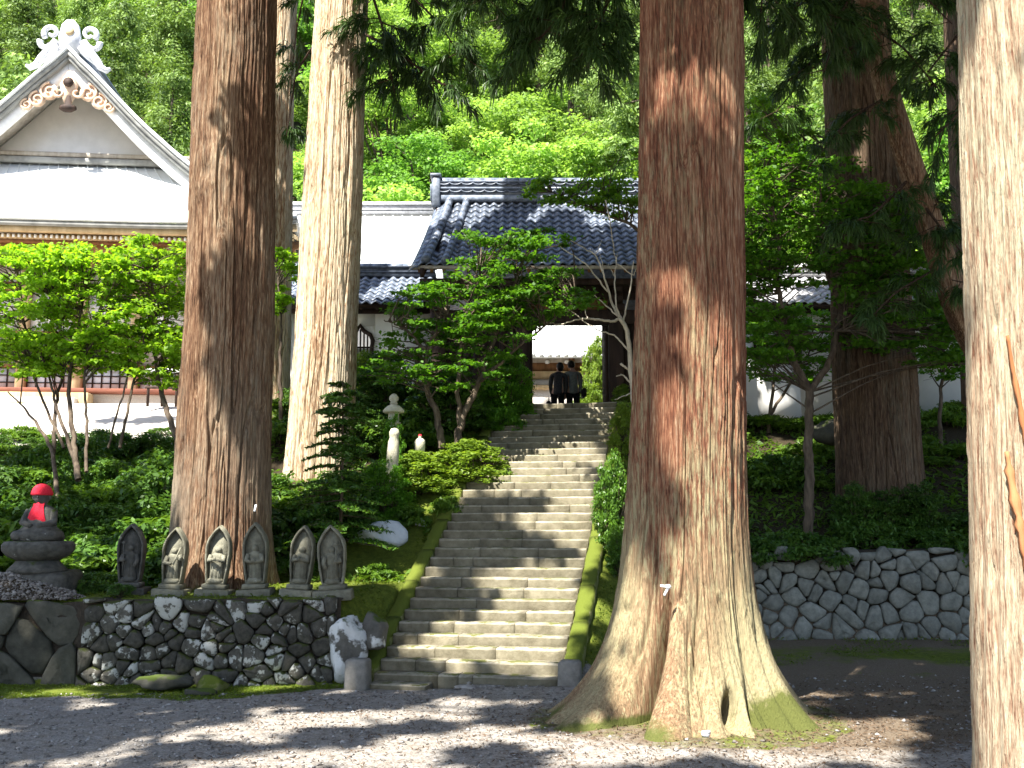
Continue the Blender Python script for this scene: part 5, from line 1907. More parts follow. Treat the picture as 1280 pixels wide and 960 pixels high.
mk('wall', (box(x0 + .5, x1 - .5, 33.4, 33.6, ZL - .1, ze + 1.0)[0] - q, BOXF), B['plaster'], t)
mk('end_wall', (box(x1 - .7, x1 - .5, 33.62, 38.4, ZL - .1, ze + .8)[0] - q, BOXF), B['plaster'], t)

# ---- hall across the inner court, seen through the gate
t = empty('court_hall', (2.2, 37, ZL), 0, 'brown timber hall with white roof seen through the gate opening', 'hall')
q = np.array(t.location)
ze = float(at(714, 444, 35)[2])
zr = ze + 3.2
x0, x1 = -1.1, 9
A = np.array([[(x, 35 + 5 * s, ze + (zr - ze) * s) for s in np.linspace(0, 1, 5)] for x in (x0, x1)]) - q
mk('roof', sheet(A, .10), B['metal_roof'], t)
n = 36
for k in range(n):
    x = x0 + (x1 - x0) * (k + .5) / n
    V, F = tube([np.array((x, 34.96, ze - .02)) - q, np.array((x, 40, zr - .02)) - q], [.075, .075], 8)
    mk('roof_roll', (V, F), B['metal_roof'], t, True)
def cb(name, x0_, x1_, y0, y1, pa, pb, mat):
    z0, z1 = sorted((float(at(714, pa, y0)[2]), float(at(714, pb, y0)[2])))
    mk(name, (box(x0_, x1_, y0, y1, z0, z1)[0] - q, BOXF), mat, t)
cb('upper_beam', x0, x1, 36.3, 36.6, 444, 453, B['timber_grey'])
cb('wall_board', x0, x1, 36.4, 36.6, 453.2, 463.8, B['timber_brown'])
cb('rail', x0, x1, 36.2, 36.5, 464, 473, B['timber_ochre'])
cb('lower_wall', x0, x1, 36.4, 36.6, 473.2, 480.8, B['plaster'])
cb('veranda', x0, x1, 35.6, 36.55, 481, 486.5, B['timber_ochre'])
cb('stone_base', x0, x1, 35.7, 36.6, 486.7, 515, B['court'])
for k in range(15):
    x = x0 + .3 + k * .68
    z = float(at(714, 452.5, 36.1)[2])
    mk('lantern_knob', xf(lathe([(0, -.07), (.07, -.05), (.085, 0), (.07, .05), (0, .07)], 10), np.array((x, 36.12, z)) - q), B['white_paint'], t, True)
for k in range(5):
    x = x0 + 1.0 + k * 2.2
    mk('post', (box(x - .1, x + .1, 36.1, 36.3, ZL, ze + .3)[0] - q, BOXF), B['timber_brown'], t)
mk('back_wall', (box(x0, x1, 39, 39.2, ZL, ze + 2.2)[0] - q, BOXF), B['plaster'], t)

# ---- the big temple hall on the left
TY = rad(5.6)
e0 = at(85, 273, 30)
tp = empty('temple_hall', (e0[0], 30, ZL), TY, 'large white gabled temple hall with sweeping pale roof on the left', 'temple hall')
# local frame: x along the front, y back, z up from ZL
def T(px, py, ly):
    """local x, z of what the pixel sees on the plane local y = ly"""
    cs, sn = math.cos(TY), math.sin(TY)
    a_ = np.array(at(px, py, 10.0)) - np.array([0, 0, EYE])
    o_ = np.array([0, 0, EYE]) - np.array(tp.location)
    dl = np.array([a_[0] * cs + a_[1] * sn, -a_[0] * sn + a_[1] * cs, a_[2]])
    ol = np.array([o_[0] * cs + o_[1] * sn, -o_[0] * sn + o_[1] * cs, o_[2]])
    k = (ly - ol[1]) / dl[1]
    return ol + dl * k


GYL = 3.7
EW = T(371, 275, .0)[0]
ze = T(85, 272, 0)[2]
zg = T(85, 203, GYL)[2]
ga = T(85, 62, GYL - 1.35)
XC = T(85, 200, GYL)[0]
# lower front roof, slightly concave, sides hipped
ns, nr = 24, 10
A = np.zeros((ns, nr, 3))
for i in range(ns):
    f = -1 + 2 * i / (ns - 1)
    for j in range(nr):
        s = j / (nr - 1)
        wid = EW + (4.9 - EW) * s
        up_ = .28 * abs(f) ** 4 * (1 - s)
        A[i, j] = (XC * s + f * wid, GYL * s * 1.02, ze + (zg - ze) * s - .22 * math.sin(s * PI) + up_)
mk('lower_roof', sheet(A, .10), B['metal_roof'], tp, True)
for i in range(0, 33):
    f = -1 + 2 * i / 32
    P_ = []
    for j in range(nr):
        s = j / (nr - 1)
        wid = EW + (4.9 - EW) * s
        P_.append((XC * s + f * wid, GYL * s * 1.02, ze + (zg - ze) * s - .22 * math.sin(s * PI) + .28 * abs(f) ** 4 * (1 - s) + .01))
    mk('seam', tube(P_, [.02] * nr, 4, False), B['metal_roof'], tp)
# hipped side roof
A = np.zeros((12, nr, 3))
for sd in (1, -1):
    for i in range(12):
        f = i / 11
        for j in range(nr):
            s = j / (nr - 1)
            wid = EW + (4.9 - EW) * s
            A[i, j] = (XC * s + sd * wid, GYL * s * 1.02 + f * (13 - 2 * GYL * s * 0), ze + (zg - ze) * s - .22 * math.sin(s * PI) + .28 * (1 - s) * (1 - f) ** 4)
    mk('side_roof', sheet(A if sd == 1 else A[::-1], .10), B['metal_roof'], tp, True)
# eave: dark fascia, ochre board, two rows of white-ended rafters
def eave_strip(name, dz0, dz1, y0, y1, mat):
    rings = []
    for i in range(25):
        f = -1 + 2 * i / 24
        u_ = .28 * abs(f) ** 4
        x = f * (EW - .02)
        rings.append(np.array([[x, y0, ze + u_ + dz0], [x, y1, ze + u_ + dz0], [x, y1, ze + u_ + dz1], [x, y0, ze + u_ + dz1]]))
    mk(name, loft(rings), mat, tp)
eave_strip('eave_edge', -.24, -.105, .03, .3, B['metal_side'])
eave_strip('eave_board', -.40, -.245, .14, .4, B['timber_ochre'])
for k in range(84):
    f = -1 + 2 * (k + .5) / 84
    u_ = .28 * abs(f) ** 4
    x = f * (EW - .15)
    rf_ = mk('rafter', bar((x, .34, ze + u_ - .50), (x, 2.5, ze + u_ - .05), .085, .11), B['timber_ochre'], tp)
    mk('rafter_end', xf(box(-.036, .036, -.02, .0, -.05, .05), (x, .325, ze + u_ - .50)), B['white_paint'], rf_)
eave_strip('lower_eave_board', -.78, -.56, .95, 1.1, B['timber_brown'])
mk('soffit', box(-EW + .2, EW - .2, .5, 2.6, ze - .42, ze - .38), B['timber_brown'], tp)
mk('bracket_beam', box(-EW + 1.4, EW - 1.4, 1.7, 2.05, ze - 1.02, ze - .70), B['timber_brown'], tp)
# front wall: posts, white panels, shoji
WY = 2.4
WX = EW - 1.5
zf = T(85, 489, WY)[2]
zp = T(85, 458, WY)[2]
zm = T(85, 418, WY)[2]
zh = T(85, 360, WY)[2]
mk('wall', box(-WX, WX, WY + .16, WY + .3, zf, ze - .35), B['plaster'], tp)
nP = 9
step_ = T(167, 470, WY)[0] - T(97, 470, WY)[0]
x97 = T(97, 470, WY)[0]
posts = [x97 + k * step_ for k in range(-5, 6) if abs(x97 + k * step_) < WX + .2]
for x in posts:
    mk('post', bbox(x - .15, x + .15, WY - .12, WY + .159, zf, ze - .6, .03), B['timber_ochre'], tp)
for nm_, z0, z1, dd in (('head_beam', zh - .10, zh + .16, .0), ('mid_rail', zm - .06, zm + .08, .02), ('sill_rail', zp - .05, zp + .05, .01)):
    mk(nm_, box(-WX, WX, WY - .05 - dd, WY + .157, z0, z1), B['timber_brown'], tp)
for a_, b_ in zip(posts[:-1], posts[1:]):
    sc_ = mk('shoji_screen', box(a_ + .16, b_ - .16, WY + .09, WY + .11, zf + .04, zp - .06), B['paper'], tp)
    n = 5
    for k in range(n + 1):
        x = a_ + .16 + (b_ - a_ - .32) * k / n
        mk('bar', box(x - .02, x + .02, WY + .05, WY + .088, zf + .04, zp - .06), B['timber_dark'], sc_)
    for k in range(4):
        z = zf + .04 + (zp - zf - .10) * k / 3
        mk('bar', box(a_ + .16, b_ - .16, WY + .06, WY + .086, z - .018, z + .018), B['timber_dark'], sc_)
    for (z0, z1) in ((zp + .06, zm - .07), (zm + .09, zh - .11)):
        pn = mk('panel', box(a_ + .16, b_ - .16, WY + .08, WY + .12, z0, z1), B['timber_grey'] if z1 < zm else B['paper'], tp)
        x = (a_ + b_) / 2
        mk('stile', box(x - .03, x + .03, WY + .04, WY + .079, z0, z1), B['timber_brown'], pn)
mk('floor_edge', bbox(-WX - .8, WX + .8, WY - 1.0, WY + .2, zf - .16, zf - .02, .015), B['timber_red'], tp)
zs0 = T(60, 500, 1.2)[2]
for k in range(4):
    mk('stair_slab', bbox(-8, T(100 - 12 * k, 505, 1.2)[0] + .3, .9 - .34 * k, 1.3 - .34 * k + .2, zf - 1.2, zf - .22 - .19 * k, .015), B['timber_ochre'] if k % 2 == 0 else B['court'], tp)
mk('podium', bbox(-WX - .6, WX + .6, WY - .7, 10, -.3, zf - .165, .02), B['court'], tp)
for sd in (1, -1):
    mk('side_wall', box(sd * WX - .1, sd * WX + .1, WY + .31, 11, zf, ze - .3), B['plaster'], tp)

# gable: concave rakes
def rake(n=18):
    px_ = [85, 100, 125, 150, 175, 200, 220, 240, 262]
    py_ = [62, 76, 102, 129, 155, 178, 195, 211, 226]
    s = np.linspace(0, 8, n)
    X = np.interp(s, range(9), px_)
    Y = np.interp(s, range(9), py_)
    for _ in range(2):
        Y[1:-1] = (Y[:-2] + 2 * Y[1:-1] + Y[2:]) / 4
    R_ = np.array([T(x, y, GYL - 1.35) for x, y in zip(X, Y)])
    return R_[:, 0] - R_[0, 0], R_[:, 2]


RXp, RZp = rake()
ax = ga[0]
# gable wall
poly = [(ax - x, z - .45) for x, z in zip(RXp[::-1], RZp[::-1])] + [(ax + x, z - .45) for x, z in zip(RXp[1:], RZp[1:])]
zgb = zg - .15
poly = [(x, max(z, zgb)) for x, z in poly]
pp = [(poly[0][0], zgb - .2)] + poly + [(poly[-1][0], zgb - .2)]
mk('gable_wall', prism(pp, GYL, GYL + .15), B['plaster'], tp)
bx = RXp[-4]
mk('gable_beam', bbox(ax - bx, ax + bx, GYL - .16, GYL - .003, zg + .14, zg + .30, .015), B['timber_grey'], tp)
mk('gable_beam', bbox(ax - bx - .2, ax + bx + .2, GYL - .22, GYL - .003, zg - .1, zg + .10, .015), B['metal_side'], tp)
def rake_band(name, off0, off1, y0, y1, mat):
    for sd in (-1, 1):
        rings = []
        for x, z in zip(RXp, RZp):
            rings.append(np.array([[ax + sd * x, y0, z + off0], [ax + sd * x, y1, z + off0], [ax + sd * x, y1, z + off1], [ax + sd * x, y0, z + off1]]))
        mk(name, loft(rings if sd == 1 else rings[::-1]), mat, tp)
rake_band('roof_edge', -.16, .02, GYL - 1.35, GYL - .2, B['metal_side'])
rake_band('roof_edge_lower', -.30, -.165, GYL - 1.28, GYL - .2, B['metal_side'])
rake_band('bargeboard', -.78, -.305, GYL - 1.12, GYL - .98, B['white_paint'])
rake_band('soffit_board', -.42, -.305, GYL - .975, GYL - .005, B['timber_grey'])
# main roof going back
for sd in (1, -1):
    A = np.zeros((len(RXp), 6, 3))
    for i, (x, z) in enumerate(zip(RXp, RZp)):
        for j in range(6):
            A[i, j] = (ax + sd * x, GYL - 1.4 + 11 * j / 5, z + .14)
    mk('main_roof', sheet(A if sd == 1 else A[::-1], .13), B['metal_roof'] if sd == -1 else B['metal_roof'], tp, True)
    for j in range(15):
        P_ = [(ax + sd * x, GYL - 1.32 + .14 * j, z + .152) for x, z in zip(RXp, RZp)]
        mk('seam', tube(P_, [.018] * len(P_), 4, False), B['metal_roof'], tp)
mk('roof_ridge', cat([box(ax - .22, ax + .22, GYL - .8, 12, RZp[0] + .0, RZp[0] + .45), box(ax - .32, ax + .32, GYL - .9, 12, RZp[0] + .452, RZp[0] + .54)]), B['tile'], tp)
# ridge-end ornament with curling wings
def spiral(c, r0, r1, a0, a1, y, w0, w1, n=22):
    a_ = np.linspace(a0, a1, n)
    rr = np.linspace(r0, r1, n)
    return tube([(c[0] + r * math.cos(q), y, c[1] + r * math.sin(q)) for r, q in zip(rr, a_)], np.linspace(w0, w1, n), 8)
oz = RZp[0] + .05
yo = GYL - 1.2
on = empty('ridge_ornament', (0, 0, 0))
on.parent = tp
g = [prism([(ax - .30, oz - .1), (ax - .34, oz + .45), (ax - .26, oz + .85), (ax - .1, oz + 1.02), (ax + .1, oz + 1.02), (ax + .26, oz + .85), (ax + .34, oz + .45), (ax + .30, oz - .1)], yo - .1, yo + .1)]
mk('plate', cat(g), B['ridge_white'], on)
for sd in (-1, 1):
    g = [spiral((ax + sd * .60, oz + .58), .26, .07, PI / 2 - sd * 2.3, PI / 2 - sd * 2.3 + sd * 6.6, yo, .10, .05),
         spiral((ax + sd * .74, oz + .22), .22, .10, PI / 2 - sd * 1.2, PI / 2 - sd * 1.2 - sd * 3.2, yo, .11, .07),
         tube([(ax + sd * .42, yo, oz + .3), (ax + sd * .62, yo, oz + .0), (ax + sd * .86, yo, oz - .3), (ax + sd * 1.02, yo, oz - .55), (ax + sd * 1.22, yo, oz - .66), (ax + sd * 1.34, yo, oz - .58)], [.14, .15, .14, .12, .10, .05], 8),
         tube([(ax + sd * .35, yo + .02, oz + .1), (ax + sd * .6, yo + .02, oz - .15), (ax + sd * .9, yo + .02, oz - .45)], [.16, .14, .08], 8)]
    mk('wing', cat(g), B['ridge_white'], on, True)
mk('crest', xf(lathe([(0, -.1), (.13, -.09), (.15, -.03), (.15, .03), (0, .05)], 14), (ax, yo - .1, oz + .62), rx=PI / 2), B['timber_ochre'], on, True)
# carved pendant below the apex with cloud scrolls either side
pe = empty('gable_pendant', (0, 0, 0))
pe.parent = tp
yp_ = GYL - 1.18
C_ = T(86, 112, GYL - 1.18)
g = [prism([(C_[0] - .05, C_[2] + .62), (C_[0] - .28, C_[2] + .15), (C_[0] - .20, C_[2] - .25), (C_[0] - .05, C_[2] - .62), (C_[0] + .05, C_[2] - .62), (C_[0] + .20, C_[2] - .25), (C_[0] + .28, C_[2] + .15), (C_[0] + .05, C_[2] + .62)], yp_ - .05, yp_ + .04)]
for sd in (-1, 1):
    g.append(spiral((C_[0] + sd * .28, C_[2] - .12), .20, .05, -sd * 1.2 + PI / 2, -sd * 1.2 + PI / 2 - sd * 5.4, yp_ - .05, .055, .03))
mk('carving', cat(g), B['ochre_paint'], pe, True)
for sd in (-1, 1):
    g = []
    for (dx, dz, r_) in ((.62, -.08, .30), (.98, -.36, .27), (1.30, -.56, .19)):
        g.append(spiral((C_[0] + sd * dx, C_[2] + dz), r_, .05, PI / 2, PI / 2 - sd * 9.5, yp_, .045, .03, 34))
        g.append(xf(lathe([(0, -.02), (r_ * .95, -.02), (r_ * .95, .02), (0, .02)], 18), (C_[0] + sd * dx, yp_ + .05, C_[2] + dz), rx=PI / 2))
    mk('cloud_scroll', cat(g), B['ochre_paint'], pe, True)
mk('boss', xf(lathe([(0, -.12), (.13, -.10), (.17, 0), (.13, .07), (0, .1)], 12), (C_[0], yp_ - .1, C_[2] + .22), rx=PI / 2), B['timber_dark'], pe, True)
mk('drop', xf(lathe([(0, -.14), (.12, -.13), (.24, -.04), (.22, .06), (.10, .12), (.05, .42), (0, .42)], 12), (C_[0] + .03, yp_ - .08, C_[2] - .66), scale=(1.2, .6, 1)), B['timber_dark'], pe, True)
# white railing at the right end of the hall
t = empty('railing', tuple(at(208, 485, 27.5)), rad(4), 'white topped dark railing between the bright court and the brown trunk', 'railing')
for nm_, z0, z1, m_ in (('top_rail', .40, .52, 'white_paint'), ('rail', .20, .26, 'timber_dark'), ('rail', -.02, .04, 'timber_dark')):
    mk(nm_, box(-.55, 2.6, -.05, .05, z0, z1), B[m_], t)
for k in range(9):
    mk('post', box(-.5 + k * .37, -.44 + k * .37, -.035, .035, -.5, .40), B['timber_dark'], t)

# ------------------------------------------------------------------ maples, shrubs, undergrowth
def plates(tips, r, rad_=(.42, .42, .07), per=70, size=.085, flat=.62, aspect=.75):
    c = np.array([t for t in tips])
    R_ = np.array(rad_)[None] * r.uniform(.65, 1.3, (len(c), 1))
    return clouds(c, R_, per, size, r, flat, aspect, .1, tone_c=.45)


def maple(name, label, stems, r, leaf, crown, per=70, size=.085, rad_=(.42, .42, .07), wood='twig', group=None, category='maple tree', depth=1, droop_rows=None):
    """stems: list of (points, r0, r1); crown: list of centres for leaf plates, each fed by a twig from the nearest stem point"""
    base = np.array(stems[0][0][0], float)
    t = empty(name, tuple(base), 0, label, category, group)
    g = []
    pool = []
    for pts, r0, r1 in stems:
        P_ = np.array(pts, float)
        sgm = np.linspace(0, len(P_) - 1, 6 * len(P_))
        C = np.stack([np.interp(sgm, np.arange(len(P_)), P_[:, i]) for i in range(3)], -1)
        for _ in range(3):
            C[1:-1] = (C[:-2] + 2 * C[1:-1] + C[2:]) / 4
        C[1:-1] += r.normal(0, .012, C[1:-1].shape)
        g.append(tube(C - base, np.linspace(r0, r1, len(C)), 8, False))
        pool.append(C[len(C) // 3:])
    mk('trunk', cat(g), B[wood], t, True)
    pool = np.concatenate(pool)
    tw = []
    crown = np.array(crown, float)
    for c in crown:
        d = np.linalg.norm(pool - c, axis=1) + np.maximum(0, pool[:, 2] - c[2]) * 1.5
        p0 = pool[int(np.argmin(d + r.random(len(d)) * .4))]
        mid = (p0 + c) / 2 + r.normal(0, .06, 3) + np.array([0, 0, .06])
        tw.append(tube(np.array([p0, mid, c]) - base, [.018, .012, .005], 4, False))
        for _ in range(3):
            e = c + np.array([r.normal(0, rad_[0] * .6), r.normal(0, rad_[1] * .6), r.normal(0, .03)])
            tw.append(tube(np.array([c * .4 + mid * .6, e]) - base, [.006, .003], 3, False))
    if tw:
        mk('twigs', cat(tw), B[wood], t, True)
    V, F, tn = plates(crown, r, rad_, per, size)
    mk('foliage', (V - base, F), B[leaf], t, False, {'tone': tn})
    return t


def px_cloud(r, n, poly_pts, Y0, Y1):
    """random points whose pixels fall into ellipses (cx, cy, rx, ry)"""
    out = []
    w = np.array([e[2] * e[3] for e in poly_pts], float)
    w /= w.sum()
    for _ in range(n):
        e = poly_pts[r.choice(len(poly_pts), p=w)]
        a_, q = r.uniform(0, 2 * PI), math.sqrt(r.random())
        out.append(np.array(at(e[0] + e[2] * q * math.cos(a_), e[1] + e[3] * q * math.sin(a_), r.uniform(Y0, Y1))))
    return out


R5 = np.random.default_rng(505)
pxs = lambda pts: [tuple(at(*p)) for p in pts]
# maple before the gate
maple('maple_tree', 'dark green spreading maple in front of the gate roof',
      [(pxs([(552, 560, 19.4), (548, 520, 19.4), (530, 480, 19.3), (535, 430, 19.4), (560, 390, 19.6)]), .075, .02),
       (pxs([(572, 560, 19.6), (575, 530, 19.6), (598, 480, 19.7), (615, 430, 19.8), (640, 370, 20), (660, 310, 20.2)]), .08, .018),
       (pxs([(575, 530, 19.6), (572, 470, 19.5), (580, 400, 19.6), (600, 340, 19.8)]), .05, .015),
       (pxs([(598, 480, 19.7), (640, 440, 19.6), (690, 400, 19.7), (720, 370, 19.8)]), .035, .01),
       (pxs([(535, 440, 19.4), (505, 410, 19.2), (480, 400, 19.1)]), .03, .01)],
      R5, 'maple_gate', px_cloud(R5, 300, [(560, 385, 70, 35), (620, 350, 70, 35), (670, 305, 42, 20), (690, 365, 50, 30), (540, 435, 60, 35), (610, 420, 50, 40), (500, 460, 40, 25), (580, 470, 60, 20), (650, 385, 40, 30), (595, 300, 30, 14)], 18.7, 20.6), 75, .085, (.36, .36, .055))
# light maples on the left
for k, (lab, stems, el, n) in enumerate((
    ('light green young maple at the far left before the temple steps', [([(72, 640, 19), (66, 560, 20), (40, 520, 20.6), (10, 490, 21)], .05, .012), ([(66, 570, 20), (70, 500, 20.6), (85, 440, 21), (60, 360, 21.4)], .045, .012), ([(80, 560, 20), (40, 470, 21), (30, 400, 21.4), (20, 330, 21.6)], .03, .01)], [(20, 338, 60, 32), (70, 332, 40, 32), (20, 400, 50, 50), (50, 440, 60, 30), (60, 370, 50, 30)], 190),
    ('light green multi stemmed maple in the middle before the temple steps', [([(98, 600, 19.5), (92, 545, 20), (84, 480, 20.5), (95, 420, 21), (110, 350, 21.3)], .06, .015), ([(98, 590, 19.6), (75, 520, 20.2), (60, 470, 20.6), (45, 420, 21)], .04, .012), ([(108, 590, 19.6), (108, 520, 20.2), (104, 450, 20.6), (130, 370, 21.3)], .035, .01)], [(110, 338, 55, 32), (120, 390, 60, 40), (90, 440, 60, 26), (140, 430, 40, 30)], 190),
    ('light green maple close to the left side of the brown trunk', [([(150, 560, 20), (163, 500, 20.4), (175, 440, 20.8), (190, 380, 21)], .035, .01), ([(135, 560, 20), (160, 470, 20.5), (165, 420, 20.8)], .025, .008), ([(222, 550, 20), (200, 490, 20.6), (193, 440, 20.9), (196, 380, 21), (180, 320, 21.3)], .06, .014)], [(190, 322, 50, 26), (175, 350, 60, 30), (205, 400, 40, 40), (180, 440, 40, 36), (215, 460, 20, 24)], 210))):
    maple('maple_tree', lab, [(pxs(a_), b_, c_) for a_, b_, c_ in stems], R5, 'maple_left', px_cloud(R5, n, el, 20.2, 22.2), 62, .1, (.38, .38, .12))
# the small dark maple on the right
maple('maple_tree', 'dark forked maple standing above the right stone wall',
      [(pxs([(1011, 690, 18.4), (1012, 600, 18.4), (1010, 545, 18.4), (1012, 490, 18.4)]), .095, .075),
       (pxs([(1012, 490, 18.4), (992, 450, 18.4), (982, 410, 18.4), (970, 350, 18.4), (955, 325, 18.4), (935, 300, 18.3)]), .07, .022),
       (pxs([(1012, 490, 18.4), (1036, 455, 18.5), (1050, 400, 18.6), (1055, 380, 18.6), (1090, 355, 18.6), (1120, 340, 18.6)]), .07, .025),
       (pxs([(970, 352, 18.4), (975, 310, 18.4), (968, 270, 18.4), (955, 215, 18.4)]), .04, .014),
       (pxs([(1052, 385, 18.6), (1035, 350, 18.5), (1030, 300, 18.4), (1020, 270, 18.3)]), .04, .012),
       (pxs([(984, 420, 18.4), (1030, 415, 18.3), (1060, 412, 18.2)]), .02, .01),
       (pxs([(1090, 355, 18.6), (1125, 300, 18.5), (1140, 260, 18.5)]), .03, .01)],
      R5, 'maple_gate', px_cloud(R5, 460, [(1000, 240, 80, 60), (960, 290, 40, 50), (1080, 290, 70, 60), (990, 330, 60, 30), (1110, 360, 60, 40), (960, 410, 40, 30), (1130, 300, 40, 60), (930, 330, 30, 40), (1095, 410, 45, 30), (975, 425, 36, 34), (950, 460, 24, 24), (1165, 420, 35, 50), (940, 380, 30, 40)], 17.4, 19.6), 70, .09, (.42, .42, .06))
# fresh maple whose bough overlaps the right end of the gate roof; its stem is behind the big trunk
maple('maple_tree', 'fresh green maple bough reaching over the gate ridge from behind the massive trunk',
      [(pxs([(860, 600, 21), (862, 450, 21.3), (850, 330, 21.6), (820, 250, 21.8)]), .13, .05),
       (pxs([(850, 330, 21.6), (790, 280, 21.8), (740, 262, 22), (690, 240, 22)]), .05, .012),
       (pxs([(855, 340, 21.6), (920, 260, 21.6), (980, 200, 21.6), (1040, 170, 21.6)]), .06, .015)],
      R5, 'maple', px_cloud(R5, 220, [(740, 245, 60, 18), (690, 235, 40, 16), (790, 215, 60, 40), (770, 265, 40, 10), (980, 250, 70, 60), (1030, 190, 60, 60), (950, 180, 40, 60)], 21.2, 22.8), 75, .095, (.42, .42, .07))
maple('maple_tree', 'small light maple showing between the dark brown and the pale trunk',
      [(pxs([(352, 540, 21.5), (350, 470, 21.8), (352, 400, 22), (346, 330, 22)]), .05, .012)], R5, 'maple_left', px_cloud(R5, 34, [(352, 340, 20, 36), (350, 390, 16, 24)], 21.6, 22.4), 62, .095, (.3, .3, .08))
maple('maple_tree', 'low shaded maple screening the barred window of the right corridor',
      [(pxs([(958, 600, 23.4), (962, 520, 23.6), (970, 450, 23.8), (985, 400, 24)]), .06, .015), (pxs([(962, 520, 23.6), (1000, 460, 23.8), (1030, 410, 24)]), .04, .012)],
      R5, 'maple_gate', px_cloud(R5, 120, [(960, 405, 36, 26), (1010, 410, 44, 30), (950, 450, 26, 20), (1035, 440, 26, 22), (1000, 470, 30, 12)], 23.0, 24.4), 70, .095, (.4, .4, .08))
maple('maple_tree', 'shaded maple right of the thick shaded cedar before the white wall',
      [(pxs([(1178, 600, 22.6), (1174, 520, 22.8), (1180, 440, 23), (1172, 380, 23.2)]), .06, .015)],
      R5, 'maple_gate', px_cloud(R5, 80, [(1175, 400, 34, 36), (1185, 450, 30, 24), (1160, 360, 26, 26)], 22.2, 23.6), 70, .095, (.4, .4, .08))
# (bleached) bare branches beside the gate
r = R5
t = empty('bare_tree', tuple(at(795, 520, 20.3)), 0, 'bleached bare branching tree beside the right gate post', 'bare tree')
o0_ = np.array(t.location)
lines = [([(793, 520), (790, 480), (787, 440), (783, 410), (775, 398)], .055, .04), ([(775, 398), (766, 402), (752, 400), (735, 398), (720, 400), (700, 406), (680, 402)], .032, .008), ([(775, 398), (765, 380), (757, 350), (745, 318), (712, 300)], .032, .008),
         ([(783, 410), (770, 385), (768, 345), (772, 315)], .022, .006), ([(760, 365), (733, 330), (705, 312), (690, 298)], .018, .005), ([(779, 402), (788, 360), (792, 325)], .022, .008), ([(775, 398), (750, 375), (735, 362)], .016, .005),
         ([(787, 440), (770, 420), (745, 412), (700, 378), (668, 372)], .02, .006), ([(790, 480), (778, 468), (770, 470)], .02, .01), ([(776, 455), (786, 462), (792, 470)], .024, .012), ([(756, 350), (752, 325), (748, 312)], .012, .004), ([(768, 345), (760, 330)], .01, .004),
         ([(735, 398), (728, 380), (722, 372)], .01, .004), ([(772, 330), (792, 345), (798, 330)], .016, .006), ([(792, 490), (775, 497), (768, 500)], .014, .006), ([(757, 250), (762, 275), (766, 300), (770, 330)], .012, .008), ([(745, 318), (752, 300)], .01, .004)]
tr = []
br = []
for k, (pts, a_, b_) in enumerate(lines):
    P_ = np.array([np.array(at(x, y, 20.3 + (r.normal(0, .10) if i else 0))) for i, (x, y) in enumerate(pts)]) - o0_
    sgm = np.linspace(0, len(P_) - 1, 6 * len(P_))
    C = np.stack([np.interp(sgm, np.arange(len(P_)), P_[:, i]) for i in range(3)], -1)
    C[1:-1] = (C[:-2] + 2 * C[1:-1] + C[2:]) / 4
    C += r.normal(0, .006, C.shape)
    mk('trunk' if k == 0 else 'branch', tube(C, np.linspace(a_, b_, len(C)), 7), B['pale_twig'], t, True)


def spray_shrub(name, verts, leaf, parent=None):
    pass


def shrub_mesh(seed, leaf, n=34, per=70, size=.07, flat=.35, aspect=.5, rr=(1, 1, .8), clump=.28, flatten=.5):
    """a shrub of radius about 1 with its own stems"""
    r = np.random.default_rng(seed)
    d = norm(r.normal(size=(n, 3)))
    d[:, 2] = np.abs(d[:, 2]) * .9 + .05
    c = d * np.array(rr) * (.45 + .5 * r.random((n, 1)) ** .6)
    V, F, t = clouds(c, np.array([clump, clump, clump * flatten]), per, size, r, flat, aspect, .3)
    leafm = mesh_data('foliage', V, F, B[leaf], False, {'tone': t})
    g = [tube(np.array([[0, 0, -.3], c_ * .45 + r.normal(0, .04, 3), c_]), [.03, .018, .006], 4, False) for c_ in c[::2]]
    v, f = cat(g)
    return leafm, mesh_data('stems', v, f, B['twig'], True), float(np.percentile(V[:, 2], 99))


def put_shrub(name, label, kind, loc, s, group=None, rz=None, category='shrub'):
    t = empty(name, loc, R5.uniform(0, 6.28) if rz is None else rz, label, category, group)
    t.scale = s if hasattr(s, '__len__') else (s, s, s)
    obj('foliage', kind[0], t)
    obj('stems', kind[1], t)
    return t


SH = [shrub_mesh(1, 'shrub', 46, 75, .12, .5, .45, clump=.30), shrub_mesh(2, 'shrub', 40, 80, .10, .6, .6, clump=.34), shrub_mesh(3, 'fern', 40, 70, .16, .65, .32, (1, 1, .55), .34, .3)]
TALL = {}
SHL = shrub_mesh(4, 'shrub_light', 60, 80, .075, .5, .5, (1, 1, .7), .22)
SHH = shrub_mesh(5, 'hedge', 90, 90, .085, .3, .6, (1, 1, 1), .22, .9)
SHG = shrub_mesh(6, 'maple_gate', 70, 80, .09, .45, .5, (1, 1, .9), .26)
for k_, lf_ in ((SHL, 'shrub_light'), (SHH, 'hedge'), (SHG, 'maple_gate'), (SH[0], 'shrub'), (SH[1], 'shrub')):
    TALL[id(k_)] = shrub_mesh(40 + len(TALL), lf_, 170, 85, .09, .5, .55, (1, 1, 2.4), .27, .6)


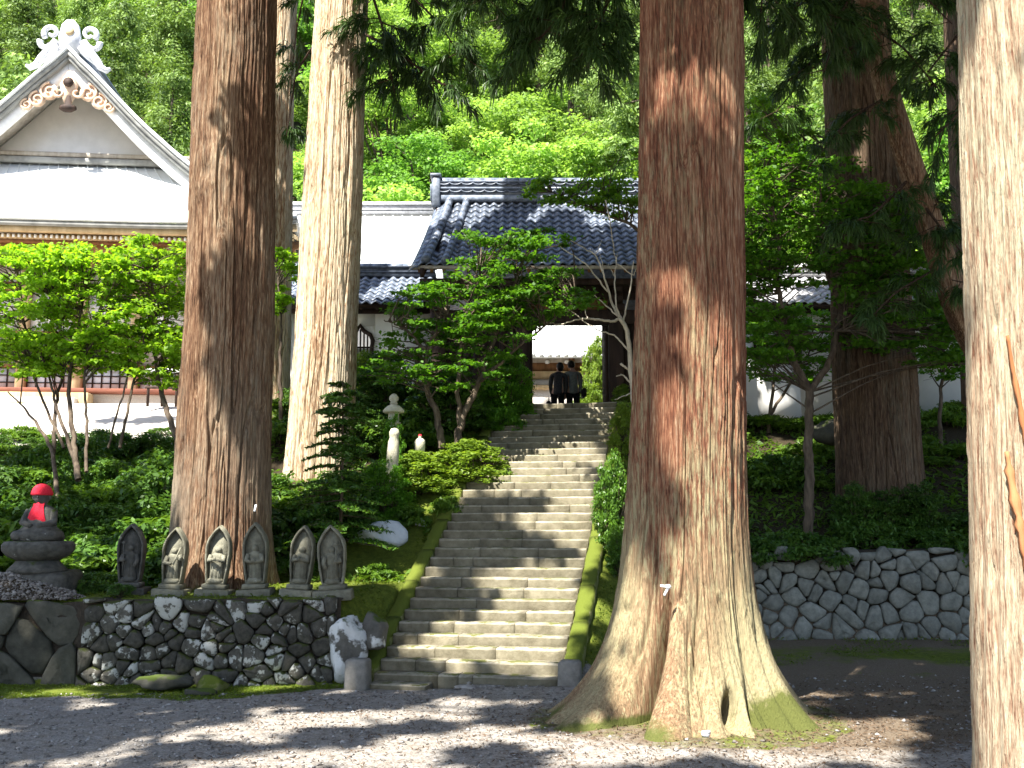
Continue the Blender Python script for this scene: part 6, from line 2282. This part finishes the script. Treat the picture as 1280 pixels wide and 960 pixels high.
def shrub_at(label, kind, px, py, Y, w, h=None, group=None, name='shrub', fix=False):
    """foot of the shrub on the ground under pixel px, centre shown at py; w, h half sizes in pixels"""
    h = h or w
    if Y < 24 and not fix:
        q = hit(px, py + h)
        Y = min(max(q[1], Y - 3), Y + 1.5)
    p = at(px, py, Y)
    g_ = gz(p[0], Y)
    sx = w * Y / FPX
    sz = h * Y / FPX
    top = p[2]
    hz_ = max(sz * .6, (top - g_ + sz) / kind[2])
    if hz_ > 1.55 * sx and id(kind) in TALL:
        kind = TALL[id(kind)]
        hz_ = (top - g_ + sz) / kind[2]
    return put_shrub(name, label, kind, (p[0], Y, g_ - .03), (sx, sx, hz_), group)


shrub_at('sunlit yellow green azalea bush leaning over the left edge of the steps', SHL, 585, 578, 17.9, 56, 28, name='azalea_bush')
shrub_at('lower yellow green azalea bush left of the sunlit one', SHL, 518, 590, 17.6, 52, 26, name='azalea_bush')
shrub_at('dark rounded glossy bush beside the top steps, left of the gate opening', SHG, 632, 480, 21.3, 40, 46, name='rounded_bush')
shrub_at('low dark bush at the left edge of the upper steps', SHG, 628, 525, 20.4, 34, 18, name='rounded_bush')
shrub_at('bushy greenery in front of the pale leaning stone marker', SHG, 482, 594, 17.85, 36, 20, fix=True)
shrub_at('small leafy sprig between the stone lantern cap and the marker', SHG, 492, 530, 18.6, 18, 9, fix=True)
for px, py, lab in ((1070, 628, 'dark bush at the left foot of the thick shaded cedar'), (1110, 634, 'dark bush before the foot of the thick shaded cedar'), (1150, 626, 'dark bush at the right foot of the thick shaded cedar')):
    shrub_at(lab, SH[1], px, py, 18.8, 34, 22, fix=True)
shrub_at('dark leafy bush under the gate maple', SH[1], 560, 500, 20.8, 60, 40)
shrub_at('dark bush between the pale trunk and the gate maple', SH[0], 480, 480, 21.5, 45, 40)
shrub_at('light green bush beneath the flame shaped window', SHL, 452, 470, 22.6, 28, 30)
shrub_at('green bush beside the pale trunk foot', SH[0], 455, 540, 19.2, 40, 30)
t = shrub_at('clipped glossy green bush hugging the right kerb of the steps', SHH, 768, 630, 16.6, 30, 60, name='hedge_bush')
shrub_at('lower part of greenery below the clipped bush at the right kerb', SHH, 775, 690, 15.8, 20, 30, name='hedge_bush')
shrub_at('pale tangled dry bush at the right of the upper steps', SHL, 782, 535, 19.8, 24, 32)
shrub_at('bright green tuft of grass at the right gate post', SHL, 778, 492, 21.4, 16, 12)
for px, py, w_, h_, kd, lab in ((560, 632, 30, 13, SH[2], 'low ferny plant on the moss just left of the kerb, below the azaleas'), (505, 640, 36, 14, SH[2], 'low ferny plant above the bluish white boulder'), (450, 640, 34, 16, SH[1], 'leafy bush beside the young fir, above the right stone figures'), (470, 712, 30, 9, SH[2], 'small fern on the moss below the bluish white boulder')):
    shrub_at(lab, kd, px, py, 17, w_, h_)
# young conifer left of the steps
t = empty('young_conifer', tuple(at(425, 660, 16.6)), 0, 'young dark fir tree with drooping layered twigs before the pale trunk', 'fir tree')
t.location.z = gz(t.location.x, 16.6) - .03
o0_ = np.array(t.location)
hh = at(420, 478, 16.6)[2] - t.location.z
mk('trunk', tube([(0, 0, 0), (.02, 0, hh * .5), (-.01, .02, hh)], [.035, .022, .006], 6), B['twig'], t, True)
g = []
C_ = []
T_ = []
r = np.random.default_rng(88)
for k in range(95):
    z = hh * min(.99, max(.16, .14 + .84 * (k / 94) + r.normal(0, .03)))
    a_ = k * 2.4 + r.normal(0, .8)
    ln = ((1 - z / hh) ** .75 * .95 + .12) * r.uniform(.5, 1.15)
    e = np.array([ln * math.cos(a_), ln * math.sin(a_), z - ln * .12])
    g.append(tube([(0, 0, z), tuple(e * np.array([.5, .5, 1]) + np.array([0, 0, .05])), tuple(e)], [.011, .008, .003], 4, False))
    for q in np.linspace(.2, 1, 9):
        for sd in (-1, 1):
            pp = np.array([e[0] * q, e[1] * q, z + (e[2] - z) * q + .05 * math.sin(q * PI)])
            d = norm(np.array([math.cos(a_ + sd * .9), math.sin(a_ + sd * .9), -.15]))
            for w in np.linspace(.03, .16 * (1.2 - q * .6) + .03, 4):
                C_.append(pp + d * w)
                T_.append(d)
mk('branches', cat(g), B['twig'], t, True)
C_ = np.array(C_)
T_ = np.array(T_)
V, F = leaf_quads(C_, norm(UP + r.normal(size=C_.shape) * .6), .105 * r.uniform(.7, 1.3, len(C_)), .04, r, T_ + r.normal(size=T_.shape) * .4)
mk('needles', (V, F), B['shrub'], t, False, {'tone': np.repeat(r.random(len(C_)), 4)})

# undergrowth shrubs on the slopes: left bank, right terrace
def slope_row(n, x0, x1, y0, y1, s0, s1, kinds, label, group, seed, skip=None):
    r = np.random.default_rng(seed)
    k = 0
    while k < n:
        x, y = r.uniform(x0, x1), r.uniform(y0, y1)
        s, w = stair_sw(x, y)
        if abs(w) < HALF + .75 and s > -1 or (skip and skip(x, y)):
            continue
        q = r.integers(len(kinds))
        s_ = r.uniform(s0, s1)
        put_shrub('shrub', label, kinds[q], (x, y, gz(x, y) - .04), (s_, s_, s_ * r.uniform(.65, 1.25)), group)
        k += 1


bankskip = lambda x, y: (stair_sw(x, y)[1] > -3.3 and y < 17.2)
near_t = lambda x, y: math.hypot(x + 4.38, y - 15.75) < 1.0 or math.hypot(x + 3.8, y - 20) < 1.0
slope_row(85, -10.5, -2.0, 16.2, 23.6, .5, 1.2, [SH[0], SH[1], SH[2], SH[2]], 'dark green leafy undergrowth shrub on the bank left of the steps', 'undergrowth on the left bank', 71, lambda x, y: near_t(x, y) or bankskip(x, y) or (x < -4.5 and y > 22.8))
slope_row(26, -13.5, -5.2, 22.8, 24.9, .4, .7, [SH[1], SH[2]], 'low green shrub along the upper edge of the left bank before the bright court', 'shrubs before the bright court', 72)
slope_row(16, -4.6, -.6, 20.5, 24.2, .5, .8, [SH[0], SH[1]], 'dense shaded bush between the left corridor wall and the gate maple', 'bushes under the left corridor', 73, near_t)
slope_row(44, 3.0, 12.0, 17.3, 19.6, .4, .75, [SH[0], SH[1]], 'dark bush along the top of the right stone wall', 'bushes above the right stone wall', 74, lambda x, y: math.hypot(x - 7, y - 20) < .9)
slope_row(44, 3.0, 13.5, 20.5, 25.5, .5, 1.0, [SH[1], SH[2], SH[2]], 'green undergrowth bush on the right terrace under the cedars', 'undergrowth on the right terrace', 75)
slope_row(14, 1.6, 3.4, 14.0, 22.5, .22, .4, [SH[2], SHH], 'small green plant on the bank right of the steps', 'plants on the right bank', 76)
slope_row(12, -6.4, -2.6, 14.35, 15.4, .10, .2, [SH[2], SH[0]], 'small leafy plant between the stone figures', 'plants among the stone figures', 77, lambda x, y: min(abs(x - float(at(px, 737, 14.6)[0])) for px in (162, 215, 269, 320, 374, 417)) < .3)
slope_row(10, -7.6, -5.6, 14.9, 16.2, .3, .5, [SH[0], SH[1], SH[2]], 'green shrub behind the red capped statue', 'shrubs behind the red capped statue', 78)
put_shrub('shrub', 'low dark glossy plant covering the base of the darkest stone figure', SH[1], tuple(np.array(at(150, 742, 14.35))), (.24, .2, .2))
# shrubs in the inner court seen through the gate
shrub_at('bright green shrub in the court behind the couple', SHL, 747, 455, 33, 26, 30)
shrub_at('low bright shrub in the court at the foot of the right gate post', SHL, 735, 490, 31, 26, 10)

# ground cover: ferns, leaves, moss and grass blades as masses
def cover(name, label, n, x0, x1, y0, y1, size, mat, seed, keep, aspect=.35, lift=.5):
    r = np.random.default_rng(seed)
    x, y = r.uniform(x0, x1, n), r.uniform(y0, y1, n)
    k = keep(x, y)
    x, y = x[k], y[k]
    z = ground(x, y)
    n = len(x)
    L_ = size * r.uniform(.5, 1.4, n)
    C = np.stack([x, y, z + L_ * lift * r.random(n)], -1)
    V, F = leaf_quads(C, norm(UP * .9 + r.normal(size=(n, 3)) * .55), L_, L_ * aspect, r)
    o = mk(name, (V, F), B[mat], None, False, {'tone': np.repeat(np.clip(fbm(x * 1.5, y * 1.5, seed) * .8 + r.random(n) * .4 - .1, 0, 1), 4)})
    return tag(o, label, kind='stuff')


def off_stairs(x, y):
    s, w = stair_sw(x, y)
    return ~((np.abs(w) < HALF + .28) & (s > -.5)) 


WB = hit(478, 686)
cover('ground_cover', 'ferns and leaves covering the left bank', 30000, -11, -.5, 16.0, 24.6, .14, 'fern', 31, lambda x, y: off_stairs(x, y) & (np.hypot(x - WB[0], (y - WB[1]) * .7) > .7) & ~((x < -5) & (y > 24.3)) & (fbm(x, y, 8) > .36))
cover('ground_cover', 'leaves covering the right terrace', 26000, 1.5, 14, 17.4, 26, .14, 'fern', 32, lambda x, y: off_stairs(x, y) & (fbm(x, y, 9) > .36))
WB = hit(478, 686)
cover('moss_cover', 'short moss and grass beside the steps and on the figure terrace', 26000, -7.5, 2.6, 14.05, 17.5, .045, 'grass', 33, lambda x, y: off_stairs(x, y) & (np.hypot(x - WB[0], (y - WB[1]) * .7) > .55) & (fbm(x * 2, y * 2, 10) > .42), .4, .6)
cover('moss_cover', 'mossy strip at the foot of the low wall', 30000, -9, -2.0, 12.2, 13.85, .03, 'grass', 34, lambda x, y: (y > 12.72 + .9 * (fbm(x * 1.3, y * 1.3, 40) - .5) + np.clip(x + 3.6, 0, 3) * .45) & (fbm(x * 3, y * 3, 12) > .38), .4, .5)
cover('grass_cover', 'thin grass before the right stone wall', 9000, 2.4, 9, 14, 17.0, .05, 'grass', 35, lambda x, y: fbm(x * 1.4, y * 1.4, 14) > .47, .3, .7)
m_ = simple('fallen_needles', (.05, .03, .015), (.16, .1, .06), 20, rough=.9)
r = np.random.default_rng(36)
n = 9000
x = np.concatenate([r.normal(2.3, 1.3, n // 2), r.uniform(-3, 6, n // 2)])
y = np.concatenate([r.normal(10.6, 1.0, n // 2), r.uniform(9, 13.6, n // 2)])
k = (y > 8.3) & (y < 13.6) & off_stairs(x, y)
x, y = x[k], y[k]
C = np.stack([x, y, ground(x, y) + .012], -1)
V, F = leaf_quads(C, norm(UP + r.normal(size=C.shape) * .3), .05 * r.uniform(.5, 1.6, len(C)), .012, r)
tag(mk('needle_litter', (V, F), m_), 'brown cedar litter fallen on the road', kind='stuff')

# ------------------------------------------------------------------ the wooded hill
def crown_variant(seed, leaf, kind):
    r = np.random.default_rng(seed)
    if kind == 'broad':
        n = 62
        d = norm(r.normal(size=(n, 3)))
        d[:, 2] = d[:, 2] * .75 + .25
        c = d * np.array([3.1, 3.1, 2.7]) * (.55 + .45 * r.random((n, 1))) + np.array([0, 0, 6.2])
        V, F, t = clouds(c, np.stack([r.uniform(.8, 1.5, n)] * 2 + [r.uniform(.3, .6, n)], -1), 230, .21, r, .62, .6, .55, tone_c=.5)
        g = [tube([(0, 0, -1), (.1, 0, 2.2), (0, .1, 4)], [.22, .18, .12], 8, False)] + [tube([(0, 0, 2 + 2.0 * r.random()), tuple(c_ * np.array([.5, .5, 1]) - np.array([0, 0, .6])), tuple(c_)], [.09, .05, .015], 5, False) for c_ in c[::5]]
    else:
        n = 100
        z = 1.8 + 11.5 * r.random(n) ** 1.15
        rr = (1 - (z - 1.5) / 12.6) ** .75 * 3.0
        a_ = r.uniform(0, 2 * PI, n)
        q = .45 + .6 * r.random(n)
        c = np.stack([rr * q * np.cos(a_), rr * q * np.sin(a_), z - .25 * rr * q], -1)
        V, F, t = clouds(c, np.stack([r.uniform(.55, 1.05, n)] * 2 + [r.uniform(.4, .75, n)], -1), 160, .22, r, .3, .4, .6, hang=.2, tone_c=.5)
        g = [tube([(0, 0, -1), (.05, 0, 6), (0, 0, 13.4)], [.28, .18, .03], 8, False)] + [tube([(0, 0, z_), tuple(c_)], [.05, .015], 4, False) for z_, c_ in zip(z[::5], c[::5])]
    v, f = cat(g)
    return mesh_data('crown', V, F, B[leaf], False, {'tone': t}), mesh_data('trunk', v, f, B['twig'], True)


VAR = [(crown_variant(1, 'wood_a', 'broad'), 'pale green broadleaf tree on the wooded hill behind the roofs', 'broadleaf tree', 'broadleaf trees on the hill'),
       (crown_variant(2, 'wood_b', 'broad'), 'mid green broadleaf tree on the wooded hill behind the roofs', 'broadleaf tree', 'mid green trees on the hill'),
       (crown_variant(3, 'wood_c', 'conifer'), 'feathery green cedar on the wooded hill behind the roofs', 'cedar tree', 'cedars on the hill'),
       (crown_variant(4, 'wood_a', 'broad'), 'pale green broadleaf tree on the wooded hill behind the roofs', 'broadleaf tree', 'broadleaf trees on the hill'),
       (crown_variant(5, 'wood_c', 'conifer'), 'feathery green cedar on the wooded hill behind the roofs', 'cedar tree', 'cedars on the hill')]
r = np.random.default_rng(99)
placed = []
def put_tree(x, y, k, s):
    (cm, tm), lab, ct, grp = VAR[k]
    nm_ = 'cedar_tree' if k in (2, 4) else 'broadleaf_tree'
    t = empty(nm_, (x, y, gz(x, y) - .2), r.uniform(0, 6.28), lab, ct, grp)
    t.scale = (s, s, s * r.uniform(.9, 1.15))
    obj('crown', cm, t)
    obj('trunk', tm, t)


for row, y0 in enumerate((44, 48.5, 53.5, 59, 65, 72, 80, 89, 99)):
    half = y0 * .56 + 4
    n = int(2 * half / (4.7 + .16 * row))
    for k in range(n):
        x = -half + 2 * half * (k + .5 + r.uniform(-.35, .35)) / n
        y = y0 + r.uniform(-1.6, 1.6)
        f = (x / y) * FPX + 640
        pc = .78 if f < 330 else (.18 if f < 760 else .45)
        c = (r.random() < pc)
        put_tree(x, y, int(r.choice([2, 4])) if c else int(r.choice([0, 1, 3], p=[.4, .25, .35])), r.uniform(.85, 1.35))
# shaded trees that close the right side and the gap behind the corridor
for (x, y, k, s) in ((13.5, 27, 2, .9), (16.5, 24, 4, 1.0), (11, 31, 0, .9), (15, 32, 1, 1.0), (19, 29, 2, 1.1), (12.5, 36, 2, 1.1), (17, 38, 3, 1.1), (8, 39, 1, .9), (3.5, 42, 0, .9), (21, 22, 4, 1.1), (-2, 43, 3, 1), (-24, 42, 2, 1.1), (-28, 38, 4, 1.2), (-18, 44, 1, 1.1)):
    put_tree(x, y, k, s)
# undergrowth on the hill so that no bare soil shows between the crowns
n = 42000
x, y = r.uniform(-75, 75, n), 42 + 90 * r.random(n) ** 1.5
C = np.stack([x, y, ground(x, y) + r.random(n) * .8], -1)
L_ = r.uniform(.4, 1.0, n)
V, F = leaf_quads(C, norm(UP * .6 + np.array([0, -.5, 0]) + r.normal(size=(n, 3)) * .5), L_, L_ * .6, r)
o = mk('hill_undergrowth', (V, F), B['wood_b'], None, False, {'tone': np.repeat(r.random(n) * .6, 4)})
tag(o, 'mass of undergrowth on the wooded hill', kind='stuff')

# ------------------------------------------------------------------ the couple at the gate
def skin_mesh(name, joints, bones, mat, parent, root=0, sub=2):
    me = bpy.data.meshes.new(name)
    names = list(joints)
    me.from_pydata([joints[k][0] for k in names], [(names.index(a_), names.index(b_)) for a_, b_ in bones], [])
    me.materials.append(mat)
    o = obj(name, me, parent)
    md = o.modifiers.new('skin', 'SKIN')
    md.use_smooth_shade = True
    if not me.skin_vertices:
        return o
    for i, k in enumerate(names):
        rr = joints[k][1]
        me.skin_vertices[0].data[i].radius = rr if isinstance(rr, tuple) else (rr, rr)
        me.skin_vertices[0].data[i].use_root = (i == root)
    ms = o.modifiers.new('subdivision', 'SUBSURF')
    ms.levels = sub
    ms.render_levels = sub
    return o


def person(label, loc, h, rz, jacket, lean, stride, head_turn, bag_side, head_r=.105, hairlong=False):
    t = empty('person', loc, rz, label, 'person')
    k = h / 1.7
    def J(x, y, z, rr):
        return ((x * k, y * k, z * k), tuple(q * k for q in rr) if isinstance(rr, tuple) else rr * k)
    l = lean
    j = {'pelvis': J(0, 0, .92, (.15, .11)), 'waist': J(l * .3, .01, 1.08, (.135, .10)), 'chest': J(l * .6, .0, 1.28, (.16, .11)), 'collar': J(l * .8, .0, 1.42, (.10, .075)), 'neck': J(l, .015, 1.50, .052), 'head0': J(l * 1.15, .02, 1.57, (.072, .085)), 'head1': J(l * 1.3 + head_turn * .02, .03, 1.64, (.078, .092)), 'head2': J(l * 1.4 + head_turn * .03, .025, 1.70, (.045, .055))}
    b_ = [('pelvis', 'waist'), ('waist', 'chest'), ('chest', 'collar'), ('collar', 'neck'), ('neck', 'head0'), ('head0', 'head1'), ('head1', 'head2')]
    for s, nm_ in ((-1, 'l'), (1, 'r')):
        st_ = stride * s
        j['hip' + nm_] = J(s * .095, 0, .86, .095)
        j['knee' + nm_] = J(s * .10, st_ * .5 + .02, .48, .062)
        j['ankle' + nm_] = J(s * .10, st_, .09, .042)
        j['toe' + nm_] = J(s * .12, st_ + .15, .04, .035)
        b_ += [('pelvis', 'hip' + nm_), ('hip' + nm_, 'knee' + nm_), ('knee' + nm_, 'ankle' + nm_), ('ankle' + nm_, 'toe' + nm_)]
        j['sh' + nm_] = J(l * .75 + s * .185, 0, 1.385, .058)
        j['el' + nm_] = J(l * .5 + s * .212, .02, 1.11, .043)
        j['wr' + nm_] = J(l * .3 + s * .19, .11, .87, .03)
        j['palm' + nm_] = J(l * .3 + s * .185, .14, .79, (.022, .038))
        b_ += [('collar', 'sh' + nm_), ('sh' + nm_, 'el' + nm_), ('el' + nm_, 'wr' + nm_), ('wr' + nm_, 'palm' + nm_)]
        for q in range(4):
            j['f%d%s' % (q, nm_)] = J(l * .3 + s * (.18 - .004 * q), .125 + .018 * q, .725 + .012 * abs(q - 1.4), .009)
            b_.append(('palm' + nm_, 'f%d%s' % (q, nm_)))
        j['th' + nm_] = J(l * .3 + s * .155, .175, .775, .010)
        b_.append(('palm' + nm_, 'th' + nm_))
    skin_mesh('body', j, b_, B['skin'], t)
    # jacket over torso and arms, open hem below the hips
    jj = {'hem': J(l * .05, 0, .82, (.21, .14)), 'hip': J(l * .1, 0, .92, (.205, .14)), 'waist': J(l * .3, .01, 1.08, (.195, .13)), 'chest': J(l * .6, 0, 1.27, (.185, .13)), 'collar': J(l * .8, 0, 1.41, (.12, .09)), 'nk': J(l * .95, .01, 1.475, .068)}
    jb = [('hem', 'hip'), ('hip', 'waist'), ('waist', 'chest'), ('chest', 'collar'), ('collar', 'nk')]
    for s, nm_ in ((-1, 'l'), (1, 'r')):
        jj['sh' + nm_] = J(l * .75 + s * .19, 0, 1.385, .075)
        jj['el' + nm_] = J(l * .5 + s * .215, .02, 1.11, .062)
        jj['cu' + nm_] = J(l * .3 + s * .192, .105, .88, .046)
        jb += [('collar', 'sh' + nm_), ('sh' + nm_, 'el' + nm_), ('el' + nm_, 'cu' + nm_)]
    skin_mesh('jacket', jj, jb, jacket, t)
    tj = {'top': J(0, 0, .94, (.165, .12))}
    tb = []
    for s, nm_ in ((-1, 'l'), (1, 'r')):
        st_ = stride * s
        tj['h' + nm_] = J(s * .095, 0, .84, .108)
        tj['k' + nm_] = J(s * .10, st_ * .5 + .02, .48, .08)
        tj['a' + nm_] = J(s * .10, st_, .10, .066)
        tb += [('top', 'h' + nm_), ('h' + nm_, 'k' + nm_), ('k' + nm_, 'a' + nm_)]
    skin_mesh('trousers', tj, tb, B['trousers'], t)
    for s in (-1, 1):
        mk('shoe', xf(bbox(-.045, .045, -.09, .19, .0, .085, .02), (s * .10 * k, stride * s * k, 0)), B['trousers'], t)
    # hair: a cap over skull and nape, ears and a face below it
    hx, hy = (l * 1.3 + head_turn * .025) * k, .02 * k
    rows = []
    n = 20
    th_ = np.arange(n) * 2 * PI / n
    for z, rr in ((1.51 if hairlong else 1.55, .074), (1.58, .100), (1.63, .112), (1.68, .108), (1.725, .085), (1.755, .045), (1.765, .005)):
        front_ = np.clip(np.sin(th_), 0, 1) if z < 1.68 else 0
        f = (1 - .42 * front_) * (1 + .04 * np.sin(th_ * 7 + z * 40))
        rows.append(np.stack([hx + rr * .9 * k * f * np.cos(th_), hy + rr * 1.05 * k * f * np.sin(th_), np.full(n, z * k)], -1))
    mk('hair', loft(rows), B['hair'], t, True)
    g = []
    for s in (-1, 1):
        g.append(xf(lathe([(0, -.03), (.014, -.02), (.018, 0), (.013, .02), (0, .03)], 8), (hx + s * .088 * k, hy + .005, 1.60 * k)))
    g.append(xf(lathe([(0, -.025), (.014, -.015), (.010, .01), (0, .03)], 8), (hx, hy + .108 * k, 1.595 * k)))
    mk('ears_and_nose', cat(g), B['skin'], t, True)
    g = [xf(lathe([(0, -.008), (.009, 0), (0, .008)], 8), (hx + s * .032 * k, hy + .094 * k, 1.625 * k)) for s in (-1, 1)] + [cbox(hx, hy + .094 * k, 1.555 * k, .045, .012, .008)]
    mk('eyes_and_mouth', cat(g), B['hair'], t, True)
    return t, k


p1 = at(697, 480, 27.0)
P1, k1 = person('person seen from behind in a charcoal jacket, left of the couple in the gateway', (p1[0], 27.0, ZL), 1.62, rad(-6), B['jacket_dark'], .035, .12, 1, -1, hairlong=True)
p2 = at(716.5, 480, 27.0)
P2, k2 = person('person seen from behind in a grey jacket, right of the couple in the gateway', (p2[0], 27.05, ZL), 1.68, rad(5), B['jacket_grey'], -.015, .03, -1, 1)
for P_, kx, sx, lab, zz, yy in ((P1, k1, -.25, 'dark handbag carried low by the person on the left', .56, .1), (P2, k2, .285, 'dark shoulder bag at the hip of the person in grey', .88, .02)):
    w = P_.matrix_basis @ Vector((sx * kx, yy, zz * kx))
    b_ = empty('handbag' if sx < 0 else 'shoulder_bag', (w.x, w.y, w.z), P_.rotation_euler.z, lab, 'bag')
    mk('pouch', bbox(-.06, .06, -.15, .15, -.12, .13, .04), B['bag'], b_)
    if sx < 0:
        mk('handle', tube([(0, -.09, .12), (0, -.06, .2), (0, .0, .235), (0, .06, .2), (0, .09, .12)], [.009] * 5, 6), B['bag'], b_, True)
    else:
        mk('strap', tube([(0, -.1, .12), (-.03, -.12, .3), (-.12, -.10, .53), (-.14, .02, .56), (-.08, .10, .45), (0, .1, .12)], [.010] * 6, 6), B['bag'], b_, True)

# wooden sign board post on the right terrace edge is not in view; the dark low shed behind the shaded cedar is
t = empty('low_shed', tuple(at(1170, 480, 27)), 0, 'low dark shed roof glimpsed right of the thick shaded cedar', 'shed')
t.location.z = gz(t.location.x, 27)
zt = at(1170, 447, 27)[2] - t.location.z
mk('roof', sheet(np.array([[(-1.2, -.9, zt - .25), (-1.2, .9, zt + .15)], [(1.5, -.9, zt - .25), (1.5, .9, zt + .15)]]), .12), B['timber_dark'], t)
mk('wall', box(-1.0, 1.3, -.6, .6, -.3, zt - .35), B['timber_dark'], t)
mk('sign_board', box(-.75, -.5, -.66, -.61, zt - .30, zt - .1), B['timber_ochre'], t)


# ------------------------------------------------------------------ labels that tell alike plants apart: by landmark, distance and order
ORD = ['first', 'second', 'third', 'fourth', 'fifth', 'sixth', 'seventh', 'eighth', 'ninth', 'tenth', 'eleventh', 'twelfth', 'thirteenth', 'fourteenth', 'fifteenth', 'sixteenth', 'seventeenth', 'eighteenth', 'nineteenth', 'twentieth'] + ['twenty-' + q for q in ('first', 'second', 'third', 'fourth', 'fifth', 'sixth', 'seventh', 'eighth', 'ninth')]


def relabel(group, text, zones, near):
    """text: kind of plant; zones: (right limit in px, place); near: depth limits with their words"""
    sets = {}
    for o in COL.objects:
        if o.get('group') == group:
            h = 3.0 if near[0][0] > 40 else .3
            px, py = proj(np.array([[o.location.x, o.location.y, o.location.z + h]]))
            z = next((t for lim, t in zones if px[0] < lim), zones[-1][1])
            d = next((t for lim, t in near if o.location.y < lim), near[-1][1])
            sets.setdefault((d, z), []).append((float(px[0]), o))
    for (d, z), L_ in sets.items():
        L_.sort(key=lambda q: q[0])
        for i, (_, o) in enumerate(L_):
            tail = '' if len(L_) == 1 else ', ' + (ORD[i] + ' from the left' if i else 'leftmost')
            o['label'] = (d + ' ' + text + ' ' + z + tail).strip()


HZ = [(0, 'beyond the view left of the temple'), (240, 'above the temple hall'), (450, 'behind the brown and pale trunks'), (540, 'above the rear hall'), (800, 'above the gate roof'), (940, 'behind the massive trunk'), (1060, 'above the right corridor'), (1210, 'behind the shaded cedar'), (9999, 'behind the right edge trunk')]
HN = [(47, 'nearest'), (56, 'second row'), (68, 'middle row'), (84, 'upper row'), (999, 'topmost')]
relabel('broadleaf trees on the hill', 'pale green broadleaf tree', HZ, HN)
relabel('mid green trees on the hill', 'mid green broadleaf tree', HZ, HN)
relabel('cedars on the hill', 'feathery cedar', HZ, HN)
LZ = [(0, 'beyond the left edge'), (110, 'behind the red capped statue'), (235, 'left of the dark brown trunk'), (350, 'beside the dark brown trunk'), (450, 'before the pale trunk'), (9999, 'near the left kerb')]
relabel('undergrowth on the left bank', 'leafy undergrowth shrub', LZ, [(17.8, 'low front'), (19.6, 'second row'), (21.4, 'middle row'), (99, 'upper')])
relabel('shrubs before the bright court', 'court edge shrub', LZ, [(23.6, 'nearer'), (99, 'farther')])
relabel('bushes under the left corridor', 'dense shaded bush', [(350, 'beside the dark brown trunk'), (450, 'behind the pale trunk'), (9999, 'beneath the gate maple')], [(22.4, 'nearer'), (99, 'farther')])
RZ = [(940, 'hidden behind the massive trunk'), (1050, 'left of the shaded cedar'), (1150, 'before the shaded cedar'), (1210, 'right of the shaded cedar'), (9999, 'behind the right edge trunk')]
relabel('bushes above the right stone wall', 'dark bush on the right wall', RZ, [(18.2, 'front'), (99, 'rear')])
relabel('undergrowth on the right terrace', 'green terrace bush', RZ, [(22.2, 'nearer'), (24, 'middle'), (99, 'farther')])
relabel('plants on the right bank', 'small green plant along the right kerb', [(9999, 'of the steps')], [(16.5, 'low'), (19.5, 'midway'), (99, 'high')])
relabel('plants among the stone figures', 'small leafy plant', [(190, 'beside the darkest stone figure'), (295, 'before the dark brown trunk'), (9999, 'among the right stone figures')], [(14.8, 'front'), (99, 'rear')])
relabel('shrubs behind the red capped statue', 'green shrub by the red capped statue', [(60, 'to its left'), (9999, 'to its right')], [(15.6, 'nearer'), (99, 'farther')])
